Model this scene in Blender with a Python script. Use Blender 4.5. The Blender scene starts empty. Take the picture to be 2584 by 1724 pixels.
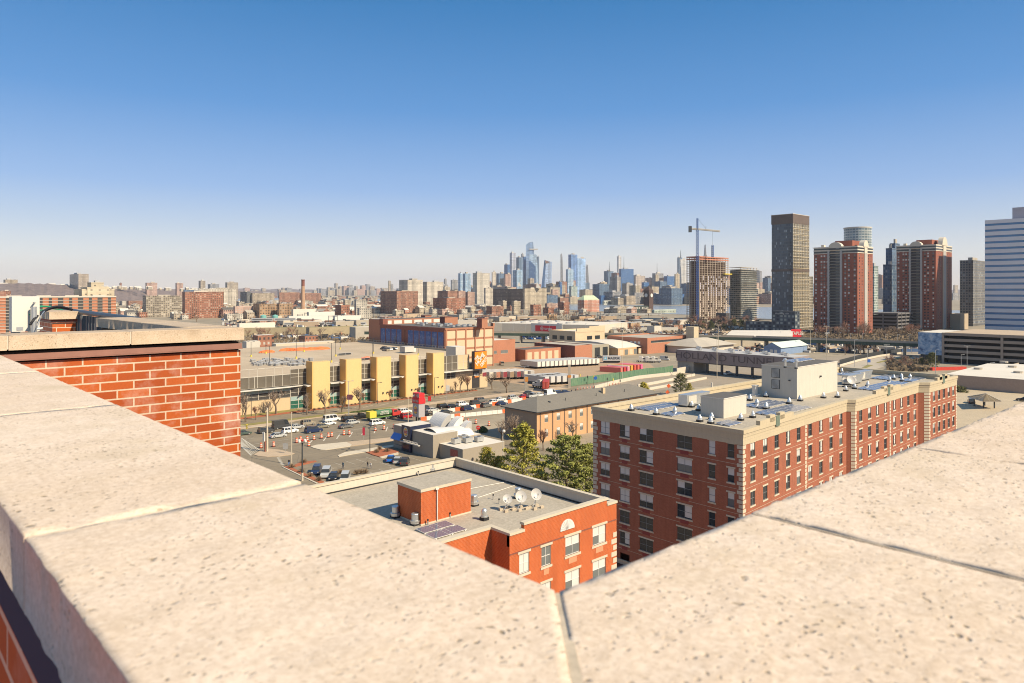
import bpy,math,random
import numpy as np
from mathutils import Vector,Matrix
rnd=random.Random(11)
S=bpy.context.scene
rad=math.radians
COL=S.collection

# ------------------------------------------------------------------ camera
CAMH,FPX,CX,HY=43.0,1820.0,1292.0,735.0
TH=rad(47.41)
FW=(math.cos(TH),math.sin(TH));RT=(math.sin(TH),-math.cos(TH))
cam=bpy.data.cameras.new('camera');co=bpy.data.objects.new('camera',cam);COL.objects.link(co)
co.location=(0,0,CAMH);co.rotation_euler=(rad(90),0,TH-rad(90))
cam.sensor_width=36;cam.lens=36*FPX/2584;cam.shift_y=-(862-HY)/2584
cam.clip_start=0.05;cam.clip_end=60000
cam.dof.use_dof=True;cam.dof.focus_distance=120;cam.dof.aperture_fstop=7.0
S.camera=co

# ------------------------------------------------------------------ sky and sun
SUN_AZ,SUN_EL=-74.0,41.0
w=bpy.data.worlds.new('World');S.world=w;w.use_nodes=True
wt=w.node_tree;wt.nodes.clear()
wo=wt.nodes.new('ShaderNodeOutputWorld');bg=wt.nodes.new('ShaderNodeBackground')
sky=wt.nodes.new('ShaderNodeTexSky');sky.sky_type='NISHITA';sky.sun_disc=False
sky.sun_elevation=rad(SUN_EL);sky.sun_rotation=rad(90-SUN_AZ)
sky.altitude=0;sky.air_density=1.0;sky.dust_density=0.6;sky.ozone_density=2.2
tc=wt.nodes.new('ShaderNodeTexCoord');sx_=wt.nodes.new('ShaderNodeSeparateXYZ');wt.links.new(tc.outputs['Generated'],sx_.inputs[0])
rp=wt.nodes.new('ShaderNodeValToRGB');wt.links.new(sx_.outputs[2],rp.inputs[0])  # clear winter sky by height above the horizon; overhead part brightened to add fill
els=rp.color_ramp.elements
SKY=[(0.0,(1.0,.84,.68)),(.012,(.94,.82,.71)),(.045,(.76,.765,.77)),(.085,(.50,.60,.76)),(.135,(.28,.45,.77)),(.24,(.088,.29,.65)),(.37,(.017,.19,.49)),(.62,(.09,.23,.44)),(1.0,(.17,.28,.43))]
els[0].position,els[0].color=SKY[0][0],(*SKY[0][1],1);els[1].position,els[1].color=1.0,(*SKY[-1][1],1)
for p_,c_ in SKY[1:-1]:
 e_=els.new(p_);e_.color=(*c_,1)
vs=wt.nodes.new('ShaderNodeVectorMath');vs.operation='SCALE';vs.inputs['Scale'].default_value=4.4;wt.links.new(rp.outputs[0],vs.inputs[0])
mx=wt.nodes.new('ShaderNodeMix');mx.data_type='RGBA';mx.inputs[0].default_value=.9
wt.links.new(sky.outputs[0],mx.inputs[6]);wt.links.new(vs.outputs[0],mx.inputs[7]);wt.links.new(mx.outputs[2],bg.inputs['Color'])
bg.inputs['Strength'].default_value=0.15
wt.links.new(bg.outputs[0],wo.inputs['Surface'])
sl=bpy.data.lights.new('sun','SUN');sl.energy=4.55;sl.angle=rad(0.5);sl.color=(1.0,0.865,0.65)
so=bpy.data.objects.new('sun',sl);COL.objects.link(so)
sv=Vector((math.cos(rad(SUN_EL))*math.cos(rad(SUN_AZ)),math.cos(rad(SUN_EL))*math.sin(rad(SUN_AZ)),math.sin(rad(SUN_EL))))
so.rotation_euler=(-sv).to_track_quat('-Z','Y').to_euler();so.location=(0,-50,120)
S.view_settings.view_transform='Standard';S.view_settings.look='None'
S.view_settings.exposure=0.6;S.view_settings.gamma=1
S.cycles.use_denoising=True;S.cycles.pixel_filter_type='BLACKMAN_HARRIS';S.cycles.filter_width=1.05
S.cycles.max_bounces=6;S.cycles.diffuse_bounces=3;S.cycles.glossy_bounces=3
S.cycles.transparent_max_bounces=8;S.cycles.volume_bounces=0;S.cycles.transmission_bounces=3
S.cycles.sample_clamp_indirect=5;S.cycles.caustics_reflective=False;S.cycles.caustics_refractive=False

# ------------------------------------------------------------------ geometry helpers
# survey points of the photograph (u, v in its 2584 px frame) turned into places on real planes
RG=dict(A=(0,640,.34444),B=(580,660,.17872),C=(940,660,.17872),D=(1220,580,.17872),E=(1500,560,.19134),
F=(1880,500,.2423),G=(2200,500,.29335),K=(600,860,.17872),L=(920,860,.17872),M=(1200,780,.17872),
N=(1500,800,.19574),O=(1900,780,.17872),I=(2200,880,.1658),J=(620,1080,.17872),Q=(960,1040,.2934),
T=(1480,1000,.2742),V=(1900,980,.2933),X=(0,740,.14043),Y=(600,1060,.10204),W=(860,1060,.08292))
def Z(r,x,y):
 a,b,s=RG[r];return a+x*s,b+y*s
def P(u,v,d):
 a=(u-CX)/FPX;b=(HY-v)/FPX
 return Vector((d*(FW[0]+a*RT[0]),d*(FW[1]+a*RT[1]),CAMH+b*d))
def G(u,v,z=0.0):return P(u,v,(CAMH-z)*FPX/(v-HY))
def GZ(r,x,y,z=0.0):return G(*Z(r,x,y),z)
def ray(u,v):
 a=(u-CX)/FPX;return FW[0]+a*RT[0],FW[1]+a*RT[1],(HY-v)/FPX
def onY(r,x,y,Y):
 q=ray(*Z(r,x,y));t=Y/q[1];return q[0]*t,CAMH+q[2]*t
def onX(r,x,y,X):
 q=ray(*Z(r,x,y));t=X/q[0];return q[1]*t,CAMH+q[2]*t
def dep(v,z=0.0):return(CAMH-z)*FPX/(v-HY)

class MB:
 def __init__(s):s.v=[];s.f=[];s.m=[];s.uv={}
 def quad(s,pts,mi=0,uv=None):
  i=len(s.v);s.v+=[tuple(p)for p in pts];s.f.append(tuple(range(i,i+len(pts))));s.m.append(mi)
  if uv:s.uv[len(s.f)-1]=uv
 def box(s,x0,x1,y0,y1,z0,z1,mi=0,top=None):
  if x0>x1:x0,x1=x1,x0
  if y0>y1:y0,y1=y1,y0
  i=len(s.v)
  s.v+=[(x0,y0,z0),(x1,y0,z0),(x1,y1,z0),(x0,y1,z0),(x0,y0,z1),(x1,y0,z1),(x1,y1,z1),(x0,y1,z1)]
  for k,f in enumerate(((0,3,2,1),(4,5,6,7),(0,1,5,4),(1,2,6,5),(2,3,7,6),(3,0,4,7))):
   s.f.append(tuple(i+j for j in f));s.m.append(top if(k==1 and top is not None)else mi)
  return s
 def obox(s,cx,cy,lx,ly,z0,z1,a=0.0,mi=0,top=None):
  c,n=math.cos(a),math.sin(a)
  p=[(cx+dx*c-dy*n,cy+dx*n+dy*c)for dx,dy in((-lx/2,-ly/2),(lx/2,-ly/2),(lx/2,ly/2),(-lx/2,ly/2))]
  return s.prism(p,z0,z1,mi,top)
 def prism(s,poly,z0,z1,mi=0,top=None,taper=None):
  n=len(poly);i=len(s.v);q=taper or poly
  s.v+=[(x,y,z0)for x,y in poly]+[(x,y,z1)for x,y in q]
  s.f.append(tuple(i+n+k for k in range(n)));s.m.append(mi if top is None else top)
  s.f.append(tuple(i+n-1-k for k in range(n)));s.m.append(mi)
  for k in range(n):
   s.f.append((i+k,i+(k+1)%n,i+n+(k+1)%n,i+n+k));s.m.append(mi)
  return s
 def block(s,x0,x1,y0,y1,z0,z1,mi=0,top=1,px=3.0,pz=3.0):
  """walls whose window grid has whole bays and storeys"""
  nz=max(1,round((z1-z0)/pz))*pz
  c=[(x0,y0),(x1,y0),(x1,y1),(x0,y1)]
  for k in range(4):
   a,b=c[k],c[(k+1)%4];L=math.hypot(b[0]-a[0],b[1]-a[1]);nx=max(1,round(L/px))*px
   s.quad([(a[0],a[1],z0),(b[0],b[1],z0),(b[0],b[1],z1),(a[0],a[1],z1)],mi,[(0,0),(nx,0),(nx,nz),(0,nz)])
  s.quad([(x,y,z1)for x,y in c],top)
  return s
 def cyl(s,x,y,z0,z1,r0,r1=None,n=10,mi=0,cap=True):
  r1=r0 if r1 is None else r1;i=len(s.v)
  for z,r in((z0,r0),(z1,r1)):
   s.v+=[(x+r*math.cos(2*math.pi*k/n),y+r*math.sin(2*math.pi*k/n),z)for k in range(n)]
  for k in range(n):s.f.append((i+k,i+(k+1)%n,i+n+(k+1)%n,i+n+k));s.m.append(mi)
  if cap:
   s.f.append(tuple(i+n+k for k in range(n)));s.m.append(mi)
   s.f.append(tuple(i+n-1-k for k in range(n)));s.m.append(mi)
  return s
 def tube(s,pts,r,n=5,mi=0):
  pts=[Vector(p)for p in pts];rs=r if isinstance(r,(list,tuple))else[r]*len(pts)
  i=len(s.v)
  for k,p in enumerate(pts):
   t=(pts[min(k+1,len(pts)-1)]-pts[max(k-1,0)]).normalized()
   a=t.cross(Vector((0,0,1))if abs(t.z)<.9 else Vector((1,0,0))).normalized();b=t.cross(a)
   for j in range(n):
    an=2*math.pi*j/n;s.v.append(tuple(p+(a*math.cos(an)+b*math.sin(an))*rs[k]))
  for k in range(len(pts)-1):
   for j in range(n):
    s.f.append((i+k*n+j,i+k*n+(j+1)%n,i+(k+1)*n+(j+1)%n,i+(k+1)*n+j));s.m.append(mi)
  s.f.append(tuple(i+j for j in range(n))[::-1]);s.m.append(mi)
  s.f.append(tuple(i+(len(pts)-1)*n+j for j in range(n)));s.m.append(mi)
  return s
 def ball(s,c,rx,ry=None,rz=None,n=10,m=6,mi=0,hemi=False):
  ry=ry or rx;rz=rz or rx;i=len(s.v);lo=0 if hemi else-math.pi/2
  for a in range(m+1):
   p=lo+(math.pi/2-lo)*a/m
   s.v+=[(c[0]+rx*math.cos(p)*math.cos(2*math.pi*k/n),c[1]+ry*math.cos(p)*math.sin(2*math.pi*k/n),c[2]+rz*math.sin(p))for k in range(n)]
  for a in range(m):
   for k in range(n):s.f.append((i+a*n+k,i+a*n+(k+1)%n,i+(a+1)*n+(k+1)%n,i+(a+1)*n+k));s.m.append(mi)
  return s
 def facade(s,p0,p1,z0,z1,openings,depth=.12,mi=0):
  """wall p0->p1 (outside is on the right hand) with real openings (a0, a1, zb, zt)"""
  p0=Vector((p0[0],p0[1]));p1=Vector((p1[0],p1[1]));L=(p1-p0).length;d=(p1-p0)/L;inn=Vector((-d.y,d.x))
  xs=sorted({0,L}|{min(max(o[k],0),L)for o in openings for k in(0,1)});zs=sorted({z0,z1}|{min(max(o[k],z0),z1)for o in openings for k in(2,3)})
  W=lambda a,z,e=0:(p0.x+d.x*a+inn.x*e,p0.y+d.y*a+inn.y*e,z)
  for j in range(len(zs)-1):
   zm=(zs[j]+zs[j+1])/2;st=None
   for i in range(len(xs)):
    solid=i<len(xs)-1 and not any(o[0]<(xs[i]+xs[i+1])/2<o[1]and o[2]<zm<o[3]for o in openings)
    if solid and st is None:st=xs[i]
    if not solid and st is not None:
     s.quad([W(st,zs[j]),W(xs[i],zs[j]),W(xs[i],zs[j+1]),W(st,zs[j+1])],mi);st=None
  for a0,a1,zb,zt in openings:
   if zt>z1 or zb<z0:continue
   s.quad([W(a0,zb),W(a0,zb,depth),W(a0,zt,depth),W(a0,zt)],mi)
   s.quad([W(a1,zt),W(a1,zt,depth),W(a1,zb,depth),W(a1,zb)],mi)
   s.quad([W(a0,zt),W(a0,zt,depth),W(a1,zt,depth),W(a1,zt)],mi)
   s.quad([W(a0,zb),W(a1,zb),W(a1,zb,depth),W(a0,zb,depth)],mi)
  return s
 def mesh(s,name,mats,org=(0,0,0),smooth=False):
  me=bpy.data.meshes.new(name)
  V=np.array(s.v,dtype=np.float64).reshape(-1,3)
  O=V-np.array(org)
  me.from_pydata(O.tolist(),[],s.f)
  for m in(mats if isinstance(mats,(list,tuple))else[mats]):me.materials.append(m)
  me.polygons.foreach_set('material_index',s.m)
  if smooth:me.polygons.foreach_set('use_smooth',[True]*len(s.f))
  uvl=me.uv_layers.new(name='UVMap');uv=[]
  for k,f in enumerate(s.f):
   if k in s.uv:uv+=[c for t in s.uv[k]for c in t];continue
   a,b,c=V[f[0]],V[f[1]],V[f[2]];n=np.cross(b-a,c-a);l=np.linalg.norm(n);n=n/l if l>0 else n
   if abs(n[2])>.8:
    for j in f:uv+=[V[j][0],V[j][1]]
   else:
    h=math.hypot(n[0],n[1])or 1;tx,ty=-n[1]/h,n[0]/h
    for j in f:uv+=[V[j][0]*tx+V[j][1]*ty,V[j][2]]
  uvl.data.foreach_set('uv',uv)
  me.validate();me.update()
  return me
 def build(s,name,mats,parent=None,org=None,smooth=False):
  if not s.v:return None
  if parent is not None:
   root=parent
   while root.parent:root=root.parent
   org=tuple(root.location)
  elif org is None:
   V=np.array(s.v);org=((V[:,0].min()+V[:,0].max())/2,(V[:,1].min()+V[:,1].max())/2,V[:,2].min())
  o=bpy.data.objects.new(name,s.mesh(name,mats,org,smooth));COL.objects.link(o)
  if parent is not None:o.parent=parent
  else:o.location=org
  return o

def tag(o,label,cat,group=None,kind=None):
 if label:o['label']=label
 if cat:o['category']=cat
 if group:o['group']=group
 if kind:o['kind']=kind
 return o
def thing(name,label,cat,loc=(0,0,0),group=None):
 o=bpy.data.objects.new(name,None);COL.objects.link(o);o.location=loc;o.empty_display_size=.5
 return tag(o,label,cat,group)
def struct(o,kind='structure'):
 o['kind']=kind;return o
def children(o):return[c for c in CH.get(o.name,[])]
CH={}
def snapshot(o):
 """remember a prototype's tree so that copies need no scene search"""
 CH[o.name]=list(o.children)
 for c in o.children:snapshot(c)
def clone(o,loc=None,rz=None,label=None,group=None,parent=None):
 c=o.copy();COL.objects.link(c);c.parent=parent
 if loc is not None:c.location=loc
 if rz is not None:c.rotation_euler=(0,0,rz)
 if label:c['label']=label
 if group:c['group']=group
 for k in CH.get(o.name,()):clone(k,parent=c)
 return c
def place(first,used,loc,rz,label,group=None):
 """the prototype itself is the first instance, copies follow"""
 if first.name not in used:
  used.add(first.name);first.location=loc;first.rotation_euler=(0,0,rz);first['label']=label
  if group:first['group']=group
  return first
 return clone(first,loc,rz,label,group)
USED=set()

# ------------------------------------------------------------------ materials
class NT:
 def __init__(s,name,**kw):
  s.m=bpy.data.materials.new(name);s.m.use_nodes=True;s.t=s.m.node_tree
  s.b=s.t.nodes['Principled BSDF']
  for k,v in kw.items():s.set(k,v)
 def set(s,k,v):
  i=s.b.inputs[k.replace('_',' ')]if isinstance(k,str)else s.b.inputs[k]
  if hasattr(v,'is_linked')or isinstance(v,bpy.types.NodeSocket):s.t.links.new(v,i)
  else:i.default_value=(*v,1)if isinstance(v,tuple)and len(v)==3 else v
 def n(s,ty,ins=None,**props):
  nd=s.t.nodes.new('ShaderNode'+ty)
  for k,v in props.items():setattr(nd,k,v)
  for k,v in(ins or{}).items():
   i=nd.inputs[k]
   if isinstance(v,bpy.types.NodeSocket):s.t.links.new(v,i)
   else:i.default_value=(*v,1)if isinstance(v,tuple)and len(v)==3 and i.type=='RGBA' else v
  return nd
 def math(s,op,a,b=0.0,c=0.0):return s.n('Math',{0:a,1:b,2:c},operation=op).outputs[0]
 def mix(s,f,a,b,bt='MIX'):
  nd=s.t.nodes.new('ShaderNodeMix');nd.data_type='RGBA';nd.blend_type=bt
  for i,v in((0,f),(6,a),(7,b)):
   if isinstance(v,bpy.types.NodeSocket):s.t.links.new(v,nd.inputs[i])
   else:nd.inputs[i].default_value=(*v,1)if isinstance(v,tuple)else v
  return nd.outputs[2]
 def co(s,kind='Object'):return s.n('TexCoord').outputs[kind]
 def noise(s,sc,det=4,rough=.6,co=None,out=0):
  return s.n('TexNoise',{'Vector':co or s.co(),'Scale':sc,'Detail':det,'Roughness':rough}).outputs[out]
 def ramp(s,f,stops):
  nd=s.n('ValToRGB',{0:f});e=nd.color_ramp.elements
  while len(e)>1:e.remove(e[-1])
  e[0].position=stops[0][0];e[0].color=(*stops[0][1],1)
  for p,c in stops[1:]:
   x=e.new(p);x.color=(*c,1)
  return nd.outputs[0]
 def rng(s,f,a,b,c,d):return s.n('MapRange',{0:f,1:a,2:b,3:c,4:d}).outputs[0]
 def bump(s,h,st=.3,dist=.02):s.set('Normal',s.n('Bump',{'Height':h,'Strength':st,'Distance':dist}).outputs[0])
def sc(c,k):return tuple(min(1,x*k)for x in c)
MC={}
def plain(name,c,rough=.7,var=.12,scale=1.5,metal=0.0,bump=0.0,streak=False,fine=0.0):
 if name in MC:return MC[name]
 t=NT(name,Roughness=rough,Metallic=metal)
 f=t.mix(.4,t.noise(scale,5,.65),t.noise(scale*.13,4,.6))
 if streak:
  m=t.n('Mapping',{'Vector':t.co(),'Scale':(1.5,1.5,.12)}).outputs[0]
  f=t.mix(.5,f,t.noise(3,4,.7,m))
 col=t.mix(t.rng(f,.3,.7,0,1),sc(c,1-var),sc(c,1+var))
 if fine:
  g=t.noise(fine,3,.7);col=t.mix(t.rng(g,.35,.65,0,.35),col,sc(c,.45))
 t.set('Base Color',col)
 if bump:t.bump(f,bump)
 MC[name]=t.m;return t.m
def brickm(name,c1,c2,mortar,bw=.2,bh=.067,ms=.008,rough=.85,var=.15,stain=0.0,bumps=.35):
 if name in MC:return MC[name]
 t=NT(name,Roughness=rough);uv=t.co('UV')
 b=t.n('TexBrick',{'Vector':uv,'Color1':c1,'Color2':c2,'Mortar':mortar,'Scale':1.0,'Mortar Size':ms,'Mortar Smooth':.1,
'Bias':0.0,'Brick Width':bw,'Row Height':bh})
 f=t.noise(.6,5,.6);col=t.mix(t.rng(f,.3,.7,0,var),b.outputs[0],sc(c1,.45))
 f2=t.noise(45,4,.7);col=t.mix(t.rng(f2,.45,.8,0,.25),col,sc(c1,.5))
 mp_=t.n('Mapping',{'Vector':t.co(),'Scale':(1.2,1.2,.10)}).outputs[0];col=t.mix(t.rng(t.noise(1.4,5,.7,mp_),.42,.75,0,.10 if stain else.38),col,sc(c1,.5))
 if stain:
  s1=t.rng(t.noise(1.7,6,.7),.5,.75,0,stain);col=t.mix(s1,col,(.75,.68,.6))
 t.set('Base Color',col);t.bump(t.math('SUBTRACT',1.0,b.outputs[1]),bumps,.006)
 MC[name]=t.m;return t.m
def facadem(name,wall,glass=(.03,.04,.05),px=3.0,pz=3.0,wx=.5,wz=.5,lit=.25,litc=(.55,.5,.42),band=None,mull=None,grough=.12,rough=.8,var=.12):
 """distant elevation: bays of glass set in the wall, blinds drawn in some"""
 if name in MC:return MC[name]
 t=NT(name);uv=t.co('UV');s=t.n('SeparateXYZ',{0:uv})
 a=t.math('DIVIDE',s.outputs[0],px);b=t.math('DIVIDE',s.outputs[1],pz)
 fa=t.math('ABSOLUTE',t.math('SUBTRACT',t.math('FRACT',a),.5));fb=t.math('ABSOLUTE',t.math('SUBTRACT',t.math('FRACT',b),.5))
 msk=t.math('MULTIPLY',t.math('LESS_THAN',fa,wx/2),t.math('LESS_THAN',fb,wz/2))
 if mull:  # thin mullion in each bay
  msk=t.math('MULTIPLY',msk,t.math('GREATER_THAN',fa,mull))
 cell=t.n('CombineXYZ',{0:t.math('FLOOR',a),1:t.math('FLOOR',b),2:1.0}).outputs[0]
 wn=t.n('TexWhiteNoise',{'Vector':cell},noise_dimensions='3D')
 on=t.math('LESS_THAN',wn.outputs[0],lit)
 g=t.mix(wn.outputs[1],glass,sc(glass,2.2));g=t.mix(on,g,litc)
 f=t.noise(.12,5,.6);wl=t.mix(t.rng(f,.3,.7,0,1),sc(wall,1-var),sc(wall,1+var))
 if band:wl=t.mix(t.math('GREATER_THAN',fb,band[0]),wl,band[1])
 st_=t.n('TexWhiteNoise',{'Vector':t.n('CombineXYZ',{0:t.math('FLOOR',t.math('DIVIDE',a,3.0)),1:t.math('FLOOR',t.math('DIVIDE',b,40.0)),2:3.0}).outputs[0]},noise_dimensions='3D').outputs[0]
 fl_=t.n('TexWhiteNoise',{'Vector':t.n('CombineXYZ',{0:0.0,1:t.math('FLOOR',b),2:7.0}).outputs[0]},noise_dimensions='3D').outputs[0]
 k_=t.math('MULTIPLY',t.rng(st_,0,1,.62,1.12),t.rng(fl_,0,1,.85,1.08))if rough>.5 and wall[0]>.1 else 1.0
 cc_=t.mix(msk,wl,g);cc_=t.mix(1.0,cc_,t.n('CombineXYZ',{0:k_,1:k_,2:k_}).outputs[0],'MULTIPLY')
 t.set('Base Color',cc_);t.set('Roughness',t.rng(msk,0,1,rough,grough))
 MC[name]=t.m;return t.m
def text(body,name,loc,size,mat,rot=(0,0,0),parent=None,ext=.03,align='CENTER',shear=0.0,spacing=1.0,sx=1.0,bold=0.0):
 c=bpy.data.curves.new(name,'FONT');c.body=body;c.size=size;c.extrude=ext;c.align_x=align;c.align_y='CENTER'
 c.shear=shear;c.space_character=spacing;c.offset=bold;c.materials.append(mat)
 o=bpy.data.objects.new(name,c);COL.objects.link(o)
 L=Vector(loc)
 if parent is not None:
  o.parent=parent;r=parent
  while r.parent:r=r.parent
  L=L-Vector(r.location)
 o.location=L;o.rotation_euler=rot;o.scale=(sx,1,1)
 dg=bpy.context.evaluated_depsgraph_get();me=bpy.data.meshes.new_from_object(o.evaluated_get(dg));n_=bpy.data.objects.new(name,me);COL.objects.link(n_)
 n_.parent=o.parent;n_.location=L;n_.rotation_euler=rot;n_.scale=(sx,1,1);bpy.data.objects.remove(o)
 return n_
FX=(rad(90),0,rad(-90))  # writing on a wall that looks towards -X
FY=(rad(90),0,0)  # writing on a wall that looks towards -Y

def stone_coping(nm='coping_stone',kk=1.0):
 t=NT(nm,Roughness=.9);c=t.co()
 big=t.noise(.9,4,.6,c);mid=t.noise(9,5,.65,c);fin=t.noise(70,4,.7,c)
 base=t.mix(t.rng(big,.35,.65,0,1),(.64,.505,.385),(.70,.575,.46))
 base=t.mix(t.rng(mid,.4,.7,0,.5),base,(.52,.40,.28))
 base=t.mix(t.rng(fin,.45,.75,0,.45),base,(.40,.30,.20))
 base=t.mix(t.rng(fin,.5,.25,0,.5),base,(.80,.69,.56))
 wv=t.n('VectorMath',{0:c,1:t.n('VectorMath',{0:t.noise(14,3,.6,c,1),'Scale':.05},operation='SCALE').outputs[0]},operation='ADD').outputs[0]
 v1=t.n('TexVoronoi',{'Vector':wv,'Scale':80.0,'Randomness':1.0});v2=t.n('TexVoronoi',{'Vector':wv,'Scale':36.0,'Randomness':1.0})
 r1=t.n('SeparateColor',{0:v1.outputs[1]}).outputs[0];r2=t.n('SeparateColor',{0:v2.outputs[1]}).outputs[0]
 p1=t.math('MULTIPLY',t.rng(v1.outputs[0],.14,.34,1,0),t.rng(r1,.5,.8,0,1))
 p2=t.math('MULTIPLY',t.rng(v2.outputs[0],.12,.24,1,0),t.rng(r2,.7,.85,0,1))
 pit=t.math('MULTIPLY',t.math('MAXIMUM',p1,p2),t.rng(t.noise(3.1,3,.5,c),.38,.62,.15,1))
 sp=t.rng(t.noise(140,2,.8,c),.60,.72,0,.5);base=t.mix(sp,base,(.33,.25,.16))
 stn=t.rng(t.noise(2.3,5,.7,c),.56,.72,0,.5);base=t.mix(stn,base,(.50,.40,.26))
 base=t.mix(t.math('MULTIPLY',pit,.85),base,(.20,.145,.08))
 if kk !=1:base=t.mix(1.0,base,(kk,kk*.96,kk*.88),'MULTIPLY')
 t.set('Base Color',base)
 h=t.math('SUBTRACT',t.math('ADD',t.math('MULTIPLY',fin,.4),t.math('MULTIPLY',mid,.5)),t.math('MULTIPLY',pit,1.6))
 t.bump(h,.45,.006);return t.m
M={}
M['coping']=stone_coping();M['coping_w']=stone_coping('weathered_coping_stone',.72)
M['brick_big']=brickm('glazed_orange_brick',(.39,.066,.004),(.54,.112,.010),(.70,.58,.42),.30,.087,.0075,.6,.25,.4)
M['brick_o']=brickm('orange_brick',(.46,.085,.014),(.54,.11,.02),(.62,.26,.13),.30,.1,.008,.8,.15)
M['brick_r']=brickm('red_brick',(.31,.09,.045),(.39,.115,.058),(.40,.19,.12),.30,.1,.008,.85,.18)
M['brick_dark']=brickm('dark_brick',(.22,.06,.04),(.26,.075,.05),(.30,.2,.15),.3,.1,.008)
M['cast']=plain('cast_stone',(.50,.415,.28),.8,.14,2,streak=True,bump=.1)
M['cast_l']=plain('pale_limestone',(.56,.48,.36),.8,.1,2)
M['gravel']=plain('roof_gravel',(.43,.375,.295),.95,.2,3,bump=.4,fine=4.2)
M['concrete']=plain('concrete',(.40,.345,.27),.9,.16,.8,streak=True)
M['concrete_l']=plain('pale_concrete',(.58,.51,.41),.9,.14,.8,streak=True)
M['white']=plain('white_paint',(.66,.62,.55),.6,.06,1.2)
M['offwhite']=plain('offwhite_stucco',(.56,.51,.43),.85,.1,.6,streak=True)
M['whiteframe']=plain('white_window_frame',(.68,.65,.60),.5,.03)
M['greyframe']=plain('grey_window_frame',(.20,.21,.21),.5,.05)
M['metal']=plain('galvanised_metal',(.62,.62,.60),.38,.12,3,metal=.75)
M['metal_d']=plain('dark_metal',(.06,.065,.07),.5,.1,3,metal=.3)
M['black']=plain('black_rubber',(.02,.02,.022),.7,.1)
M['steel_grey']=plain('painted_steel',(.075,.09,.105),.45,.12,4)
M['asphalt']=plain('asphalt',(.22,.18,.125),.95,.14,.35,fine=9)
M['paint']=plain('road_paint',(.62,.57,.47),.8,.15,2,fine=3)
M['paint_y']=plain('yellow_paint',(.72,.55,.06),.7,.08)
M['tan']=plain('tan_paving',(.50,.38,.26),.95,.12,.4,fine=6)
M['grass']=plain('dry_winter_grass',(.26,.22,.07),.95,.35,.5,fine=2)
M['mulch']=plain('red_mulch',(.38,.12,.055),.95,.2,1.5,fine=5)
M['glass_d']=plain('dark_window_glass',(.035,.04,.045),.08,.3,.5)
M['glass_m']=plain('grey_window_glass',(.16,.17,.165),.12,.2,.4)
M['blind']=plain('window_blind',(.62,.60,.55),.6,.08,1)
M['roof_d']=plain('dark_roof_membrane',(.11,.10,.09),.9,.2,.1)
M['roof_t']=plain('tan_roof_membrane',(.42,.37,.30),.9,.18,.08)
M['roof_w']=plain('white_roof_membrane',(.64,.58,.49),.85,.1,.08)
M['roof_g']=plain('grey_roof_membrane',(.42,.41,.40),.85,.12,.08)
M['shingle']=plain('asphalt_shingle',(.20,.18,.15),.95,.12,1.0,fine=7)
# ================================================================== our own roof: parapets and coping
def hsh(x,y,s=1.0):return math.sin(x*12.9898*s+y*78.233*s)*43758.5453%1.0
def vn(x,y):
 i,j=math.floor(x),math.floor(y);fx,fy=x-i,y-j;fx=fx*fx*(3-2*fx);fy=fy*fy*(3-2*fy)
 return(hsh(i,j)*(1-fx)+hsh(i+1,j)*fx)*(1-fy)+(hsh(i,j+1)*(1-fx)+hsh(i+1,j+1)*fx)*fy
def slab(name,c,zt,zb,parent,step=.02,mat='coping',seed=0.0,rr=.0055):
 """weathered coping stone over the quad c with softly broken arrises"""
 c=[Vector(p)for p in c];L=(c[1]-c[0]).length;Wd=(c[3]-c[0]).length
 nx=max(4,min(90,int(L/step)));ny=max(4,min(40,int(Wd/step)))
 mb=MB();px=[0,.004/L]+[.004/L+(1-.008/L)*k/nx for k in range(1,nx)]+[1-.004/L,1]
 py=[0,.004/Wd]+[.004/Wd+(1-.008/Wd)*k/ny for k in range(1,ny)]+[1-.004/Wd,1]
 A,B=len(px),len(py)
 for j in range(B):
  for i in range(A):
   u,v=px[i],py[j];p=(c[0]*(1-u)+c[1]*u)*(1-v)+(c[3]*(1-u)+c[2]*u)*v
   e=min(u*L,(1-u)*L,v*Wd,(1-v)*Wd)
   n=vn(p.x*55+seed,p.y*55)-.5;n2=vn(p.x*17+9,p.y*17+seed)-.5
   z=zt+n*.0018+n2*.003
   k=max(0,rr-e)/rr;z-=k*k*(rr*.8+(n+n2)*.008)
   jx=(c[0]+c[2])/2-p;jx.normalize()if jx.length else None
   if e<.001:p=p+Vector((jx.x,jx.y))*(.003+.006*(n+n2))
   mb.v.append((p.x,p.y,z))
 for j in range(B-1):
  for i in range(A-1):
   mb.f.append((j*A+i,j*A+i+1,(j+1)*A+i+1,(j+1)*A+i));mb.m.append(0)
 ring=[i for i in range(A)]+[j*A+A-1 for j in range(1,B)]+[(B-1)*A+i for i in range(A-2,-1,-1)]+[j*A for j in range(B-2,0,-1)]
 base=len(mb.v)
 for r in ring:x,y,z=mb.v[r];mb.v.append((x,y,zb))
 n=len(ring)
 for k in range(n):mb.f.append((ring[k],base+k,base+(k+1)%n,ring[(k+1)%n]));mb.m.append(0)
 mb.f.append(tuple(base+k for k in range(n)));mb.m.append(0)
 return mb.build(name,M[mat],parent,smooth=True)
h=.4;ZT=42.6;ZB=ZT-.124
XI,XO,YI,YO=.521*h,1.745*h,.30*h,1.675*h
par=thing('rooftop_parapet','near pale pitted stone coping meeting in a corner on the roof we look from','parapet',(XO,YO,41.4))
M['grout']=plain('pale_mortar',(.66,.56,.45),.9,.15,30,fine=60)
M['grout_d']=plain('dirty_mortar',(.52,.43,.32),.95,.35,14,fine=60)
ys=[YO,3.5*h,7.05*h,10.6*h,14.2*h,17.0*h,19.55*h];g=.0018
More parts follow.
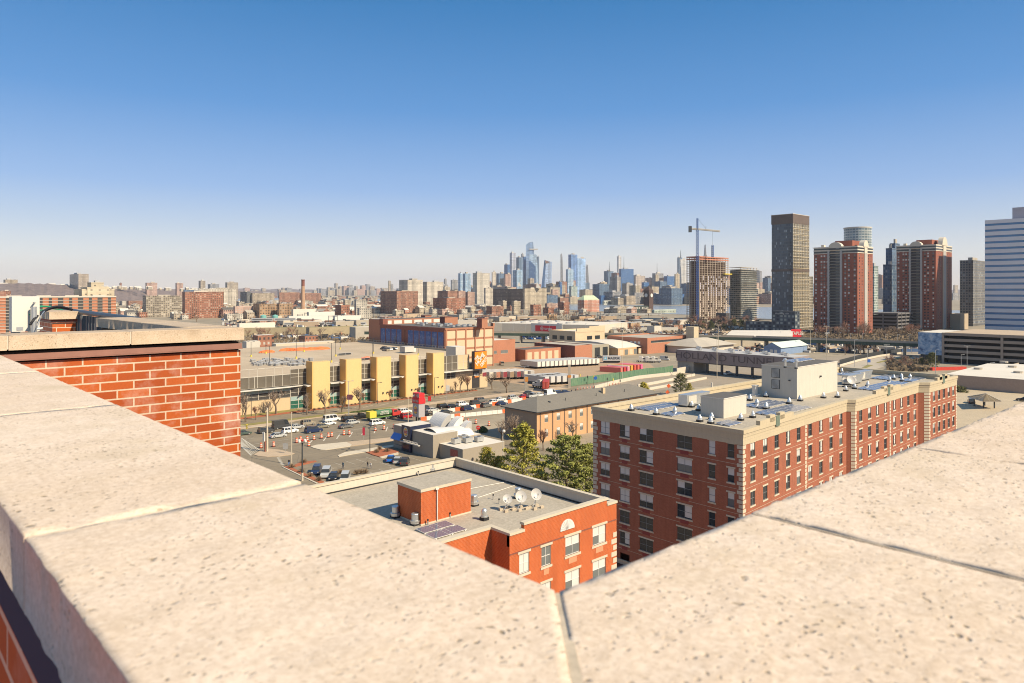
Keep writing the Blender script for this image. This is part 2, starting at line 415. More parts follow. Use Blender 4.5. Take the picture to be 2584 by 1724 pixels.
slab('coping_stone',[(XI,YI),(XI,ys[1]-g),(XO,ys[1]-g),(XO-.001,YO+.001)][::-1],ZT,ZB,par,.016,seed=3)
for k in range(1,len(ys)-1):
 slab('coping_stone',[(XI,ys[k]+g),(XO,ys[k]+g),(XO,ys[k+1]-g),(XI,ys[k+1]-g)],ZT+.001*(k%2),ZB,par,.016 if k<3 else.03,seed=k*7)
xs=[XO,3.0*h,5.0*h,7.5*h,10.5*h,14*h,18*h]
slab('coping_stone',[(XI+.004,YI),(xs[1]-g,YI),(xs[1]-g,YO),(XO+.002,YO)],ZT-.0015,ZB,par,.016,seed=5)
for k in range(1,len(xs)-1):
 slab('coping_stone',[(xs[k]+g,YI),(xs[k+1]-g,YI),(xs[k+1]-g,YO),(xs[k]+g,YO)],ZT+.0008*(k%2),ZB,par,.016 if k<4 else.03,seed=k*5+1,rr=.004)
for y in ys[1:-1]:
 mb=MB();mb.box(XI+.006,XO-.006,y-g,y+g,ZB+.01,ZT-.0006);mb.build('joint_mortar',M['grout'],par)
for x in xs[1:-1]:mb=MB();mb.box(x-g,x+g,YI+.006,YO-.006,ZB+.01,ZT-.0012);mb.build('dirty_joint',M['grout_d'],par)
mb=MB();mb.prism([(XI-.004,YI+.008),(XI+.016,YI+.004),(XO-.001,YO-.014),(XO-.003,YO-.003),(XO-.014,YO-.001)],ZB+.01,ZT-.0018)
mb.build('dirty_joint',M['grout_d'],par)
fl=MB();fl.box(XI+.004,XO-.02,YI+.02,7.8,ZB-.075,ZB);fl.box(XO-.02,7.2,YI+.02,YO-.02,ZB-.055,ZB)
fl.build('flashing',plain('blue_black_flashing',(.02,.035,.07),.95,.1),par)
bw=MB();bw.box(XI+.012,XO-.03,YI+.03,7.84,41.0,ZB-.075);bw.box(XO-.03,7.2,YI+.03,YO-.03,41.0,ZB-.055)
bw.build('parapet_wall',M['brick_big'],par)
ob=MB()
ob.box(-18,7.2,-14,YO-.035,0,41.0);ob.box(-18,XO-.035,YO-.035,7.88,0,40.99)
tag(ob.build('apartment_block',[M['brick_r']]),'brick apartment block under our feet carrying the near parapets','building')

BY=19.6*h  # the next bay of our building
bay=thing('brick_bay','orange brick bay with pale mortar and stone coping across the corner from us','building',(1.5,BY,0))
XE=8.03*h
b=MB();b.box(-6,XE-.035,BY+.04,BY+.4,0,ZB-.125);b.box(XE-.42,XE-.035,BY+.4,12.2,0,ZB-.125)
b.build('wall',M['brick_big'],bay)
b=MB();b.box(-6,XE-.05,BY+.055,BY+.42,ZB-.125,ZB-.03);b.box(XE-.42,XE-.06,BY+.42,12.2,ZB-.125,ZB-.03)
b.build('shadow_gap',plain('gap_shade',(.035,.028,.022),.9,.2,8),bay)  # near-black strip paints the shadow in the gap under the coping
b=MB();b.box(-6,XE-.03,BY+.012,BY+.05,ZB-.098,ZB-.048);b.box(-6,XE-.025,BY+.0,BY+.05,ZB-.108,ZB-.099)
b.build('metal_flashing',plain('brown_drip_edge',(.30,.15,.11),.45,.2,5),bay)
wx=[-3.2,-1.6,-.1,1.12,2.05,XE]
wx=[-3.2,-1.3,.35,1.05,2.06,XE]
for k in range(5):
 slab('coping_stone',[(wx[k]+.004,BY),(wx[k+1]-.004,BY),(wx[k+1]-.004,BY+.48),(wx[k]+.004,BY+.48)],ZT,ZB-.01,bay,.04,'coping_w',seed=k*3,rr=.01)
for k,(a,c2)in enumerate(((BY+.484,9.9),(9.908,12.2))):
 slab('coping_stone',[(XE-.48,a),(XE,a),(XE,c2),(XE-.48,c2)],ZT+.002,ZB-.01,bay,.05,'coping_w',seed=k+20,rr=.01)
for x in wx[1:-1]:b=MB();b.box(x-.005,x+.005,BY+.004,BY+.47,ZB,ZT-.002);b.build('joint_mortar',M['grout'],bay)
b=MB();b.box(-6,XE-.45,BY+.4,26,41.2,41.35);b.build('roof_deck',M['roof_g'],bay)

pier=thing('brick_pier','short orange brick pier with a stone cap behind the railing','pier',(3.1,16.9,41.35))
b=MB();b.box(2.93,3.33,16.48,17.9,41.35,42.38);b.build('brick_shaft',M['brick_big'],pier)
b=MB();b.box(2.9,3.36,16.45,17.93,42.38,42.45);b.build('band',M['brick_dark'],pier)
slab('stone_cap',[(2.86,16.38),(3.4,16.38),(3.4,18.0),(2.86,18.0)],42.6,42.45,pier,.06,'coping_w',seed=3)
rl=thing('metal_railing','dark grey steel railing of flat pickets beyond the stone coping','railing',(3.4,15.5,41.35))
b=MB();b.tube([(3.42,18.3,42.36),(3.42,18.25,42.56),(3.41,18.0,42.6),(3.36,12.3,42.55)],.045,8);b.build('top_rail',M['steel_grey'],rl)
for k in range(6):
 y=12.4+k*1.15;b=MB();b.box(3.30,3.46,y,y+.09,41.35,42.52);b.build('post',M['steel_grey'],rl)
for k in range(5):
 for j in range(4):
  y=12.4+k*1.15+.28+j*.22;b=MB();b.box(3.34,3.42,y,y+.05,41.4,42.52);b.build('picket',M['steel_grey'],rl)
b=MB();b.box(3.33,3.43,12.4,18.2,41.42,41.5);b.build('bottom_rail',M['steel_grey'],rl)

p0=P(30,836,9.2);ax,ay=p0.x,p0.y
ant=thing('antenna_cabinet','white boxy radio antenna unit standing behind the brick bay parapet','antenna',(ax,ay,41.35))
b=MB();b.box(ax,ax+.30,ay,ay+.21,42.48,42.93);cabin=b.build('casing',M['white'],ant)
b=MB();b.box(ax-.003,ax+.303,ay+.07,ay+.074,42.5,42.935);b.box(ax+.05,ax+.12,ay-.006,ay,42.50,42.54);b.build('seam',M['metal'],cabin)
b=MB();b.box(ax+.01,ax+.09,ay+.01,ay+.17,42.41,42.48);b.build('connector_block',M['steel_grey'],ant)
pp=P(85,800,9.3)
b=MB();b.cyl(pp.x,pp.y,41.35,42.80,.035,n=10);b.build('mast',M['metal'],ant)
b=MB();b.tube([(ax+.3,ay+.1,42.52),(pp.x,pp.y,42.5),(pp.x+.1,pp.y,42.52)],.015,6);b.build('bracket',M['metal'],ant);b=MB();b.tube([(ax+.28,ay+.1,42.86),(pp.x,pp.y,42.85)],.012,6);b.build('bracket',M['metal'],ant)
def cable(pts,r,mat,lab):
 q=[P(*Z('X',x,y),d)for x,y,d in pts];out=[]
 for i in range(len(q)-1):
  a,b_,c_,d_=q[max(i-1,0)],q[i],q[i+1],q[min(i+2,len(q)-1)]
  for k in range(6):
   t=k/6;out.append(.5*((2*b_)+(c_-a)*t+(2*a-5*b_+4*c_-d_)*t*t+(3*b_-a-3*c_+d_)*t**3))
 out.append(q[-1]);m_=MB();m_.tube(out,r,5)
 tag(m_.build('cable',mat),lab,'cable','cables looping from the antenna over the roof')
gr=plain('green_cable',(.02,.42,.17),.5,.1);bk=M['black']
cable([(540,560,9.2),(640,440,9.3),(800,310,9.8),(960,245,10.5),(1120,245,11.5),(1300,295,12.5)],.016,bk,'thick black cable arching highest over the stone cap')
cable([(530,575,9.25),(630,470,9.35),(780,340,9.9),(950,275,10.6),(1110,270,11.6),(1290,310,12.4)],.012,bk,'second black cable arching just beneath the thicker one')
cable([(530,270,9.4),(680,245,10),(830,240,10.6),(1000,262,11.4)],.014,gr,'bright green cable running level behind the pole top')
cable([(535,385,9.3),(620,335,9.5),(720,310,9.9),(900,285,10.8),(1120,300,12)],.008,gr,'thin green cable rising from beside the pole')
cable([(660,640,9.2),(700,520,9.3),(740,400,9.4),(800,325,9.6)],.006,M['metal'],'thin pale wire climbing from the pole clamp')

# ================================================================== windows
def win_mesh(name,w,hh,glass,frame,cols=2,sill=True,lint=True,blind=.5,ac=None,t=.045,rows=2,stone='cast_l',dp=.10):
 """sash window, local: centred on x, bottom at z=0, looks towards -Y, wall plane at y=0"""
 mats=[M[frame],M[glass],M['blind'],M[stone],M['brick_r']if ac is None else ac];b=MB();y=dp
 b.box(-w/2,w/2,y-.03,y+.04,0,t);b.box(-w/2,w/2,y-.03,y+.04,hh-t,hh)
 for k in range(cols+1):
  x=-w/2+w*k/cols;x=min(max(x,-w/2+t/2),w/2-t/2);tt=t if 0<k<cols else t*.8
  b.box(x-tt/2,x+tt/2,y-.035,y+.04,t,hh-t)
 if rows==2:b.box(-w/2,w/2,y-.032,y+.04,hh*.5-t/2,hh*.5+t/2)
 b.quad([(-w/2,y,0),(w/2,y,0),(w/2,y,hh),(-w/2,y,hh)],1)
 for k in range(cols):
  x0=-w/2+w*k/cols;x1=x0+w/cols;bl=blind if isinstance(blind,(int,float))else blind[k%len(blind)]
  if bl>0:b.quad([(x0,y-.004,hh*(1-bl)),(x1,y-.004,hh*(1-bl)),(x1,y-.004,hh),(x0,y-.004,hh)],2)
 if sill:b.box(-w/2-.12,w/2+.12,-.05,.06,-.20,0,3)
 if lint:b.box(-w/2-.16,w/2+.16,-.045,.05,hh,hh+.2,3)
 if ac is not None:b.box(-w*.28,w*.28,-.02,.02,-.72,-.26,4)
 return b.mesh(name,mats)
def add_window(me,p0,d,a,z,parent,name='window'):
 """put window mesh on the wall line p0 + d*a"""
 o=bpy.data.objects.new(name,me);COL.objects.link(o);o.parent=parent
 L=Vector((p0[0]+d[0]*a,p0[1]+d[1]*a,z))-Vector(parent.location)
 o.location=L;o.rotation_euler=(0,0,math.atan2(d[1],d[0]));return o
def quoins(b,p0,d,a,z0,z1,hgt=.42,gap=.16,w0=.75,w1=.5,mi=0,e=.03):
 """stone blocks up a corner: from a towards +d (w>0) or -d (w<0)"""
 z=z0;k=0;nx,ny=d[1],-d[0]
 while z+hgt<=z1:
  w=w0 if k%2 else w1;q=[(p0[0]+d[0]*t+nx*o_,p0[1]+d[1]*t+ny*o_)for t,o_ in((a,e),(a+w,e),(a+w,-.05),(a,-.05))]
  if w<0:q=q[::-1]
  b.prism(q,z,z+hgt,mi);z+=hgt+gap;k+=1

# ================================================================== B1: low block with three dishes
ZC,ZR=24.0,22.9;FYc=41.75;X1,X2=38.15,51.3;YB=65.3
b1=thing('brick_apartment_building','bright orange brick block with gravel roof and half round gable window just below us','building',(45,53,0))
# windows on the front, measured on the facade plane
cols=[]
for(xa,xb,ya,kind)in((1197,1283,1205,'s'),(1388,1470,1145,'s'),(1594,1717,1058,'d'),(1829,1942,975,'d')):
 x0,zt=onY('Q',xa,ya+22,FYc);x1,_=onY('Q',xb,ya,FYc);cols.append((x0,x1,zt,kind))
ac1=plain('salmon_vent_panel',(.72,.26,.14),.8,.05)
ops=[];wz=1.62
for x0,x1,zt,kd in cols:
 for k in range(7):ops.append((x0-X1,x1-X1,zt-3.0*k-wz,zt-3.0*k))
b=MB();b.facade((X1,FYc+.04),(X2,FYc+.04),0,ZC-.2,[o for o in ops if o[2]>.5],.14)
b.quad([(X1,44.0,0),(X1,FYc+.04,0),(X1,FYc+.04,ZC-.2),(X1,44.0,ZC-.2)])
b.quad([(18,44.0,0),(X1,44.0,0),(X1,44.0,ZC-.2),(18,44.0,ZC-.2)])
b.quad([(X2,FYc+.04,0),(X2,YB,0),(X2,YB,ZC-.2),(X2,FYc+.04,ZC-.2)])
b.quad([(X2,YB,0),(18,YB,0),(18,YB,ZC-.2),(X2,YB,ZC-.2)])
b.box(X1+1.6,X2-1.35,FYc+.04,FYc+.4,ZC-.2,ZC+.32)
b.build('wall',M['brick_o'],b1)
b=MB()  # inner faces of the parapet
b.box(18,X2-.3,YB-.32,YB-.02,ZR,ZC-.2);b.box(X2-.32,X2-.02,FYc+.4,YB-.02,ZR,ZC-.2)
b.box(X1,X2-.3,FYc+.06,FYc+.36,ZR,ZC-.2);b.box(18,X1+.3,44.02,44.32,ZR,ZC-.2)
b.build('parapet_lining',M['concrete_l'],b1)
b=MB()
b.box(18,X2+.05,YB-.42,YB+.05,ZC-.2,ZC,0);b.box(X2-.42,X2+.05,FYc+.45,YB-.42,ZC-.2,ZC)
b.box(X2-1.35,X2+.05,FYc-.05,FYc+.45,ZC-.2,ZC);b.box(X1-.05,X1+1.6,FYc-.05,FYc+.45,ZC-.2,ZC)
b.box(X1+1.5,X2-1.25,FYc-.05,FYc+.45,ZC+.32,ZC+.52);b.box(X1-.05,X1+.42,FYc+.45,44.45,ZC-.2,ZC);b.box(18,X1-.05,43.95,44.45,ZC-.2,ZC)
b.build('coping',M['cast_l'],b1)
b=MB();b.box(18,X2-.1,44.2,YB-.1,ZR-.4,ZR);b.box(X1+.1,X2-.1,FYc+.1,44.2,ZR-.4,ZR);b.build('roof',M['gravel'],b1)
b=MB();b.box(18,X2-.33,YB-.42,YB-.33,ZR,ZR+.12);b.box(X2-.44,X2-.33,FYc+.4,YB-.4,ZR,ZR+.12);b.build('roof_edge_strip',M['black'],b1)
q=MB();quoins(q,(X2,FYc+.04),(1,0),0,8,ZC-2.6,w0=-.75,w1=-.5);quoins(q,(X2,FYc+.04),(0,1),0,8,ZC-2.6,w0=.5,w1=.75,e=.03)
quoins(q,(X1,FYc+.04),(1,0),0,8,ZC-3.4,hgt=.85,gap=.28,w0=.75,w1=.75);quoins(q,(X1,44),(0,-1),2.0,8,ZC-3.4,hgt=.85,gap=.28,w0=-.7,w1=-.7)
q.build('quoin',M['cast_l'],b1)
# string course
b=MB();b.box(X1-.03,X2+.03,FYc-.0,FYc+.05,ZC-1.75,ZC-1.66);b.build('string_course',M['brick_dark'],b1)
W1={}
for nm,w_,cl,bl in(('s0',0,2,.95),('s1',0,2,0),('d0',1,2,(.5,.95)),('d1',1,2,.5)):
 x0,x1=(cols[0][0],cols[0][1])if w_==0 else(cols[2][0],cols[2][1])
 W1[nm]=win_mesh('white_sash_window',x1-x0,wz,'glass_m','whiteframe',cl,ac=ac1 if(w_ or nm=='s1')else None,blind=bl)
for ci,(x0,x1,zt,kd)in enumerate(cols):
 for k in range(6):
  z=zt-3.0*k-wz
  if z<.6:continue
  me=W1['s1' if(ci==1 and k==0)else 's0']if kd=='s' else W1['d0' if(ci+k)%2 else 'd1']
  add_window(me,(0,FYc+.04),(1,0),(x0+x1)/2,z,b1)
xr,zr=onY('Q',1000,1215,44.0)
for k in range(5):add_window(W1['s0'],(0,44.0),(1,0),33.2,19.9-3*k,b1)
# lunette
xc,zc=onY('Q',1608,985,FYc);xl,_=onY('Q',1545,1005,FYc);rr=(xc-xl)*.98
b=MB();n=16;pts=[(xc+rr*math.cos(math.pi*k/n),FYc-.03,zc-.25+rr*math.sin(math.pi*k/n))for k in range(n+1)]
b.quad(pts,0);b.quad([(x,y+.08,z)for x,y,z in pts][::-1])
for k in range(n):b.quad([pts[k+1],pts[k],(pts[k][0],FYc+.05,pts[k][2]),(pts[k+1][0],FYc+.05,pts[k+1][2])])
for k in range(1,12):
 an=math.pi*k/12;dx,dz=math.cos(an),math.sin(an);c_=(xc,FYc-.045,zc-.25)
 b.tube([(c_[0]+dx*.1,c_[1],c_[2]+dz*.1),(c_[0]+dx*rr*.95,c_[1],c_[2]+dz*rr*.95)],.012,4,1)
b.build('half_round_window',[M['whiteframe'],plain('lunette_rib',(.55,.54,.52),.6)],b1)

def at(r,x,y,z):p=GZ(r,x,y,z);return p.x,p.y
# bulkhead
bh=thing('roof_bulkhead','orange brick stair bulkhead with gravel top and a white downpipe','bulkhead',(38.9,52.5,ZR))
bx0,bx1,by0,by1=36.1,41.6,50.8,54.35
b=MB();b.box(bx0,bx1,by0,by1,ZR+.12,25.75);b.build('wall',M['brick_o'],bh)
b=MB();b.box(bx0-.06,bx1+.06,by0-.06,by1+.06,25.75,26.0,0,1);b.box(bx0-.05,bx1+.05,by0-.05,by1+.05,ZR,ZR+.12);b.build('trim',[M['cast_l'],M['gravel']],bh)
b=MB();dxp=37.75;b.tube([(dxp,by0-.1,ZR+.1),(dxp,by0-.1,25.6),(dxp-.03,by0-.16,25.8)],.055,8);b.box(dxp-.2,dxp+.12,by0-.2,by0-.03,25.72,25.86);b.build('downpipe',M['white'],bh)
# mushroom vents of the near roof
def vent(kind):
 t_=thing('roof_vent','','vent');b=MB()
 if kind=='mush':
  b.box(-.33,.33,-.33,.33,0,.16,1);b.cyl(0,0,.16,.32,.4,.4,14);b.cyl(0,0,.32,.42,.44,.44,14);b.cyl(0,0,.42,.95,.31,.30,14);b.cyl(0,0,.95,1.0,.33,.3,14)
  b.build('vent_body',[M['metal'],M['black']],t_)
 elif kind=='cone':
  b.box(-.36,.36,-.36,.36,0,.3,1);b.cyl(0,0,.3,.36,.42,.42,14);b.cyl(0,0,.36,.62,.36,.30,14);b.cyl(0,0,.62,.95,.30,.12,14);b.ball((0,0,.95),.12,n=10,m=4)
  b.build('vent_body',[M['metal'],M['black']],t_)
 else:
  b.box(-.30,.30,-.30,.30,0,.28,1);b.cyl(0,0,.28,.36,.33,.33,14);b.cyl(0,0,.36,.75,.27,.27,14);b.ball((0,0,.75),.27,rz=.28,n=12,m=5,hemi=True)
  b.build('vent_body',[M['metal'],M['black']],t_)
 snapshot(t_);return t_
vm,vc,vd=vent('mush'),vent('cone'),vent('dome')
for x,y,pv,lb in((805,805,vm,'silver mushroom vent on a black curb at the front corner of the brick bulkhead'),(1185,742,vm,'silver mushroom vent behind the middle satellite dish'),
(893,928,vd,'shiny domed vent on a black curb alone on the open gravel'),(128,905,vm,'silver mushroom vent in the bulkhead shadow by our coping'),
(298,970,vm,'silver mushroom vent at the foot of the brick bulkhead by the panels'),(437,512,vm,'silver vent top showing behind the bulkhead roof')):
 X_,Y_=at('Q',x,y,ZR);place(pv,USED,(X_,Y_,ZR),0,lb,'vents on the orange brick block roof')
pipe=thing('vent_pipe','','pipe');b=MB();b.cyl(0,0,0,.38,.06,n=8);b.cyl(0,0,.38,.5,.075,n=8,mi=1);b.build('stub',[M['metal'],M['black']],pipe);snapshot(pipe)
for x,y,lb in((970,752,'short roof pipe nearest the silver vent behind the dishes'),(1020,790,'short roof pipe beside the smallest dish'),(325,548,'short roof pipe behind the bulkhead'),(600,912,'short pipe against the bulkhead base'),(408,972,'short dark capped pipe by the solar panels')):
 X_,Y_=at('Q',x,y,ZR);place(pipe,USED,(X_,Y_,ZR),0,lb,'short pipes on the orange block roof')
def dish(x,y,R_,lab,tilt,az,hgt):
 X_,Y_=at('Q',x,y,ZR);t_=thing('satellite_dish',lab,'satellite dish',(X_,Y_,ZR),'satellite dishes on the orange block roof')
 b=MB();c_=Vector((X_,Y_,ZR+hgt));dr=Vector((math.cos(az)*math.cos(tilt),math.sin(az)*math.cos(tilt),math.sin(tilt)))
 s1=dr.cross(Vector((0,0,1))).normalized();s2=s1.cross(dr);n=20;rings=[]
 for side in(0,1):
  for k in range(5):
   r_=R_*k/4;rings.append([c_+dr*(.16*(r_/R_)**2*R_*2-side*.025)+(s1*math.cos(2*math.pi*j/n)+s2*math.sin(2*math.pi*j/n))*r_ for j in range(n)])
 for side in(0,1):
  for k in range(4):
   A,B=rings[side*5+k],rings[side*5+k+1]
   for j in range(n):
    qd=[A[j],A[(j+1)%n],B[(j+1)%n],B[j]];b.quad(qd if side else qd[::-1])
 for j in range(n):b.quad([rings[4][j],rings[4][(j+1)%n],rings[9][(j+1)%n],rings[9][j]])
 b.build('reflector',plain('dish_grey_white',(.52,.49,.45),.45,.05,3),t_)
 b=MB();b.tube([c_-s2*R_*.9,c_+dr*R_*.95-s2*R_*.25],.018,5);b.tube([c_-s2*R_*.95*.6+s1*R_*.6,c_+dr*R_*.95-s2*R_*.25],.012,5);b.obox(c_.x+dr.x*R_*.97,c_.y+dr.y*R_*.97,.1,.1,c_.z+dr.z*R_*.97-.12,c_.z+dr.z*R_*.97,az);b.build('feed_arm',M['metal'],t_)
 b=MB();b.cyl(X_-dr.x*.08,Y_-dr.y*.08,ZR,ZR+hgt,.035,n=8);b.tube([(X_-.4,Y_,ZR+.05),(X_,Y_,ZR+hgt*.6)],.02,5);b.build('mast',M['metal'],t_)
 b=MB()
 for dx,dy in((-.45,-.35),(.45,-.35),(-.45,.35),(.45,.35)):b.box(X_+dx-.2,X_+dx+.2,Y_+dy-.1,Y_+dy+.1,ZR,ZR+.2)
 b.box(X_-.6,X_+.6,Y_-.38,Y_-.32,ZR+.2,ZR+.25);b.box(X_-.6,X_+.6,Y_+.32,Y_+.38,ZR+.2,ZR+.25);b.build('ballast',M['grout_d'],t_)
dish(1090,845,.44,'smallest white satellite dish standing lowest beside the two larger ones',rad(35),rad(-118),1.0)
dish(1205,838,.55,'white satellite dish in the middle in front of a silver vent',rad(30),rad(-112),1.15)
dish(1335,826,.54,'satellite dish nearest the roof parapet with an arm across its face',rad(24),rad(-108),1.25)
def solar(r,pts,z,lab,nx,ny,grp,parent=None,org='solar_panel'):
 """tilted panel over a measured quad"""
 q=[GZ(r,x,y,z)for x,y in pts]
 return q
solm=NT('solar_cells',Roughness=.12);uvx=solm.co('UV')
bt=solm.n('TexBrick',{'Vector':uvx,'Color1':(.07,.09,.15),'Color2':(.09,.11,.17),'Mortar':(.30,.33,.38),'Scale':1.0,'Mortar Size':.01,'Brick Width':.16,'Row Height':.16},offset=0.0)
solm.set('Base Color',bt.outputs[0]);solm=solm.m
def panel_proto(w_,l_,tilt=8):
 t_=thing('solar_panel','','solar panel');b=MB();tz=l_*math.sin(rad(tilt))
 top=[(-w_/2,-l_/2,.12),(w_/2,-l_/2,.12),(w_/2,l_/2,.12+tz),(-w_/2,l_/2,.12+tz)]
 i=len(b.v);b.quad(top,0,[(0,0),(w_,0),(w_,l_),(0,l_)])
 low=[(x,y,z-.04)for x,y,z in top];b.quad(low[::-1],1)
 for k in range(4):b.quad([low[k],low[(k+1)%4],top[(k+1)%4],top[k]],1)
 c_=b.build('cells',[solm,M['whiteframe']],t_)
 b=MB();e=.03;z_=lambda y:.125+tz*(y+l_/2)/l_
 for x0,x1,y0,y1 in((-w_/2,w_/2,-l_/2,-l_/2+e),(-w_/2,w_/2,l_/2-e,l_/2),(-w_/2,-w_/2+e,-l_/2,l_/2),(w_/2-e,w_/2,-l_/2,l_/2)):
  b.quad([(x0,y0,z_(y0)+.003),(x1,y0,z_(y0)+.003),(x1,y1,z_(y1)+.003),(x0,y1,z_(y1)+.003)])
 b.box(-w_/2+.1,-w_/2+.2,-l_/2,l_/2,0,.08);b.box(w_/2-.2,w_/2-.1,-l_/2,l_/2,0,.08);b.build('frame',M['whiteframe'],t_)
 snapshot(t_);return t_
sp1=panel_proto(1.95,1.3,2)
for x,y,lb in((420,1015,'reddish solar panel nearest the stair bulkhead'),(520,985,'reddish solar panel between the bulkhead and the outer pair'),(510,1060,'blue solar panel at our coping edge'),(625,1025,'blue solar panel farthest out on the gravel')):
 X_,Y_=at('Q',x,y,ZR);place(sp1,USED,(X_,Y_,ZR),0,lb,'solar panels on the orange block roof')
b=MB()
p0=at('Q',0,850,ZR);p1=at('Q',170,800,ZR)
for(xa,ya),(xb,yb)in(((765,665),(1095,603)),((840,740),(1165,632))):
 A=at('Q',xa,ya,ZR);B=at('Q',xb,yb,ZR);b.tube([(A[0],A[1],ZR+.05),(B[0],B[1],ZR+.05)],.035,5)
b.build('conduit',M['white'],b1)

# ================================================================== B2: long red block with the big penthouse
Z2,ZR2=26.0,24.9
cA=(80.6,45.9);cB=(81.0,70.4);s1e=(115.4,47.9);s2s=(116.2,46.9);s2e=(146.9,47.8);s3s=(148.2,46.35);s3e=(164.2,46.35);bk_=(164.2,69.9)
b2=thing('long_brick_building','long dark red brick block with cream cornice and a big grey penthouse on its roof','building',(120,58,0))
def wallseg(b,q,p0,p1,columns,ztop,rows,hgt,pitch,depth=.14):
 d=Vector((p1[0]-p0[0],p1[1]-p0[1]));L=d.length;d/=L
 ops_=[(a0,a1,ztop-pitch*k-hgt,ztop-pitch*k)for a0,a1 in columns for k in range(rows)]
 b.facade(p0,p1,0,Z2-1.9,ops_,depth);return d,ops_
def along(p0,p1,r,x,y):
 """distance along the wall p0-p1 (outside plane) that a survey point lies at"""
 qx,qy,_=ray(*Z(r,x,y));dx,dy=p1[0]-p0[0],p1[1]-p0[1];L=math.hypot(dx,dy)
 t=(p0[0]*qy-p0[1]*qx)/(dy*qx-dx*qy)if abs(dy*qx-dx*qy)>1e-9 else 0
 return t*L
wall2=MB();frames=[]
zt2=24.05;pitch=3.04
W2={}
for nm,w_,cl in(('a',1.75,2),('b',2.3,2),('n',.95,1),('r',1.25,2)):
 for vi,(gl,bl)in enumerate((('glass_d',0),('glass_m',.45),('glass_d',(.5,.0)),('glass_m',.97),('glass_d',.55),('glass_d',(.0,.9)))):
  W2[nm,vi]=win_mesh('sash_window',w_,1.75,gl,'greyframe',cl,blind=bl,ac=plain('dark_red_vent',(.22,.035,.03),.7)if(nm in 'ab')else None,stone='cast_l')
rr_=random.Random(5)
L_=[('T',133,208,260,'a'),('T',312,390,300,'a'),('T',497,602,330,'b'),('T',857,946,400,'b'),('T',1133,1175,440,'n'),('T',1307,1350,480,'n')]
colsL=[]
for r,xa,xb,y,k in L_:
 c_=along(cB,cA,r,(xa+xb)/2,y);wv={'a':1.75,'b':2.3,'n':.95}[k];colsL.append((c_-wv/2,c_+wv/2,k))
def dowall(p0,p1,columns,rows=8,skip=()):
 d,ops_=wallseg(wall2,None,p0,p1,[(a,c)for a,c,k in columns],zt2,rows,1.75,pitch)
 for a,c,k in columns:
  for j in range(rows-1):
   add_window(W2[k,rr_.choice((0,0,1,2,3,4,5)if k !='r' else(0,0,1,4,5,2))],p0,d,(a+c)/2,zt2-pitch*j-1.75,b2)
dowall(cB,cA,colsL,7)
def cR(p0,p1,r,xs_,y,wv=1.25):
 out=[]
 for x in xs_:
  c_=along(p0,p1,r,x,y);out.append((c_-wv/2,c_+wv/2,'r'))
 return out
dowall(cA,s1e,cR(cA,s1e,'T',(1530,1645,1750,1855,1952),500)+cR(cA,s1e,'V',(492,585,672,757),300),7)
dowall(s2s,s2e,cR(s2s,s2e,'V',(927,1003,1070,1140,1217,1278,1337,1392),200),7)
dowall(s3s,s3e,cR(s3s,s3e,'V',(1557,1600,1642,1684,1724),100),7)
for p0,p1 in((s1e,s2s),(s2e,s3s),(s3e,bk_),(bk_,cB)):wall2.facade(p0,p1,0,Z2-1.9,[])
wall2.build('wall',M['brick_r'],b2)
foot=[cA,s1e,s2s,s2e,s3s,s3e,bk_,cB]
def grow(poly,e):
 n=len(poly);out=[]
 for i in range(n):
  p,a,c=Vector(poly[i]),Vector(poly[i-1]),Vector(poly[(i+1)%n])
  d1=(p-a).normalized();d2=(c-p).normalized();n1=Vector((d1.y,-d1.x));n2=Vector((d2.y,-d2.x))
  m=(n1+n2);m=m/max(m.length_squared,.3)*2;out.append((p.x+m.x*e/1.0,p.y+m.y*e))
 return out
def ringwall(b,poly,e0,e1,z0,z1,mi=0):
 A,B=grow(poly,e1),grow(poly,e0);n=len(poly)
 for i in range(n):
  j=(i+1)%n
  b.quad([(*A[i],z0),(*A[j],z0),(*A[j],z1),(*A[i],z1)],mi);b.quad([(*B[j],z0),(*B[i],z0),(*B[i],z1),(*B[j],z1)],mi)
  b.quad([(*A[i],z1),(*A[j],z1),(*B[j],z1),(*B[i],z1)],mi);b.quad([(*A[j],z0),(*A[i],z0),(*B[i],z0),(*B[j],z0)],mi)
b=MB();ringwall(b,foot,-.35,.06,Z2-1.9,Z2-.95);ringwall(b,foot,-.3,.12,Z2-.95,Z2-.5);ringwall(b,foot,-.4,.22,Z2-.5,Z2)
co_=M['cast'];b.build('cornice',co_,b2)
b=MB();ringwall(b,foot,-.1,.075,Z2-1.36,Z2-1.33);ringwall(b,foot,-.1,.135,Z2-.72,Z2-.69);b.build('cornice_joint',M['grout_d'],b2)
b=MB();b.quad([(*p,ZR2)for p in grow(foot,-.3)]);b.build('roof',M['gravel'],b2)
def dirof(p0,p1):
 d=Vector((p1[0]-p0[0],p1[1]-p0[1]));return d.normalized()
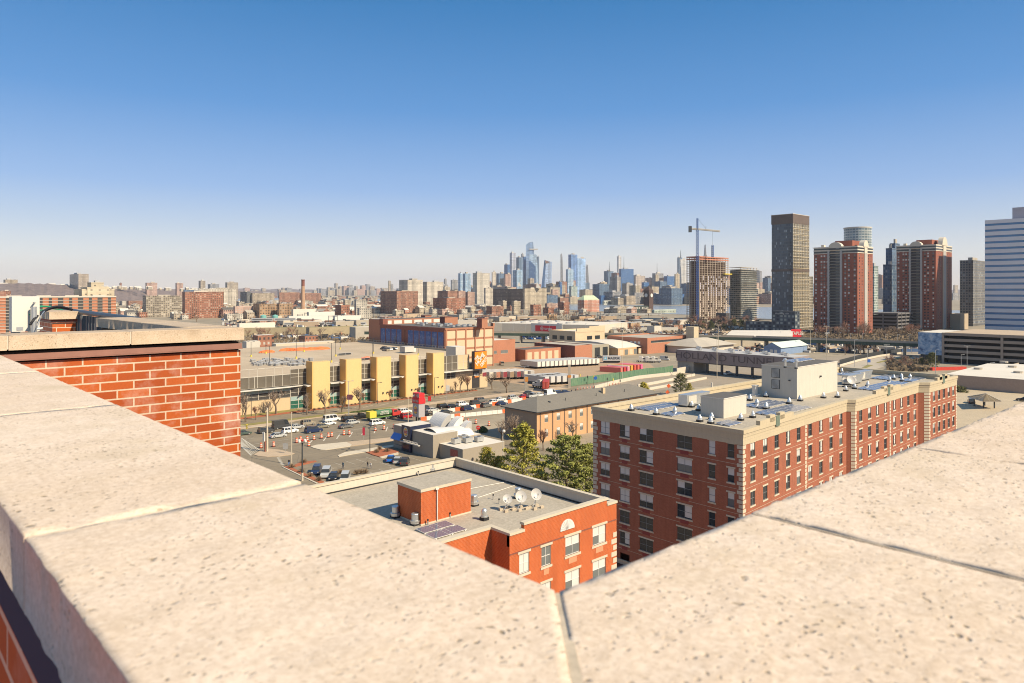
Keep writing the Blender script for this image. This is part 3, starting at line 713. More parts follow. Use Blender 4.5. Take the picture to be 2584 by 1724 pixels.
# merlon sections on the sunny side
def merlon(p0,p1,a0,a1,hgt=.55):
 d=dirof(p0,p1);n_=Vector((d.y,-d.x));b_=MB()
 for aa,ab,hh in((a0,a1,hgt),((a0+a1)/2-2.2,(a0+a1)/2-.8,hgt+.35),((a0+a1)/2+.8,(a0+a1)/2+2.2,hgt+.35)):
  q_=[(p0[0]+d.x*t+n_.x*o_,p0[1]+d.y*t+n_.y*o_)for t,o_ in((aa,.2),(ab,.2),(ab,-.35),(aa,-.35))]
  b_.prism(q_,Z2,Z2+hh)
 b_.build('raised_parapet',M['cast'],b2)
 mid=(a0+a1)/2;c_=Vector((p0[0],p0[1]))+d*mid+n_*.24;b_=MB();b_.obox(c_.x,c_.y,1.1,.06,Z2-.75,Z2+.65,math.atan2(d.y,d.x));b_.build('scupper_grille',plain('verdigris_grille',(.13,.17,.13),.7,.3,9),b2)
merlon(cA,s1e,4.3,14.5);merlon(s2s,s2e,8.5,20.5);merlon(s3s,s3e,4,11)
# quoins
q=MB();zq=Z2-1.95
quoins(q,cA,dirof(cA,s1e),0,4,zq,.44,.12,.8,.55);quoins(q,cB,dirof(cB,cA),math.hypot(cA[0]-cB[0],cA[1]-cB[1]),4,zq,.44,.12,-.8,-.55)
quoins(q,cB,dirof(cB,cA),0,4,zq,.5,.12,.7,.95)
quoins(q,cA,dirof(cA,s1e),along(cA,s1e,'V',448,500),4,zq,.44,.12,.7,.5)
quoins(q,s2s,dirof(s2s,s2e),0,4,zq,.44,.12,.7,.5);quoins(q,s2s,dirof(s2s,s2e),along(s2s,s2e,'V',1175,300),4,zq,.44,.12,.7,.5)
quoins(q,s3s,dirof(s3s,s3e),0,4,zq,.44,.12,.7,.5);quoins(q,s3s,dirof(s3s,s3e),15.5,4,zq,.44,.12,.5,.5)
quoins(q,s1e,dirof(s1e,s2s),1.28,4,zq,.44,.12,-.6,-.6);quoins(q,s2e,dirof(s2e,s3s),1.95,4,zq,.44,.12,-.9,-.9)
q.build('quoin',M['cast_l'],b2)
b=MB()
for k in range(1,8):
 z=zt2-pitch*k+.62
 for p0,p1 in((cB,cA),(cA,s1e),(s2s,s2e),(s3s,s3e)):
  d=dirof(p0,p1);n_=Vector((d.y,-d.x));A=Vector(p0)+n_*.012;B=Vector(p1)+n_*.012
  b.quad([(A.x,A.y,z),(B.x,B.y,z),(B.x,B.y,z+.035),(A.x,A.y,z+.035)])
b.build('mortar_line',M['cast_l'],b2)
# shop front with its sign at the foot of the shaded side
d=dirof(cB,cA);n_=Vector((d.y,-d.x));ang=math.atan2(d.y,d.x)
b=MB();c_=Vector(cB)+d*12.3+n_*.12;b.obox(c_.x,c_.y,24.4,.24,4.3,4.9,ang);b.build('shop_cornice',M['cast'],b2)
b=MB();c_=Vector(cB)+d*12.3+n_*.5;b.obox(c_.x,c_.y,24.4,.9,3.0,4.28,ang);sg=b.build('sign_band',plain('maroon_awning',(.07,.018,.022),.6),b2)
tp=Vector(cB)+d*8.0+n_*.98;text('Food','lettering',(tp.x-0,tp.y,3.65),.95,M['cast_l'],(rad(90),0,ang),sg,shear=.25)
tp=Vector(cB)+d*12.3+n_*.98;text('Ma','lettering',(tp.x,tp.y,3.65),.95,M['cast_l'],(rad(90),0,ang),sg,shear=.25)
b=MB()
for k in range(8):
 c_=Vector(cB)+d*(1.8+k*3.0)+n_*.05;b.obox(c_.x,c_.y,2.5,.1,.3,2.9,ang)
b.build('shop_window',M['glass_d'],b2)
# penthouses
def penthouse(pl,pc,pr,r,ztop,lab,lou):
 """corner pc, left end pl (along +Y), right end pr (along +X) at roof level"""
 C=GZ(r,*pc,ZR2);Lf=GZ(r,*pl,ZR2);Rf=GZ(r,*pr,ZR2);x0,y0=C.x,C.y;y1=Lf.y;x1=Rf.x
 t_=thing('roof_penthouse',lab,'penthouse',((x0+x1)/2,(y0+y1)/2,ZR2),'penthouses on the red brick roof');b=MB();b.box(x0,x1,y0,y1,ZR2,ztop-.12,0)
 b.build('wall',M['offwhite'],t_)
 b=MB();b.box(x0-.06,x1+.06,y0-.06,y1+.06,ztop-.12,ztop,0,1);b.build('roof',[M['white'],M['roof_d']],t_)
 if lou:
  for z0 in(ztop-4.0,ztop-2.1):
   b=MB();ya=y0+3.0;b.box(x0-.05,x0,ya,ya+1.5,z0,z0+1.55,0)
   for k in range(9):b.box(x0-.09,x0-.05,ya+.1,ya+1.4,z0+.12+k*.16,z0+.19+k*.16,1)
   b.build('louvre',[M['metal_d'],M['whiteframe']],t_)
  b=MB();b.box(x0-.18,x0,y1-6.4+1.2,y1-6.1+1.2,ZR2+3.0,ZR2+3.2);b.box(x0+8.4,x0+8.75,y0-.25,y0,ZR2+3.1,ZR2+3.35);b.build('wall_lamp',M['metal_d'],t_)
 return x0,x1,y0,y1
pa=penthouse((35,1240),(622,1280),(1180,1155),'O',ZR2+5.45,'large grey white penthouse with two louvres and flues on top',True)
pb=penthouse((1380,1265),(1665,1310),(1925,1240),'N',ZR2+2.85,'smaller white cube penthouse near the shaded end of the red roof',False)
fl_=thing('roof_flue','','flue');b=MB();b.cyl(0,0,0,1.35,.2,n=12);b.cyl(0,0,1.25,1.45,.36,.34,n=12);b.cyl(0,0,1.45,1.6,.34,.1,n=12);b.cyl(0,0,0,.25,.26,n=12,mi=1);b.build('flue_pipe',[M['metal'],M['metal_d']],fl_);snapshot(fl_)
for x,y,lb in((455,830,'metal flue closer to the shaded edge on the big penthouse'),(610,845,'metal flue near the corner on the big penthouse')):
 X_,Y_=at('O',x,y,ZR2+5.45);place(fl_,USED,(X_,Y_,ZR2+5.45),0,lb,'flues on the big penthouse')
sp2=panel_proto(1.6,1.0,10);nsp=0
def field(r,quad_,nx,ny,z,where):
 global nsp
 q=[GZ(r,x,y,z)for x,y in quad_]
 for i in range(nx):
  for j in range(ny):
   u,v=(i+.5)/nx,(j+.5)/ny;p=(q[0]*(1-u)+q[1]*u)*(1-v)+(q[3]*(1-u)+q[2]*u)*v
   place(sp2,USED,(p.x,p.y,z),0,'solar panel among the rows '+where,'solar panels '+where);nsp+=1
field('N',((520,1185),(690,1130),(1060,1115),(600,1180)),1,1,ZR2,'behind the white cube penthouse')
def rowf(r,a,c,n,z,where,rows=1,dy=1.15):
 p,q=GZ(r,*a,z),GZ(r,*c,z)
 n=max(1,int(abs(q.x-p.x)/1.66))
 for j in range(rows):
  for i in range(n):
   X_=min(p.x,q.x)+.83+i*1.66;place(sp2,USED,(X_,p.y-j*dy,z),0,'solar panel in the rows '+where,'solar panels '+where)
rowf('N',(520,1190),(1050,1115),6,ZR2,'along the far parapet of the red roof',3)
rowf('N',(880,1270),(1380,1280),6,ZR2,'in front of the white cube penthouse',2)
rowf('N',(1600,1395),(1900,1350),4,ZR2,'by the front corner of the red roof',2)
rowf('N',(1950,1160),(2340,1075),5,ZR2,'between the two penthouses',3)
rowf('O',(60,1490),(540,1345),6,ZR2,'along the sunny cornice',3)
rowf('O',(1190,935),(1480,885),5,ZR2,'behind the big penthouse',2)
rowf('O',(1510,1140),(2150,1040),8,ZR2,'along the far sunny cornice',3)
rowf('O',(1700,990),(1960,935),5,ZR2,'by the back parapet',3)
rowf('I',(480,500),(850,440),6,ZR2,'at the end of the long red roof',2)
b_=MB();X_,Y_=pa[0]+9,(pa[2]+pa[3])/2
for i in range(5):
 for j in range(2):place(sp2,USED,(pa[0]+7+i*1.66,pa[3]-2.2+j*1.15,ZR2+5.45),0,'solar panel lying on top of the big penthouse','solar panels on the big penthouse')
vents=[('N',475,1210,'near the far corner of the shaded cornice'),('N',795,1262,'second along the shaded cornice'),('N',1038,1245,'third along the shaded cornice beside blue panels'),('N',1253,1165,'beside the folded rooftop hatch'),
('N',1345,1210,'in the shadow of the white cube penthouse'),('N',1358,1352,'lowest one by the shaded cornice'),('N',1512,1325,'before the white cube penthouse'),('N',1500,1378,'just below the one before the white cube'),
('N',1885,1335,'tall one at the corner of the white cube'),('N',2040,1300,'next to the tall one along the sunny side'),('N',2210,1190,'between the panels by the penthouse'),('N',2095,1140,'behind the middle panels'),
('N',2005,1080,'behind the white cube near the big penthouse'),('O',668,1300,'at the front corner of the big penthouse'),('O',512,1340,'before the shaded face of the big penthouse'),('O',995,1258,'along the sunny face of the big penthouse'),
('O',1192,1250,'by the sunny end of the big penthouse'),('O',1310,1160,'under the cluster of round dishes'),('O',1435,1128,'to the side of the dish cluster'),('O',1620,1095,'behind the castellated parapet'),
('O',1930,1025,'among the far panels'),('O',1988,995,'beyond the far panels'),('O',2098,978,'close to the back parapet'),('O',2220,985,'last but one to the back parapet'),('I',458,500,'by the panels at the end of the roof'),
('O',1255,900,'near the far panels behind the big penthouse'),('O',1540,930,'behind the rooftop hoods'),('O',190,1410,'among panels near the sunny cornice'),('O',58,1360,'beside the reddish panels'),('O',185,1245,'at the shaded foot of the big penthouse')]
for r,x,y,lb in vents:
 X_,Y_=at(r,x,y,ZR2);place(vc,USED,(X_,Y_,ZR2),0,'silver cone vent '+lb,'cone vents on the red brick roof')
hood=thing('rooftop_hood','','air handler');b=MB();b.prism([(-3,-.8),(2.2,-.8),(2.2,.8),(-3,.8)],.25,1.9,0,taper=[(-3,-.8),(3.6,-.8),(3.6,.8),(-3,.8)]);b.box(-3,2,-.7,.7,0,.25,1);b.build('casing',[M['metal'],M['metal_d']],hood)
b=MB();b.box(-2.6,-.4,-.83,-.8,.5,1.7);b.build('access_panel',M['offwhite'],hood);snapshot(hood)
for r,x,y,lb in(('O',1450,1060,'long grey rooftop air hood nearer the dishes'),('O',1580,1010,'long grey rooftop air hood behind the first'),('N',1320,1140,'white folded air hood beside the white cube penthouse')):
 X_,Y_=at(r,x,y,ZR2);place(hood,USED,(X_,Y_+.6,ZR2),0,lb,'air hoods on the red brick roof')
for x,y,R_,lb in((1297,1100,.55,'smaller round white dish at the shaded side of the roof cluster'),(1378,1105,.85,'large round white dish in the middle of the roof cluster'),(1435,1085,.45,'smallest round white dish of the roof cluster')):
 ZR_=ZR;ZR=ZR2;X_,Y_=at('O',x,y,ZR2)
 t_=thing('satellite_dish',lb,'satellite dish',(X_,Y_,ZR2),'dish cluster on the red brick roof')
 b=MB();c_=Vector((X_,Y_,ZR2+1.3));az,tl=rad(-125),rad(28);dr=Vector((math.cos(az)*math.cos(tl),math.sin(az)*math.cos(tl),math.sin(tl)));s1=dr.cross(Vector((0,0,1))).normalized();s2=s1.cross(dr);n=16
 for k in range(4):
  ra,rb=R_*k/4,R_*(k+1)/4;fa=lambda r_,j,o_:c_+dr*(.3*(r_/R_)**2*R_-o_)+(s1*math.cos(2*math.pi*j/n)+s2*math.sin(2*math.pi*j/n))*r_
  for j in range(n):
   b.quad([fa(ra,j,0),fa(rb,j,0),fa(rb,j+1,0),fa(ra,j+1,0)]);b.quad([fa(ra,j+1,.03),fa(rb,j+1,.03),fa(rb,j,.03),fa(ra,j,.03)])
 b.build('reflector',plain('dish_grey_white',(.66,.64,.60)),t_);b=MB();b.cyl(X_,Y_,ZR2,ZR2+1.25,.05,n=8);b.box(X_-.4,X_+.4,Y_-.4,Y_+.4,ZR2,ZR2+.15);b.build('mast',M['metal_d'],t_);ZR=ZR_
X_,Y_=at('O',870,1215,ZR2);t_=thing('horn_antenna','white curved horn antenna in front of the big penthouse','antenna',(X_,Y_,ZR2));b=MB();b.cyl(X_,Y_,ZR2,ZR2+1.6,.2,.12,n=8);b.ball((X_+.3,Y_,ZR2+1.6),.45,.3,.35);b.build('horn',M['offwhite'],t_)
X_,Y_=at('O',30,1225,ZR2);t_=thing('roof_fan','white round exhaust fan beside the big penthouse','fan',(X_,Y_,ZR2));b=MB();b.cyl(X_,Y_,ZR2,ZR2+.25,.9,n=12);b.cyl(X_,Y_,ZR2+.25,ZR2+1.7,.5,n=12);b.cyl(X_,Y_,ZR2+1.7,ZR2+1.85,.6,n=12);b.build('fan_housing',M['white'],t_)
X_,Y_=at('N',1515,985,ZR2);t_=thing('vent_stack','slim white stack standing behind the white cube penthouse','flue',(X_,Y_,ZR2));b=MB();b.cyl(X_,Y_,ZR2,ZR2+1.9,.16,n=8);b.build('stack_pipe',M['offwhite'],t_)
# ================================================================== ground, streets and lots
def sheet(name,pts,z,mat,kind='structure'):
 b=MB();b.quad([(p[0],p[1],z)for p in pts]);return struct(b.build(name,mat),kind)
gt=NT('city_ground',Roughness=.95);c0=gt.co()
n1=gt.noise(.004,6,.65,c0);n2=gt.noise(.05,6,.7,c0);n3=gt.noise(1.2,4,.7,c0)
gc=gt.ramp(n1,[(.35,(.25,.20,.135)),(.47,(.38,.31,.215)),(.55,(.29,.235,.16)),(.65,(.45,.375,.27))])
gc=gt.mix(gt.rng(n2,.35,.65,0,.6),gc,(.13,.11,.08));gc=gt.mix(gt.rng(n3,.4,.7,0,.3),gc,(.40,.35,.27));gt.set('Base Color',gc)
at_=NT('street_asphalt',Roughness=.92);c0=at_.co()
st=at_.n('Mapping',{'Vector':c0,'Scale':(.05,.9,1)}).outputs[0]
a1=at_.noise(.12,6,.65,c0);a2=at_.noise(1.0,5,.7,st);a3=at_.noise(9,3,.7,c0);v_=at_.n('TexVoronoi',{'Vector':c0,'Scale':.09},feature='DISTANCE_TO_EDGE').outputs[0]
ac_=at_.mix(at_.rng(a1,.35,.65,0,1),(.205,.165,.112),(.27,.217,.148));ac_=at_.mix(at_.rng(a2,.4,.65,0,.4),ac_,(.145,.116,.08));ac_=at_.mix(at_.rng(a3,.4,.7,0,.25),ac_,(.27,.22,.155))
ac_=at_.mix(at_.rng(v_,0,.012,.5,0),ac_,(.10,.085,.07));at_.set('Base Color',ac_);ASP=at_.m
b=MB();b.quad([(-3000,-9000,0),(30000,-9000,0),(30000,30000,0),(-3000,30000,0)]);struct(b.build('ground',gt.m,org=(0,0,0)))
ST=M['asphalt']
sheet('street',[(40,190),(330,186),(330,231.5),(40,231.5)],.02,ASP)
sheet('parking_lot',[(60,66),(140,66),(140,190),(60,190)],.016,ASP)
sheet('road',[(60,231.5),(210,231.5),(210,239.5),(60,239.5)],.024,ASP)
def strip(name,pts,z0,z1,mat,label=None):
 b=MB();b.prism([(p[0],p[1])for p in pts],z0,z1);return struct(b.build(name,mat))
strip('sidewalk',[(60,222.5),(104,222.5),(112,225),(236,218),(236,223.5),(60,231.3)],.02,.16,M['tan'])
strip('verge',[(64,226.5),(118,225.6),(150,224.6),(150,226.6),(118,228.6),(64,230.4)],.16,.22,M['grass'])
strip('planting_bed',[(66,239.6),(200,239.6),(200,242),(66,242)],.02,.2,M['mulch'])
strip('lawn',[(60,240.0),(120,240.0),(120,246.5),(60,246.5)],.02,.18,M['grass'])
strip('traffic_island',[GZ('J',*p)for p in((115,385),(200,330),(330,300),(480,315),(690,365),(640,385),(480,405),(300,415),(180,405))],.02,.17,M['tan'])
strip('white_island',[GZ('J',*p)for p in((915,270),(1000,245),(1420,205),(1500,240),(1480,265),(1130,318),(1060,315),(960,290))],.02,.17,M['cast_l'])
strip('tan_island',[GZ('J',*p)for p in((1425,205),(2140,130),(2140,175),(1485,264),(1505,240))],.02,.165,M['tan'])
strip('sidewalk',[GZ('J',*p)for p in((1300,395),(1400,350),(2140,235),(2140,262),(1690,345),(1320,412))],.02,.16,M['cast_l'])
strip('planting_bed',[GZ('J',*p)for p in((1700,350),(2050,290),(2160,345),(1890,415),(1800,390))],.02,.2,M['mulch'])
strip('kerb',[GZ('J',*p)for p in((1885,418),(2150,350),(2160,375),(1920,432))],.02,.15,M['cast_l'])
strip('planting_bed',[GZ('J',*p)for p in((540,555),(600,548),(1110,770),(1030,785))],.02,.2,M['mulch'])
strip('kerb',[GZ('J',*p)for p in((500,550),(540,558),(1030,788),(990,788))],.02,.15,M['cast_l'])
strip('planting_bed',[GZ('J',*p)for p in((660,545),(780,490),(980,470),(1000,480),(700,552))],.02,.2,M['mulch'])
def line(b,p,q,wd=.14,z=.03):
 p,q=Vector((p[0],p[1])),Vector((q[0],q[1]));d=(q-p).normalized();n_=Vector((-d.y,d.x))*wd/2
 b.quad([(*(p-n_),z),(*(q-n_),z),(*(q+n_),z),(*(p+n_),z)])
b=MB()
for Y_,(xa,xb)in((201.6+1.7,(60,240)),):line(b,(xa,Y_-5),(xb,Y_-6))
for k in range(26):
 for Y_ in(206.6,210.4,214.2,218.0):
  x=62+k*7.5;line(b,(x,Y_),(x+2.8,Y_))
for k in range(9):
 x=96+k*4.2;line(b,(x,189.0),(x+4.5,195.0),.35)
pa_,pb_=GZ('Y',90,450),GZ('Y',540,745);pc_,pd_=GZ('Y',80,640),GZ('Y',330,880)
line(b,pa_,pb_,.25);line(b,pc_,pd_,.25)
for k in range(14):
 t=(k+.5)/14;line(b,pa_*(1-t)+pb_*t,pc_*(1-t)+pd_*t,.16,.026)
for k in range(8):
 x=79+k*3.0;line(b,(x,144),(x,149.5));line(b,(x+1.5,158),(x+1.5,163),.1)
for k in range(7):line(b,(98+k*2.9,150.5),(98+k*2.9,155.5),.1)
for k in range(10):line(b,(126+k*7,233.6),(131+k*7,235.2),.25)
for k in range(8):
 p=GZ('J',440+k*8,420+k*15);line(b,p,p+Vector((.9,.2,0)),.45)
struct(b.build('road_markings',M['paint'],org=(0,0,0)))

# ================================================================== the long cream and glass store across the street
WY,DZ=247.0,11.0
cream=plain('cream_yellow_panel',(.64,.465,.205),.8,.07,.5,streak=True)
creamd=plain('buff_wall',(.58,.43,.26),.85,.06,.4,streak=True)
scr=plain('perforated_brown_screen',(.13,.108,.08),.6,.2,.4,fine=14)
aqua=plain('aqua_glass_panel',(.32,.42,.40),.15,.12,1)
green=plain('green_glass',(.03,.12,.085),.12,.2,1)
shop=plain('display_glass',(.07,.065,.06),.1,.4,1.2)
tr=M['offwhite']
hd=thing('store_building','wide store with five cream curved fins, brown glass screens and rooftop parking','building',(150,300,0))
b=MB();b.box(60,212,WY,WY+.4,0,4.6,0);b.prism([(60,WY+.4),(209,WY+.4),(209,300),(236,300),(236,400),(60,400)],0,DZ,1,2);b.build('wall',[creamd,M['concrete'],M['roof_d']],hd)
tl=NT('deck_topping',Roughness=.95);c0=tl.co();d1=tl.noise(.03,6,.65,c0);ms=tl.n('Mapping',{'Vector':c0,'Scale':(.08,1.2,1)}).outputs[0];d2=tl.noise(1,5,.7,ms)
tl.set('Base Color',tl.mix(tl.rng(d2,.4,.65,0,.35),tl.mix(tl.rng(d1,.35,.65,0,1),(.43,.335,.23),(.55,.435,.30)),(.30,.24,.17)))
b=MB();b.prism([(60,WY+.5),(209,WY+.5),(209,300),(236,300),(236,400),(60,400)],DZ,DZ+.05);b.build('parking_deck',tl.m,hd)
b=MB()
for k in range(34):x=82+k*4.5;line(b,(x,300),(x,305),.1,DZ+.058);line(b,(x,322),(x,332),.1,DZ+.058);line(b,(x,352),(x,362),.1,DZ+.058)
b.build('deck_marking',M['paint'],hd)
xw=[]
for r,x in(('K',1050),('K',1525),('K',1960),('L',580),('L',965)):
 xw.append(onY(r,x,900,242.3)[0])
xw2=[onY(r,x,900,242.3)[0]for r,x in(('K',1340),('K',1785),('K',2205),('L',800),('L',1165))]
for a,c in zip(xw,xw2):
 b=MB();n=8;ctr=[]
 for k in range(n+1):
  t=k/n;ctr.append((a+(c-a)*t,242.3+2.0*t**2.2))
 poly=[(x,y)for x,y in ctr]+[(c,WY),(a,WY)]
 b.prism(poly,0,17.0,0);b.box(a-.02,a+.45,242.28,WY,.02,17.25,1);b.build('fin',[cream,plain('ochre_edge',(.72,.40,.13),.8,.05)],hd)
 b=MB();b.prism([(a-2.2,241.6),(a+.02,243.2),(a+.02,WY),(a-1.2,WY)],8.4,8.75);b.build('canopy',M['white'],hd)
 for k in range(2):
  b=MB();b.obox(a+3.0+2.2*k,242.3+(.3 if k else.05),.5,.35,2.8,3.4);b.build('wall_light',M['metal_d'],hd)
gaps=list(zip(xw2[:-1],xw[1:]))
def glazed(x0,x1,z0,z1,nx,nz,glass,y=WY-.1,name='window',fr=.09):
 """curtain wall: one window object per bay"""
 for i in range(nx):
  a=x0+(x1-x0)*i/nx;c=x0+(x1-x0)*(i+1)/nx;b=MB();b.box(a,c,y-.02,y+.05,z0,z1,0)
  b.box(a,a+fr,y-.1,y-.02,z0,z1,1);b.box(c-fr,c,y-.1,y-.02,z0,z1,1)
  for k in range(nz+1):
   z=z0+(z1-z0)*k/nz;b.box(a+fr,c-fr,y-.1,y-.02,max(z0,z-fr/2),min(z1,z+fr/2),1)
  b.build(name,[glass,tr],hd)
for a,c in gaps:
 glazed(a,c,8.9,14.6,2,3,scr);glazed(a,c,6.9,8.3,2,1,aqua);glazed(a,c,4.6,6.9,2,2,shop);glazed(a,c,3.2,4.6,2,1,aqua);glazed(a,c,.3,3.2,2,2,green)
 b=MB();b.box(a+.1,c-.1,WY-3.2,WY-.12,8.35,8.6);b.build('canopy',M['white'],hd)
 b=MB();
 for i in range(3):x=a+(c-a)*i/2;b.box(x-.06,x+.06,WY-.2,WY-.08,14.6,15.9)
 b.box(a,c,WY-.2,WY-.1,15.75,15.9);b.box(a,c,WY-.2,WY-.1,15.1,15.2);b.build('screen_frame',tr,hd)
x0=78;x1=xw[0]
glazed(x0,x1-6.2,8.9,12.9,6,1,scr);glazed(x1-6.2,x1,8.9,14.6,2,2,scr)
glazed(x0,x1-6.2,7.0,8.3,10,1,aqua);glazed(x0,x1-6.2,4.7,7.0,10,2,shop);glazed(x1-6.2,x1,4.7,7.6,2,2,shop);glazed(x1-6.2,x1,3.2,4.7,2,1,aqua);glazed(x1-6.2,x1,.3,3.2,2,2,green)
b=MB();b.prism([(x0,WY-2.2),(x1-8,WY-2.2),(x1-.1,WY-.2),(x0,WY-.1)],8.35,8.6);b.build('canopy',M['white'],hd)
b=MB()
for i in range(14):x=x0+(x1-x0-6.2)*i/13;b.box(x-.06,x+.06,WY-.2,WY-.08,8.9,15.8)
b.box(x0,x1,WY-.2,WY-.1,15.65,15.8);b.box(x0,x1,WY-.21,WY-.09,12.95,13.1);b.box(x0,x1-6.2,WY+2,WY+2.4,DZ+.04,DZ+1.1);b.build('screen_frame',tr,hd)
xa=xw2[-1];sx0=onY('L',1540,300,243.8)[0];sx1=onY('L',1715,300,243.8)[0]
glazed(xa,xa+9.2,8.9,15.2,3,2,scr);glazed(xa+9.2,sx0,8.9,15.2,2,2,creamd)
glazed(xa,xa+8.2,5.2,8.2,3,2,shop)
b=MB();b.box(xa,xa+8.2,WY-.15,WY+.1,0,5.2);b.box(xa+8.2,sx1+.5,WY-.15,WY+.1,5.4,6.8,0);b.box(xa+8.2,sx0+1.5,WY-.15,WY+.1,0,5.4)
b.box(sx1-1.2,sx1+.5,WY-.2,WY+8,0,5.2);b.build('wall',creamd,hd)
b=MB();b.box(xa+8.2,sx1+.5,WY-.16,WY+.05,6.8,8.3);b.build('wall_band',M['concrete'],hd)
b=MB();b.box(xa-.2,sx1+.8,WY-3.0,WY-.2,8.35,8.62);b.build('canopy',M['white'],hd)
b=MB();b.box(sx0+1.6,sx1-1.3,WY-.1,WY+.0,.05,4.9);b.build('loading_opening',plain('dark_entry',(.04,.035,.035),.9),hd)
b=MB();b.box(sx0+2.2,sx0+5.6,WY-.3,WY-.16,5.4,7.6,0);b.box(sx0+2.5,sx0+3.8,WY-.34,WY-.3,5.5,6.4,1);b.box(sx0+4.0,sx0+5.3,WY-.34,WY-.3,5.5,6.4,1);b.build('entry_sign',[M['metal_d'],M['white']],hd)
b=MB();b.box(sx0+3.0,sx0+5.5,WY-.32,WY-.16,4.7,5.2);b.build('orange_banner',plain('orange_paint',(.80,.24,.05),.6,.03),hd)
# the big orange diamond lettered sign, set out from the wall
sign=thing('store_sign','square orange sign with slanted white stencil letters on the store end','sign',((sx0+sx1)/2,243.5,8.7))
b=MB();b.box(sx0,sx1,243.3,245.2,8.75,16.6);b.build('sign_box',plain('sign_black',(.035,.022,.02),.5),sign)
b=MB();b.box(sx0+.2,sx1-.15,243.22,243.3,8.95,16.4);face=b.build('sign_face',plain('sign_orange',(.88,.23,.01),.5,.02),sign)
cx_,cz_=(sx0+sx1)/2,12.7
for wd,off,sz,sh in(('THE',2.35,1.75,0),('HOME',0.45,2.85,.2),('DEPOT',-1.95,2.05,.2)):
 a=rad(45);dx,dz=-math.sin(a)*off,math.cos(a)*off;ex={'THE':-.9,'HOME':0,'DEPOT':.7}[wd]
 t_=text(wd,'lettering',(cx_+dx+ex*math.cos(a),243.19,cz_+dz+ex*math.sin(a)),sz,M['white'],(0,0,0),face,bold=.06,spacing=.92)
 t_.rotation_euler=(Matrix.Rotation(rad(-45),4,'Y')@ Matrix.Rotation(rad(90),4,'X')).to_euler();t_.scale=(.82,1,1)
b=MB();b.box(sx0-3.5,sx0+1.8,WY+5,WY+12,DZ+.05,18.3,0,1);tag(b.build('rooftop_elevator',[M['offwhite'],M['white']]),'pale stucco lift house beside the orange sign on the store roof','lift house')

# ================================================================== mural warehouse
mX,mY,mY1,mX1,mZ=239.0,314.0,379.0,274.5,22.4
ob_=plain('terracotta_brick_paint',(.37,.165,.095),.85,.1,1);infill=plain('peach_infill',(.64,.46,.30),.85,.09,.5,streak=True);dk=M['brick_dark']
mu=thing('mural_warehouse','terracotta framed warehouse with a blue sky mural on its long shaded side','warehouse',(256,345,0))
b=MB();b.box(mX,mX1,mY,mY1,0,mZ,0,1);b.box(mX,mX+3.5,mY1-3,mY1+1,mZ,mZ+3.6,2);b.build('wall',[ob_,M['roof_d'],dk],mu)
b=MB();b.box(mX-.25,mX-.01,mY,mY1,0,mZ+.5);b.box(mX-.01,mX+.4,mY,mY1,mZ,mZ+.5);b.box(mX-.35,mX-.25,mY,mY1,mZ-1.7,mZ-.9);b.build('shaded_wall',dk,mu)  # dark brick tone paints shade on this face of the terracotta body
mt=NT('mural_sky',Roughness=.8);uvm=mt.co('UV');s_=mt.n('SeparateXYZ',{0:uvm});nz=mt.noise(.16,6,.65,uvm);nz2=mt.noise(.5,5,.7,uvm)
mc=mt.ramp(mt.math('ADD',mt.rng(s_.outputs[1],6,21,0,.8),mt.math('MULTIPLY',nz,.35)),[(.25,(.12,.13,.19)),(.5,(.22,.19,.26)),(.65,(.12,.17,.33)),(.9,(.05,.10,.26))])
mc=mt.mix(mt.rng(nz2,.5,.7,0,.6),mc,(.38,.36,.50));mt.set('Base Color',mc)
fig=plain('mural_figure',(.17,.18,.22),.8,.5,.7)
npn=11
for k in range(npn):
 a=mY+.6+(mY1-mY-1.2)*k/npn;c=mY+.6+(mY1-mY-1.2)*(k+1)/npn
 if k==6:
  continue
 b=MB();b.box(mX-.32,mX-.25,a+.45,c-.45,4,mZ-1.9);b.build('mural_panel',mt.m,mu)
def figure(y,hgt,flip,z0=7):
 b=MB();xx=mX-.36
 def pl(pts):
  pp=[(xx,y+flip*p*hgt,z0+q*hgt)for p,q in pts];b.quad(pp)
  b.quad([(mX-.3,*p[1:])for p in pp][::-1])
 pl([(-.3,0),(-.24,.35),(-.1,.55),(-.05,.75),(.05,.75),(.1,.55),(.24,.35),(.3,0)][::-1 if flip>0 else 1]);n=12
 pl([(.1*math.cos(2*math.pi*k/n),.83+.12*math.sin(2*math.pi*k/n))for k in range(n)][::-1 if flip>0 else 1])
 pl([(.1,.5),(.55,.22),(.62,.28),(.2,.6)][::-1 if flip>0 else 1]);pl([(-.1,.55),(-.5,.3),(-.45,.22),(-.1,.42)][::-1 if flip>0 else 1])
 b.build('painted_figure',fig,mu)
figure(mY+10.5,12,-1,6);figure(mY1-17,12,1,5);figure(mY1-25,9,-1,5);figure(mY1-9,8,1,5);figure(mY+25,6,1,6)
b=MB();yk=mY+.6+(mY1-mY-1.2)*6.5/npn;b.box(mX-.3,mX-.25,yk-.8,yk+.8,4,mZ-1);b.build('name_panel',plain('name_panel_brown',(.16,.06,.04),.8,.3,1),mu)
nb=5;bwid=(mX1-mX-1.6)/nb
for j in range(4):
 for i in range(nb):
  x=mX+.9+i*bwid;z1_=mZ-1.3-j*5.3;b=MB();b.box(x+.5,x+bwid-.5,mY-.06,mY-.0,z1_-4.2,z1_);b.build('infill_panel',infill,mu)
b=MB()
for i in range(nb+1):x=mX+.9+i*bwid;b.box(x-.45,x+.45,mY-.35,mY-.0,0,mZ-.6)
b.box(mX,mX1,mY-.4,mY,mZ-.6,mZ+.4);b.build('pilaster',ob_,mu)
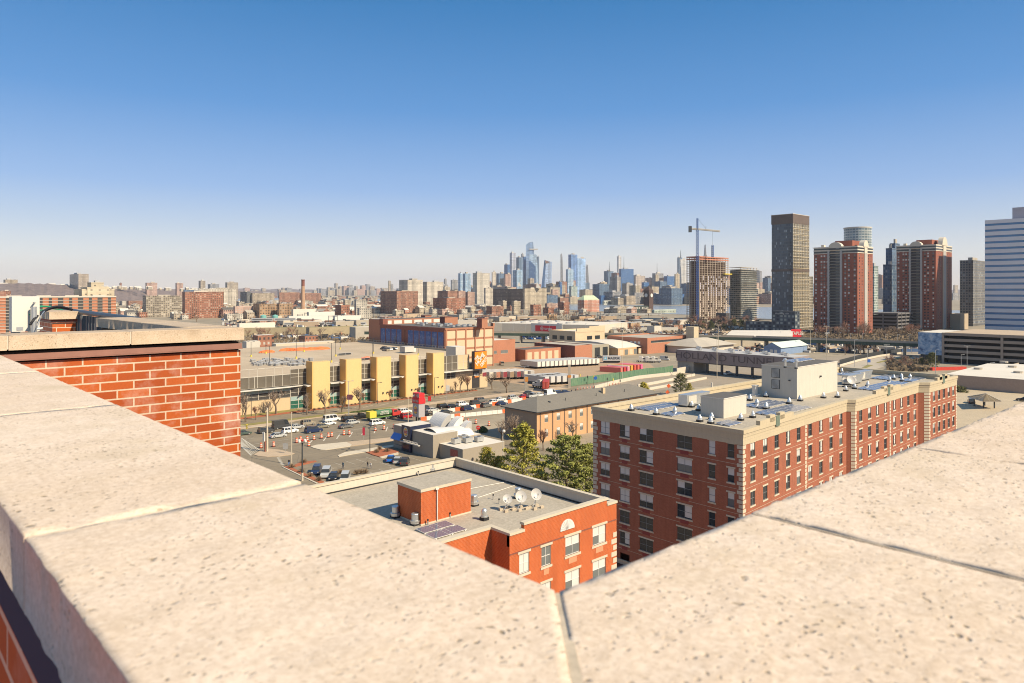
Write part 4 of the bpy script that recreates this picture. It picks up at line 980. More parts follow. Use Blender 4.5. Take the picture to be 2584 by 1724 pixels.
b=MB();b.box(mX1-.9,mX1+.3,mY-.3,mY+2,mZ+.4,mZ+2.2,0);b.build('corner_pier',ob_,mu)
for(r,xa_,ya,xb,yb,d_,lb)in(('C',1500,905,1640,810,405,'terracotta lift head at the sunny end of the mural warehouse roof'),('C',970,880,1140,785,455,'red stair head with a shade-dark side in the middle behind the mural warehouse'),
('C',700,890,845,765,500,'orange stair head with a shade-dark side above the upper storey of the warehouse')):
 u0,v0=Z(r,xa_,ya);u1,v1=Z(r,xb,yb);A=P(u0,v0,d_);B=P(u1,v1,d_);b=MB();w_=(u1-u0)*d_/FPX
 t_=thing('roof_stairhead',lb,'stair head',(A.x+w_*.6,A.y,mZ));b.box(A.x,A.x+w_*.75,A.y-w_*.5,A.y+1.5,mZ,B.z);b.build('wall',ob_,t_)
 b=MB();b.box(A.x-.05,A.x+w_*.78,A.y-w_*.53,A.y+1.6,B.z,B.z+.25);b.box(A.x-.06,A.x,A.y-w_*.5,A.y+1.5,mZ,B.z);b.build('trim',dk,t_)  # dark plate over the left side paints its shade
# upper storey at its back
us=thing('upper_storey','long one storey addition with white panels at the back of the mural warehouse','building',(262,385,0))
b=MB();b.box(mX+.5,300,mY1+1,mY1+14,0,mZ+3.2,0,1);b.build('wall',[ob_,M['roof_d']],us)
for i in range(7):b=MB();b.box(mX+3+i*7.6,mX+8.8+i*7.6,mY1+.9,mY1+1,mZ+.3,mZ+2.4);b.build('panel',M['white'],us)
rng_=random.Random(3)
hv=thing('rooftop_unit','','air conditioner');b=MB();b.box(-1.1,1.1,-.8,.8,.2,1.4,0);b.box(-.9,.9,-.6,.6,0,.2,1);b.cyl(0,0,1.4,1.5,.5,n=10,mi=1);b.build('casing',[M['metal'],M['metal_d']],hv);snapshot(hv)
for k in range(16):
 place(hv,USED,(mX+5+rng_.random()*26,mY+8+rng_.random()*52,mZ),rng_.choice((0,rad(90))),'grey rooftop unit scattered over the mural warehouse roof','units on the mural warehouse roof')

# ================================================================== sheds, brick buildings and yards beyond
def simple(name,lab,cat,x0,x1,y0,y1,z1,wall,roof,wins=(),group=None,par=.4,z0=0,extra=None):
 """flat roofed building with parapet; wins: (face, a0, a1, zb, zt, n, material)"""
 t_=thing(name,lab,cat,((x0+x1)/2,(y0+y1)/2,z0),group)
 b=MB();b.box(x0,x1,y0,y1,z0,z1,0);b.build('wall',wall,t_)
 b=MB()
 if par:b.box(x0,x1,y0,y0+.3,z1,z1+par,0);b.box(x0,x1,y1-.3,y1,z1,z1+par,0);b.box(x0,x0+.3,y0+.3,y1-.3,z1,z1+par,0);b.box(x1-.3,x1,y0+.3,y1-.3,z1,z1+par,0);b.build('parapet',wall,t_);b=MB()
 b.box(x0+.3,x1-.3,y0+.3,y1-.3,z1-.02,z1+.06);b.build('roof',roof,t_)
 for fc,a0,a1,zb,zt,n,m_,*nm in wins:
  for k in range(n):
   w_=(a1-a0)/n;p,q=a0+w_*(k+.18),a0+w_*(k+.82);b=MB()
   if n==1:p,q=a0,a1
   if fc=='X':b.box(x0-.06,x0,p,q,zb,zt,0);b.box(x0-.1,x0-.06,p-.05,q+.05,zb-.15,zb,1)
   else:b.box(p,q,y0-.06,y0,zb,zt,0);b.box(p-.05,q+.05,y0-.1,y0-.06,zb-.15,zb,1)
   b.build(nm[0]if nm else 'window',[m_,M['concrete_l']],t_)
 return t_
gd,gmd=M['glass_d'],M['glass_m']
pal=plain('peach_brick',(.42,.175,.10),.85,.15,1)
simple('brick_annex','plain peach brick two storey block touching the mural warehouse','building',274.8,300.5,324,350,13.2,pal,M['roof_w'],[('Y',278,296,5.6,7.4,2,gmd)])
simple('brick_shed','low brick shed with tall blind arches facing the trailer yard','shed',303,334,317.5,333,6.9,pal,M['roof_d'],[('Y',303.5,333,.4,5.6,5,infill,'blind_arch')])
simple('brick_garage','dark sided brick garage with a pale roller door','garage',337.5,354,308.5,345,8.2,M['brick_dark'],M['roof_t'],[('Y',345,351,.1,4.6,1,M['roof_g'],'roller_door')])
b=MB();b.box(337.5,354,308.42,308.5,0,8.6);tag(b.build('garage_facade',pal),'thin sunlit-toned orange brick front of the dark sided garage','wall')  # orange front and dark walls paint the sunlit and shaded sides
simple('beige_shed','grey beige shed with dark open bays behind the trailers','shed',357,374,311,352,7.3,plain('beige_render',(.34,.30,.23),.85),M['roof_t'],[('Y',358,374,.2,6,2,gd,'open_bay'),('X',313,350,.2,5.5,3,gd,'open_bay')])
t_=thing('white_roof_shed','workshop with a bright white humped roof and tan brick front','workshop',(410,335,0))
b=MB();b.box(376,396,305,356,0,5.0);b.build('wall',plain('tan_brick_front',(.55,.36,.2),.85,.1,1),t_)
b=MB();n=8;prof=[(305+51*k/n,5.0+3.6*math.sin(math.pi*k/n)**.7)for k in range(n+1)]
for k in range(n):b.quad([(375.6,prof[k][0],prof[k][1]),(404.4,prof[k][0],prof[k][1]),(404.4,prof[k+1][0],prof[k+1][1]),(375.6,prof[k+1][0],prof[k+1][1])])
b.quad([(375.6,y,z)for y,z in prof]);b.quad([(404.4,y,z)for y,z in prof][::-1]);b.build('roof',M['roof_w'],t_)
for k in range(5):b=MB();b.box(378+k*5,381.5+k*5,304.9,305,.3,3.8);b.build('door',gmd if k%2 else infill,t_)
simple('firehouse','red brick fire station with a ribbon window over three dark bays','fire station',402,452,300.5,336,10.0,pal,M['roof_t'],[('Y',406,448,7.4,8.9,1,gd,'ribbon_window'),('Y',420,451,.3,5.6,3,gd,'bay_door'),('X',306,316,6.6,8.2,3,M['blind'])],par=.9)
simple('beige_loft','beige brick three storey loft with a stepped gable','building',396.5,430,362,389,12.2,plain('beige_brick',(.60,.46,.30),.85,.1,1),M['roof_w'],[('X',364,387,6.4,9.4,3,gd),('X',364,387,1.5,4.2,3,gd),('Y',408,426,6.4,9.2,2,gd)],par=1.0)
b=MB();b.box(398,430.2,361.8,362.6,12.2,15.2);b.box(412,430.2,361.8,362.6,15.2,16.4);tag(b.build('stepped_gable_wall',plain('beige_brick',(.60,.46,.30))),'stepped sunlit gable wall rising over the beige loft','wall')
sw=thing('long_white_store','very long low white roofed store beyond the green viaduct','store',(560,520,0));b=MB();b.prism([(498,580),(506,566),(548,469),(620,490),(590,600)],0,9.3,0,1);b.build('wall',[M['concrete_l'],M['roof_w']],sw)
for k in range(9):b=MB();b.obox(530+(k%3)*22,505+k*9,5,3,9.3,10.8);b.build('rooftop_unit',M['metal'],sw)
sg=thing('billboard','white framed billboard with a red field and white lettering','billboard',(530,505,0));A=P(*Z('D',735,1430),738);B=P(*Z('D',1025,1430),722);zl,zh=A.z,P(*Z('D',735,1348),738).z;d_=B-A;L_=d_.length;c_=(A+B)/2;an=math.atan2(d_.y,d_.x);nv=Vector((math.sin(an),-math.cos(an),0));ux=Vector((math.cos(an),math.sin(an),0))
b=MB();b.obox(c_.x+ux.x,c_.y+ux.y,L_+13,.5,zl-1.4,zh+2,an);b.obox(A.x,A.y,.5,.5,0,zl-1.4,an,1);b.obox(B.x,B.y,.5,.5,0,zl-1.4,an,1);b.build('frame',[M['white'],M['metal_d']],sg)
b=MB();f_=c_+nv*.35;b.obox(f_.x,f_.y,L_,.2,zl,zh,an);rf=b.build('red_field',plain('sign_red',(.70,.02,.035),.5,.02),sg);hh_=zh-zl;b=MB();lc_=c_+nv*.5-ux*L_*.17
for r0,r1 in((.33,.22),(.13,.0)):
 n=20
 for k in range(n):
  q_=lambda r_,k_:tuple(lc_+ux*(r_*hh_*math.cos(2*math.pi*k_/n))+Vector((0,0,(zl+zh)/2-lc_.z+r_*hh_*math.sin(2*math.pi*k_/n))))
  b.quad([q_(r0,k),q_(r0,k+1),q_(r1,k+1),q_(r1,k)]if r1 else[q_(r0,k),q_(r0,k+1),q_(0,0)])
b.build('ring_logo',M['white'],rf);tp=c_+nv*.5+ux*L_*.13
text('target','lettering',(tp.x,tp.y,(zl+zh)/2),hh_*.62,M['white'],(rad(90),0,an),rf,bold=.05,sx=1.05)

# trailer yard
tan_y=plain('yard_dirt',(.42,.29,.18),.95,.15,.1,fine=2)
sheet('yard',[(228,224),(312,224),(352,262),(352,300),(228,300)],.03,tan_y)
sheet('yard_apron',[(212,224),(228,224),(228,310),(212,300)],.028,ASP)
def trailer(w_=2.6,L_=14.0,hgt=4.0,body=None,door=None,reefer=False,cont=False):
 t_=thing('semi_trailer' if not cont else 'shipping_container','','trailer' if not cont else 'container');b=MB();z0=1.15 if not cont else.15
 b.box(-w_/2,w_/2,0,L_,z0,hgt if not cont else z0+2.6,0)
 b.build('body',body,t_)
 b=MB();b.box(-w_/2+.06,w_/2-.06,-.05,0,z0+.1,(hgt if not cont else z0+2.6)-.1)
 b.build('door',door or body,t_)
 if not cont:
  b=MB();b.box(-w_/2+.2,w_/2-.2,.3,L_-.5,.85,z0)
  for y in(1.2,2.5):
   for x in(-w_/2+.25,w_/2-.25):b.v and None;b.obox(x,y,.45,1.0,0,.95)
  b.box(-.9,-.7,L_-3,L_-2.8,0,.9);b.box(.7,.9,L_-3,L_-2.8,0,.9);b.build('chassis',M['black'],t_)
 if reefer:b=MB();b.box(-.9,.9,L_,L_+.7,2,3.9);b.build('cooling_unit',M['white'],t_)
 snapshot(t_);return t_
wt_=plain('trailer_white',(.52,.49,.44),.5,.05,.5,streak=True);wt2=plain('trailer_cream',(.62,.56,.48),.6,.08,.5,streak=True)
tra=trailer(body=wt_,door=M['white']);n_w=15
for k in range(n_w):
 t=k/(n_w-1);X_=281+(319-281)*t;Y_=283.5-10*t
 place(tra,USED,(X_,Y_,0),0,'white box trailer in the long row parked door to door before the brick sheds','white trailers parked in the long row')
cols_t=[('maroon',(.22,.03,.04)),('grey',(.40,.37,.33)),('rust',(.38,.16,.10)),('brown',(.26,.18,.11)),('cream',(.60,.54,.44))]
trs={n_:trailer(body=wt2,door=plain('trailer_door_'+n_,c_,.6))for n_,c_ in cols_t}
for k,n_ in enumerate(('grey','maroon','cream','rust','maroon','brown','maroon','cream','grey')):
 A=GZ('L',1735+k*62,560+k*8,1.0);
 place(trs[n_],USED,(222+k*3.05,266-k*1.6,0),0,['grey','dark red','pale','rusty','dark red','brown','dark red','pale','grey'][k]+' doored trailer, number %s from the store end of the mixed trailer row'%['one','two','three','four','five','six','seven','eight','nine'][k],'trailers backed up behind the bare street trees')
trb=trailer(body=wt_,door=plain('trailer_door_steel',(.55,.53,.50),.5))
for k in range(6):
 place(trb,USED,(249-k*2.9+0,226.5+k*1.0,0),rad(0),'white trailer in the slanted group behind the green fence','trailers behind the green fence')
lt=trailer(body=wt_,door=M['white']);o_=place(lt,USED,(234,238,0),rad(-100),'grey trailer lettered along its side parked across the yard entrance')
text('MECCA','lettering',(-1.33,4.2,2.9),1.2,plain('letter_blue',(.05,.08,.2),.6),FX,o_,align='CENTER')
text('TRANSPORT','lettering',(-1.33,9.5,2.6),.8,plain('letter_blue',(.05,.08,.2),.6),FX,o_,align='CENTER')
mk=thing('lettered_trailer','pale grey container trailer with a blue star box and black capital lettering','trailer',(333,281,0));p,q=GZ('M',1815,762,0),GZ('M',2070,762,0)
d_=(q-p);L_=d_.length;an=math.atan2(d_.y,d_.x);c_=(p+q)/2
b=MB();b.obox(c_.x,c_.y+1.2,L_,2.6,1.3,4.3,an);bd=b.build('body',plain('container_grey',(.46,.45,.44),.6,.05,1,streak=True),mk);b=MB();b.obox(c_.x,c_.y+1.2,L_-1,2.0,.3,1.3,an);b.build('chassis',M['black'],mk)
n_=Vector((d_.y,-d_.x,0)).normalized();tp=c_+n_*.2+Vector((0,1.2,0))+n_*1.15
text('MAERSK','lettering',(tp.x+d_.x*.12,tp.y+d_.y*.12,2.85),2.0,plain('letter_black',(.03,.04,.06),.6),(rad(90),0,an),bd,bold=.03)
b=MB();s_=tp-d_*.36;b.obox(s_.x,s_.y,1.9,.06,1.9,3.8,an);b.build('star_box',plain('logo_blue',(.15,.42,.60),.6),mk)
def star(b,c,r,an,n=7,y=0):
 pts=[]
 for k in range(n*2):
  rr2=r if k%2==0 else r*.4;a_=math.pi*k/n+math.pi/2;pts.append((c[0]+rr2*math.cos(a_)*math.cos(an),c[1]+rr2*math.cos(a_)*math.sin(an),c[2]+rr2*math.sin(a_)))
 b.quad(pts)
b=MB();s2=s_+n_*.05;star(b,(s2.x,s2.y,2.85),.75,an);b.build('star',M['white'],mk)
ccs=[('red',(.42,.045,.03)),('salmon',(.62,.17,.12)),('dark red',(.45,.05,.05)),('pink',(.72,.22,.30)),('cream',(.55,.50,.36)),('yellow',(.62,.33,.06)),('brick red',(.55,.10,.07)),('rose',(.6,.13,.1)),('magenta',(.68,.12,.26))]
for k,(n_2,c_2)in enumerate(ccs):
 if k==0:continue
 m_=plain('container_'+n_2.replace(' ','_'),c_2,.6,.08,1,streak=True);tcn=trailer(2.44,12.2,2.9,m_,m_,cont=True)
 place(tcn,USED,(299.5+(k-1)*2.85+(0 if k<4 else 1.2),240.5+(0 if k<4 else 3),0),rad(14),n_2+' shipping container standing in the stack row behind the green fence','containers behind the green fence')
cred=plain('container_red',ccs[0][1],.6,.08,1,streak=True)
# green fence
fe=thing('green_fence','long green wooden board fence along the tunnel approach','fence',(275,222,0))
gf=NT('green_boards',Roughness=.8);uvf=gf.co('UV');mp=gf.n('Mapping',{'Vector':uvf,'Scale':(2.2,.15,1)}).outputs[0]
gf.set('Base Color',gf.mix(gf.rng(gf.noise(1.6,4,.8,mp),.35,.7,0,1),(.035,.13,.085),(.22,.30,.17)))
pts_f=[(239.5,221.5),(262,222.6),(285,222.8),(300,225),(312,222.1),(322,224)]
for i in range(len(pts_f)-1):
 b=MB();p,q=Vector(pts_f[i]),Vector(pts_f[i+1]);c_=(p+q)/2;d_=q-p;b.obox(c_.x,c_.y,d_.length-.02,.12,.1,3.6,math.atan2(d_.y,d_.x));b.build('board_panel',gf.m,fe)
# tunnel approach walls
cw=M['concrete_l']
def wallrun(name,lab,cat,pts,z0,z1,th,mat,grp=None):
 b=MB()
 for i in range(len(pts)-1):
  p,q=Vector(pts[i][:2]),Vector(pts[i+1][:2]);c_=(p+q)/2;d_=q-p;b.obox(c_.x,c_.y,d_.length,th,z0,z1+.002*i,math.atan2(d_.y,d_.x))
 return tag(b.build(name,mat),lab,cat,grp)
wallrun('concrete_wall','pale concrete barrier wall beside the green fence','wall',[GZ('N',0,935),GZ('N',270,860),GZ('N',560,800),GZ('N',1060,745)],0,1.6,.5,cw)
wallrun('concrete_wall','pale concrete retaining wall rising to the tunnel bridge','wall',[GZ('N',1060,742),GZ('N',1335,690)],0,3.2,.6,cw)
wallrun('concrete_barrier','middle concrete barrier on the tunnel approach','barrier',[GZ('N',560,905),GZ('N',860,850),GZ('N',1290,760)],0,1.2,.6,cw)
wallrun('concrete_barrier','concrete barrier in front of the two evergreens on the approach','barrier',[GZ('N',700,945),GZ('N',1000,890),GZ('N',1440,800)],0,1.1,.6,cw)
sheet('tunnel_approach',[(232,190),(420,160),(560,172),(560,200),(345,215),(312,221),(240,219)],.04,plain('approach_asphalt',(.33,.27,.2),.95,.1,.2,fine=2))
# the lettered bridge building
tb=thing('tunnel_bridge_building','brown grey toll bridge building carrying huge dark letters on its long shaded face','bridge',(335,195,0))
tg=plain('mauve_grey_panel',(.27,.215,.20),.85,.08,.3,streak=True)
b=MB();b.box(327,343,160,225.3,5.7,11.75,0,1);bd=b.build('wall',[tg,M['roof_g']],tb)
b=MB()
for y in range(163,226,7):b.box(326.9,327,y,y+.07,5.8,11.7)
b.build('panel_joint',M['metal_d'],tb)
b=MB();b.box(327.6,342,215,225,0,5.7);b.build('pier_block',M['concrete'],tb)
for k in range(6):b=MB();b.box(330,331,208-k*8.5,209-k*8.5,0,5.7);b.build('support_post',M['metal_d'],tb)
b=MB();b.box(328,342,161,224,5.2,5.7);b.build('underside_beam',M['metal_d'],tb)
ya,_=onX('N',1045,500,326.9);yb,_=onX('O',350,720,326.9);ym=(ya+yb)/2
lt_=text('HOLLAND TUNNEL','lettering',(326.88,ym,8.75),4.7,plain('faded_letter',(.13,.098,.09),.8,.1),FX,bd,bold=.0,ext=.02)
lt_.scale=(abs(ya-yb)/max(max(v.co.x for v in lt_.data.vertices)-min(v.co.x for v in lt_.data.vertices),1),1,1)
for k in range(12):
 place(hv,USED,(332+(k%2)*6,166+k*4.8,11.75),0,'small rooftop unit along the tunnel bridge building roof','units on the tunnel bridge roof')
# tall blank tower block and hip roof by it
p=G(1738,876);q=G(1762,876)
b=MB();b.box(446,452,292.5,299,0,17.4);tag(b.build('vent_tower',[M['cast']]),'tall blank tan concrete tower standing behind the tunnel bridge','tower')
t_=thing('hipped_building','low building with a tan hipped roof beside the blank tower','building',(445,300,0));b=MB();b.box(425,470,275,305,0,5);b.build('wall',M['concrete_l'],t_)
b=MB();b.prism([(423,273),(472,273),(472,307),(423,307)],5,9.6,0,taper=[(438,288),(457,288),(457,292),(438,292)]);b.build('roof',M['roof_t'],t_)
# blue shed
t_=thing('blue_shed','pale blue gabled shed with a mint roof beyond the tunnel bridge','shed',(478,240,0));b=MB();b.box(461.5,500,234.8,247.3,0,4.8);b.build('wall',plain('blue_siding',(.20,.28,.42),.7),t_)
b=MB();b.quad([(461,234,4.8),(501,234,4.8),(501,241,8.2),(461,241,8.2)]);b.quad([(461,241,8.2),(501,241,8.2),(501,248,4.8),(461,248,4.8)]);b.build('roof',plain('mint_roof',(.55,.62,.56),.7,.05),t_)
b=MB();b.quad([(461.2,247.3,4.8),(461.2,234.8,4.8),(461.2,241,8.1)]);b.build('gable',plain('blue_siding',(.20,.28,.42)),t_)
b=MB();b.box(461.3,461.5,237.5,239.5,0,3.4);b.box(461.3,461.5,240.5,242.5,0,3.4);b.build('door',M['white'],t_)

# elevated green viaduct
vi=thing('green_viaduct','long green steel viaduct crossing behind the yards','viaduct',(560,330,0));gv=plain('viaduct_green',(.055,.085,.06),.7,.2,.3);
vp=[(575,30,8.5),(523,169,8.5),(499,275,8.5),(474,322,8.5),(445,378,8.5),(418,430,8.3),(396,460,8.2),(330,545,8)]
for i in range(len(vp)-1):
 p,q=Vector(vp[i]),Vector(vp[i+1]);c_=(p+q)/2;d_=q-p;an=math.atan2(d_.y,d_.x)
 b=MB();b.obox(c_.x,c_.y,d_.length,11,c_.z-2.2,c_.z,an,0,1);b.build('deck',[gv,M['asphalt']],vi)
 b=MB();nn=Vector((-d_.y,d_.x,0)).normalized()
 for s__ in(-5.4,5.4):b.obox(c_.x+nn.x*s__,c_.y+nn.y*s__,d_.length,.2,c_.z,c_.z+.9,an)
 b.build('railing',M['concrete'],vi)
 for k in range(int(d_.length//16)):
  e_=p+d_*((k+.5)/(d_.length//16));b=MB();b.obox(e_.x,e_.y,1.0,8,0,e_.z-2.2,an);b.build('pier',M['concrete'],vi)
vi2=thing('brown_overpass','old brown stone rail embankment overpass behind the store parking','viaduct',(330,560,0))
for(ra,rb,z)in((('B',180,940),('B',1100,930),7.5),(('B',1100,930),('B',2120,900),8.5)):
 p,q=GZ(*ra,z),GZ(*rb,z);p=p*1;c_=(p+q)/2;d_=q-p;an=math.atan2(d_.y,d_.x);b=MB();b.obox(c_.x,c_.y,d_.length,9,0,z,an,0,1);b.build('embankment',[plain('old_stone',(.36,.29,.18),.9,.25,.4,streak=True),M['grass']],vi2)

# hip roofed motel
mo=thing('motel_building','two storey peach motel with a dark hipped roof','motel',(170,152,0))
hx0,hx1,hy0,hy1=143.4,200,145.6,159.2
ops_m=[];xs_m=[]
for k in range(8):
 x=146.5+k*5.0
 for zb in(1.2,5.4):ops_m.append((x-hx0,x+1.5-hx0,zb,zb+2.2));xs_m.append((x+.75,zb))
b=MB();b.facade((hx0,hy0),(hx1,hy0),0,8.6,ops_m,.15);b.quad([(hx0,hy1,0),(hx0,hy0,0),(hx0,hy0,8.6),(hx0,hy1,8.6)],1);b.quad([(hx1,hy0,0),(hx1,hy1,0),(hx1,hy1,8.6),(hx1,hy0,8.6)]);b.quad([(hx1,hy1,0),(hx0,hy1,0),(hx0,hy1,8.6),(hx1,hy1,8.6)])
b.build('wall',[plain('peach_stucco',(.58,.33,.17),.9,.1,.6,streak=True),plain('shaded_stucco',(.36,.26,.18),.9,.1,.6)],mo)  # browner stucco on the end wall paints its shade
mw=win_mesh('motel_window',1.5,2.2,'glass_m','whiteframe',1,sill=False,lint=False,blind=.4,dp=.12)
for x,z in xs_m:add_window(mw,(0,hy0),(1,0),x,z,mo)
b=MB()
for k in range(9):b.box(144.6+k*5.0,144.95+k*5.0,hy0-.12,hy0-.002,0,8.6)
b.build('pilaster',plain('dark_downspout',(.18,.12,.08),.8),mo)
b=MB();e0=[(hx0-.9,hy0-.9),(hx1+1,hy0-.9),(hx1+1,hy1+.9),(hx0-.9,hy1+.9)];b.prism(e0,8.6,8.9,1);b.prism(e0,8.9,11.8,0,taper=[(hx0+6.6,152.2),(hx1-6.6,152.2),(hx1-6.6,152.6),(hx0+6.6,152.6)])
b.build('roof',[M['shingle'],M['metal_d']],mo)
b=MB();b.box(176,177.1,148.8,149.6,9.5,12.3);b.build('chimney',creamd,mo)
b=MB();b.cyl(151.5,148.6,9.6,10.7,.5,.35,n=10);b.build('roof_vent',M['metal_d'],mo)
for k in range(5):b=MB();b.cyl(158+k*7,148.2+(k%2)*2.4,9.5,11.1,.09,n=6);b.build('pipe',M['metal_d'],mo)

# burger restaurant
bk_t=thing('restaurant','small grey brown fast food restaurant with white sail roofs','restaurant',(117,163,0))
gb=plain('taupe_siding',(.33,.28,.215),.8,.08,.8,streak=True);x0=110.5
b=MB();b.box(x0,x0+9,163.5,168.5,0,6.2);b.box(x0+.1,x0+8.9,163.9,168.4,6.2,6.3,1);b.box(x0,x0+8,150.2,159.4,0,6.0,0,1);b.box(x0+2,x0+16,140.5,150.2,0,3.6,0,1);b.box(x0+8,x0+16,150.2,164,0,4.2,0,1);b.build('wall',[gb,M['roof_w']],bk_t)
b=MB();b.box(x0-.7,x0+6,159.4,163.5,0,7.0,0,1);tw=b.build('entry_tower',[plain('navy_panel',(.012,.018,.05),.35,.1),M['roof_w']],bk_t)
def burger_logo(par_,c,r,kind):
 """round badge with yellow halves and a dark swoosh, facing -X"""
 x,y,z=c;n=24
 def disc(rx,rz,xx,m_,nm,lo=0,hi=2*math.pi,close=True,dz=0):
  b=MB();pts=[(xx,y-rx*math.cos(lo+(hi-lo)*k/n),z+dz+rz*math.sin(lo+(hi-lo)*k/n))for k in range(n if close else n+1)]
  b.quad(pts[::-1]);b.build(nm,m_,par_)
 b=MB();b.prism([(0,0),(1,0),(1,1),(0,1)],0,1);
 disc(r,r*1.25,x,M['white'],'badge_disc');disc(r*.85,r*1.08,x-.02,plain('badge_blue',(.04,.07,.22),.5),'badge_swoosh',rad(200),rad(400),False)
 disc(r*.68,r*.95,x-.04,M['white'],'badge_inner')
 disc(r*.62,r*.55,x-.06,plain('bun_yellow',(.80,.42,.05),.5),'badge_bun',0,math.pi,False,r*.42);disc(r*.62,r*.5,x-.06,plain('bun_yellow',(.8,.42,.05)),'badge_bun',math.pi,2*math.pi,False,-r*.42)
 rd_=plain('badge_red',(.55,.03,.03),.5)
 text('BURGER','lettering',(x-.08,y,z+r*.18),r*.42,rd_,FX,par_,ext=.01,bold=.01);text('KING','lettering',(x-.08,y,z-r*.2),r*.52,rd_,FX,par_,ext=.01,bold=.01)
burger_logo(tw,(x0-.72,161.5,5.3),1.05,0)
b=MB();b.quad([(x0-1.3,168.2,2.7),(x0-1.3,163.7,2.7),(x0-.02,163.7,4.2),(x0-.02,168.2,4.2)]);b.quad([(x0-1.3,168.2,2.66),(x0-.02,168.2,4.16),(x0-.02,163.7,4.16),(x0-1.3,163.7,2.66)]);b.build('awning',plain('awning_blue',(.07,.20,.55),.6,.05),bk_t)
b=MB();b.box(x0-1.5,x0-.8,154.5,163.2,2.6,2.85);b.build('entry_canopy',M['offwhite'],bk_t)
text('HOME OF THE WHOPPER','lettering',(x0-1.4,158.4,3.2),.72,M['white'],FX,bk_t,sx=.8)
b=MB();b.box(x0-.05,x0,164,168,.9,2.5);b.build('window',gmd,bk_t);b=MB();b.box(x0-.75,x0-.7,160,162.8,.1,2.5);b.build('door',gd,bk_t)
b=MB();b.box(x0+1.95,x0+2,142.5,145.5,1.2,3.0);b.build('poster',plain('poster_red',(.35,.08,.06),.6,.5,2),bk_t)
def sail(cx,cy,w_,l_,z0,z1,nm='sail_roof'):
 b=MB();n=8
 for k in range(n):
  a0_,a1_=k/n,(k+1)/n;f_=lambda t:(cx+w_*t,z0+(z1-z0)*(1-(1-t)**2));(xa_,za),(xb,zb)=f_(a0_),f_(a1_)
  b.quad([(xa_,cy,za),(xb,cy,zb),(xb,cy-l_,zb),(xa_,cy-l_,za)]);b.quad([(xa_,cy-l_,za-.15),(xb,cy-l_,zb-.15),(xb,cy,zb-.15),(xa_,cy,za-.15)])
 pr_=[f_(k/n)for k in range(n+1)];b.quad([(cx,cy-l_,3.5)]+[(cx+w_,cy-l_,3.5)]+[(x,cy-l_,z)for x,z in pr_[::-1]]);b.quad([(x,cy,z)for x,z in pr_]+[(cx+w_,cy,3.5),(cx,cy,3.5)])
 b.quad([(cx+w_,cy-l_,3.5),(cx+w_,cy,3.5),(cx+w_,cy,z1),(cx+w_,cy-l_,z1)]);b.build(nm,rm,bk_t)
rm=NT('standing_seam',Roughness=.5);uvr=rm.co();sxx=rm.n('SeparateXYZ',{0:uvr});sea=rm.math('LESS_THAN',rm.math('FRACT',rm.math('DIVIDE',sxx.outputs[1],.6)),.12)
rm.set('Base Color',rm.mix(sea,(.70,.66,.60),(.42,.40,.37)));rm=rm.m
sail(x0+9,166,4.5,6,4.2,8.6);sail(x0+10,158.5,4.5,2.4,4.2,8.2);sail(x0+11.5,155,3.5,2.2,4.2,7.4)
b=MB();n=10
for k in range(n):
 a0_,a1_=math.pi*k/n,math.pi*(k+1)/n
 b.quad([(x0+2.2,154.7-4.2*math.cos(a0_),4.2+2.6*math.sin(a0_)),(x0+14,154.7-4.2*math.cos(a0_),4.0+2.0*math.sin(a0_)),(x0+14,154.7-4.2*math.cos(a1_),4.0+2.0*math.sin(a1_)),(x0+2.2,154.7-4.2*math.cos(a1_),4.2+2.6*math.sin(a1_))][::-1])
b.build('barrel_roof',rm,bk_t)
for k,(dx,dy)in enumerate(((5,147),(8,146),(11,145),(9,149))):
 place(hv,USED,(x0+dx,dy,3.6),0,'dusty rooftop unit crowded behind the restaurant barrel roof','units on the restaurant roof')
ps=thing('pole_sign','tall restaurant sign with a red top over a round badge','sign',(136.5,195,0));sxp=136.4
b=MB();b.box(sxp,sxp+2.4,193.2,196.6,1.9,6.3);pb_=b.build('badge_box',plain('sign_grey',(.40,.37,.37),.5,.03),ps);b=MB();b.box(sxp-.1,sxp+2.5,193.0,196.8,6.3,7.9);b.box(sxp+.1,sxp+2.2,193.1,196.7,7.9,9.7);rdm=plain('sign_red_box',(.70,.03,.035),.45,.03);rb_=b.build('red_top',rdm,ps)
b=MB();b.cyl(sxp+.8,195.6,0,2,.3,n=8);b.cyl(sxp+.8,194.2,0,2,.3,n=8);b.build('post',M['metal_d'],ps)
burger_logo(pb_,(sxp-.03,194.9,4.1),1.25,1)
text('24 HR','lettering',(sxp+.06,194.9,8.8),1.5,M['white'],FX,rb_,ext=.01,bold=.02);text('DRIVE THRU','lettering',(sxp-.13,194.9,7.1),.95,M['white'],FX,rb_,ext=.01,sx=.6,bold=.01)

# white striped roof and parking deck by the right edge, glazed pyramid
pk=thing('deck_parking','raised parking deck with faded bays beyond the long red block','parking deck',(260,60,0))
b=MB();b.box(196,420,-60,92,0,7.0);b.build('structure',M['concrete'],pk);b=MB();b.box(196,420,-60,92,7,7.06);b.build('deck',plain('deck_tan',(.50,.40,.27),.95,.1,.15,fine=2),pk)
b=MB()
for j in range(6):
 for k in range(26):x=206+k*3.0;line(b,(x,78-j*20),(x,73-j*20),.12,7.07)
b.build('deck_marking',M['paint'],pk)
b=MB();b.box(195.6,420,91.6,92,7,8.1);b.box(195.6,196,-60,91.6,7,8.1);b.build('parapet',M['concrete'],pk)
q0=GZ('I',1110,380,12.0);ww=thing('white_flat_roof','broad bright white flat roof with a brown shaded edge at the picture side','building',(330,110,0))
wv=[GZ('I',1110,388,12),GZ('I',2400,478,12),GZ('I',2800,250,12),GZ('I',1760,225,12)]
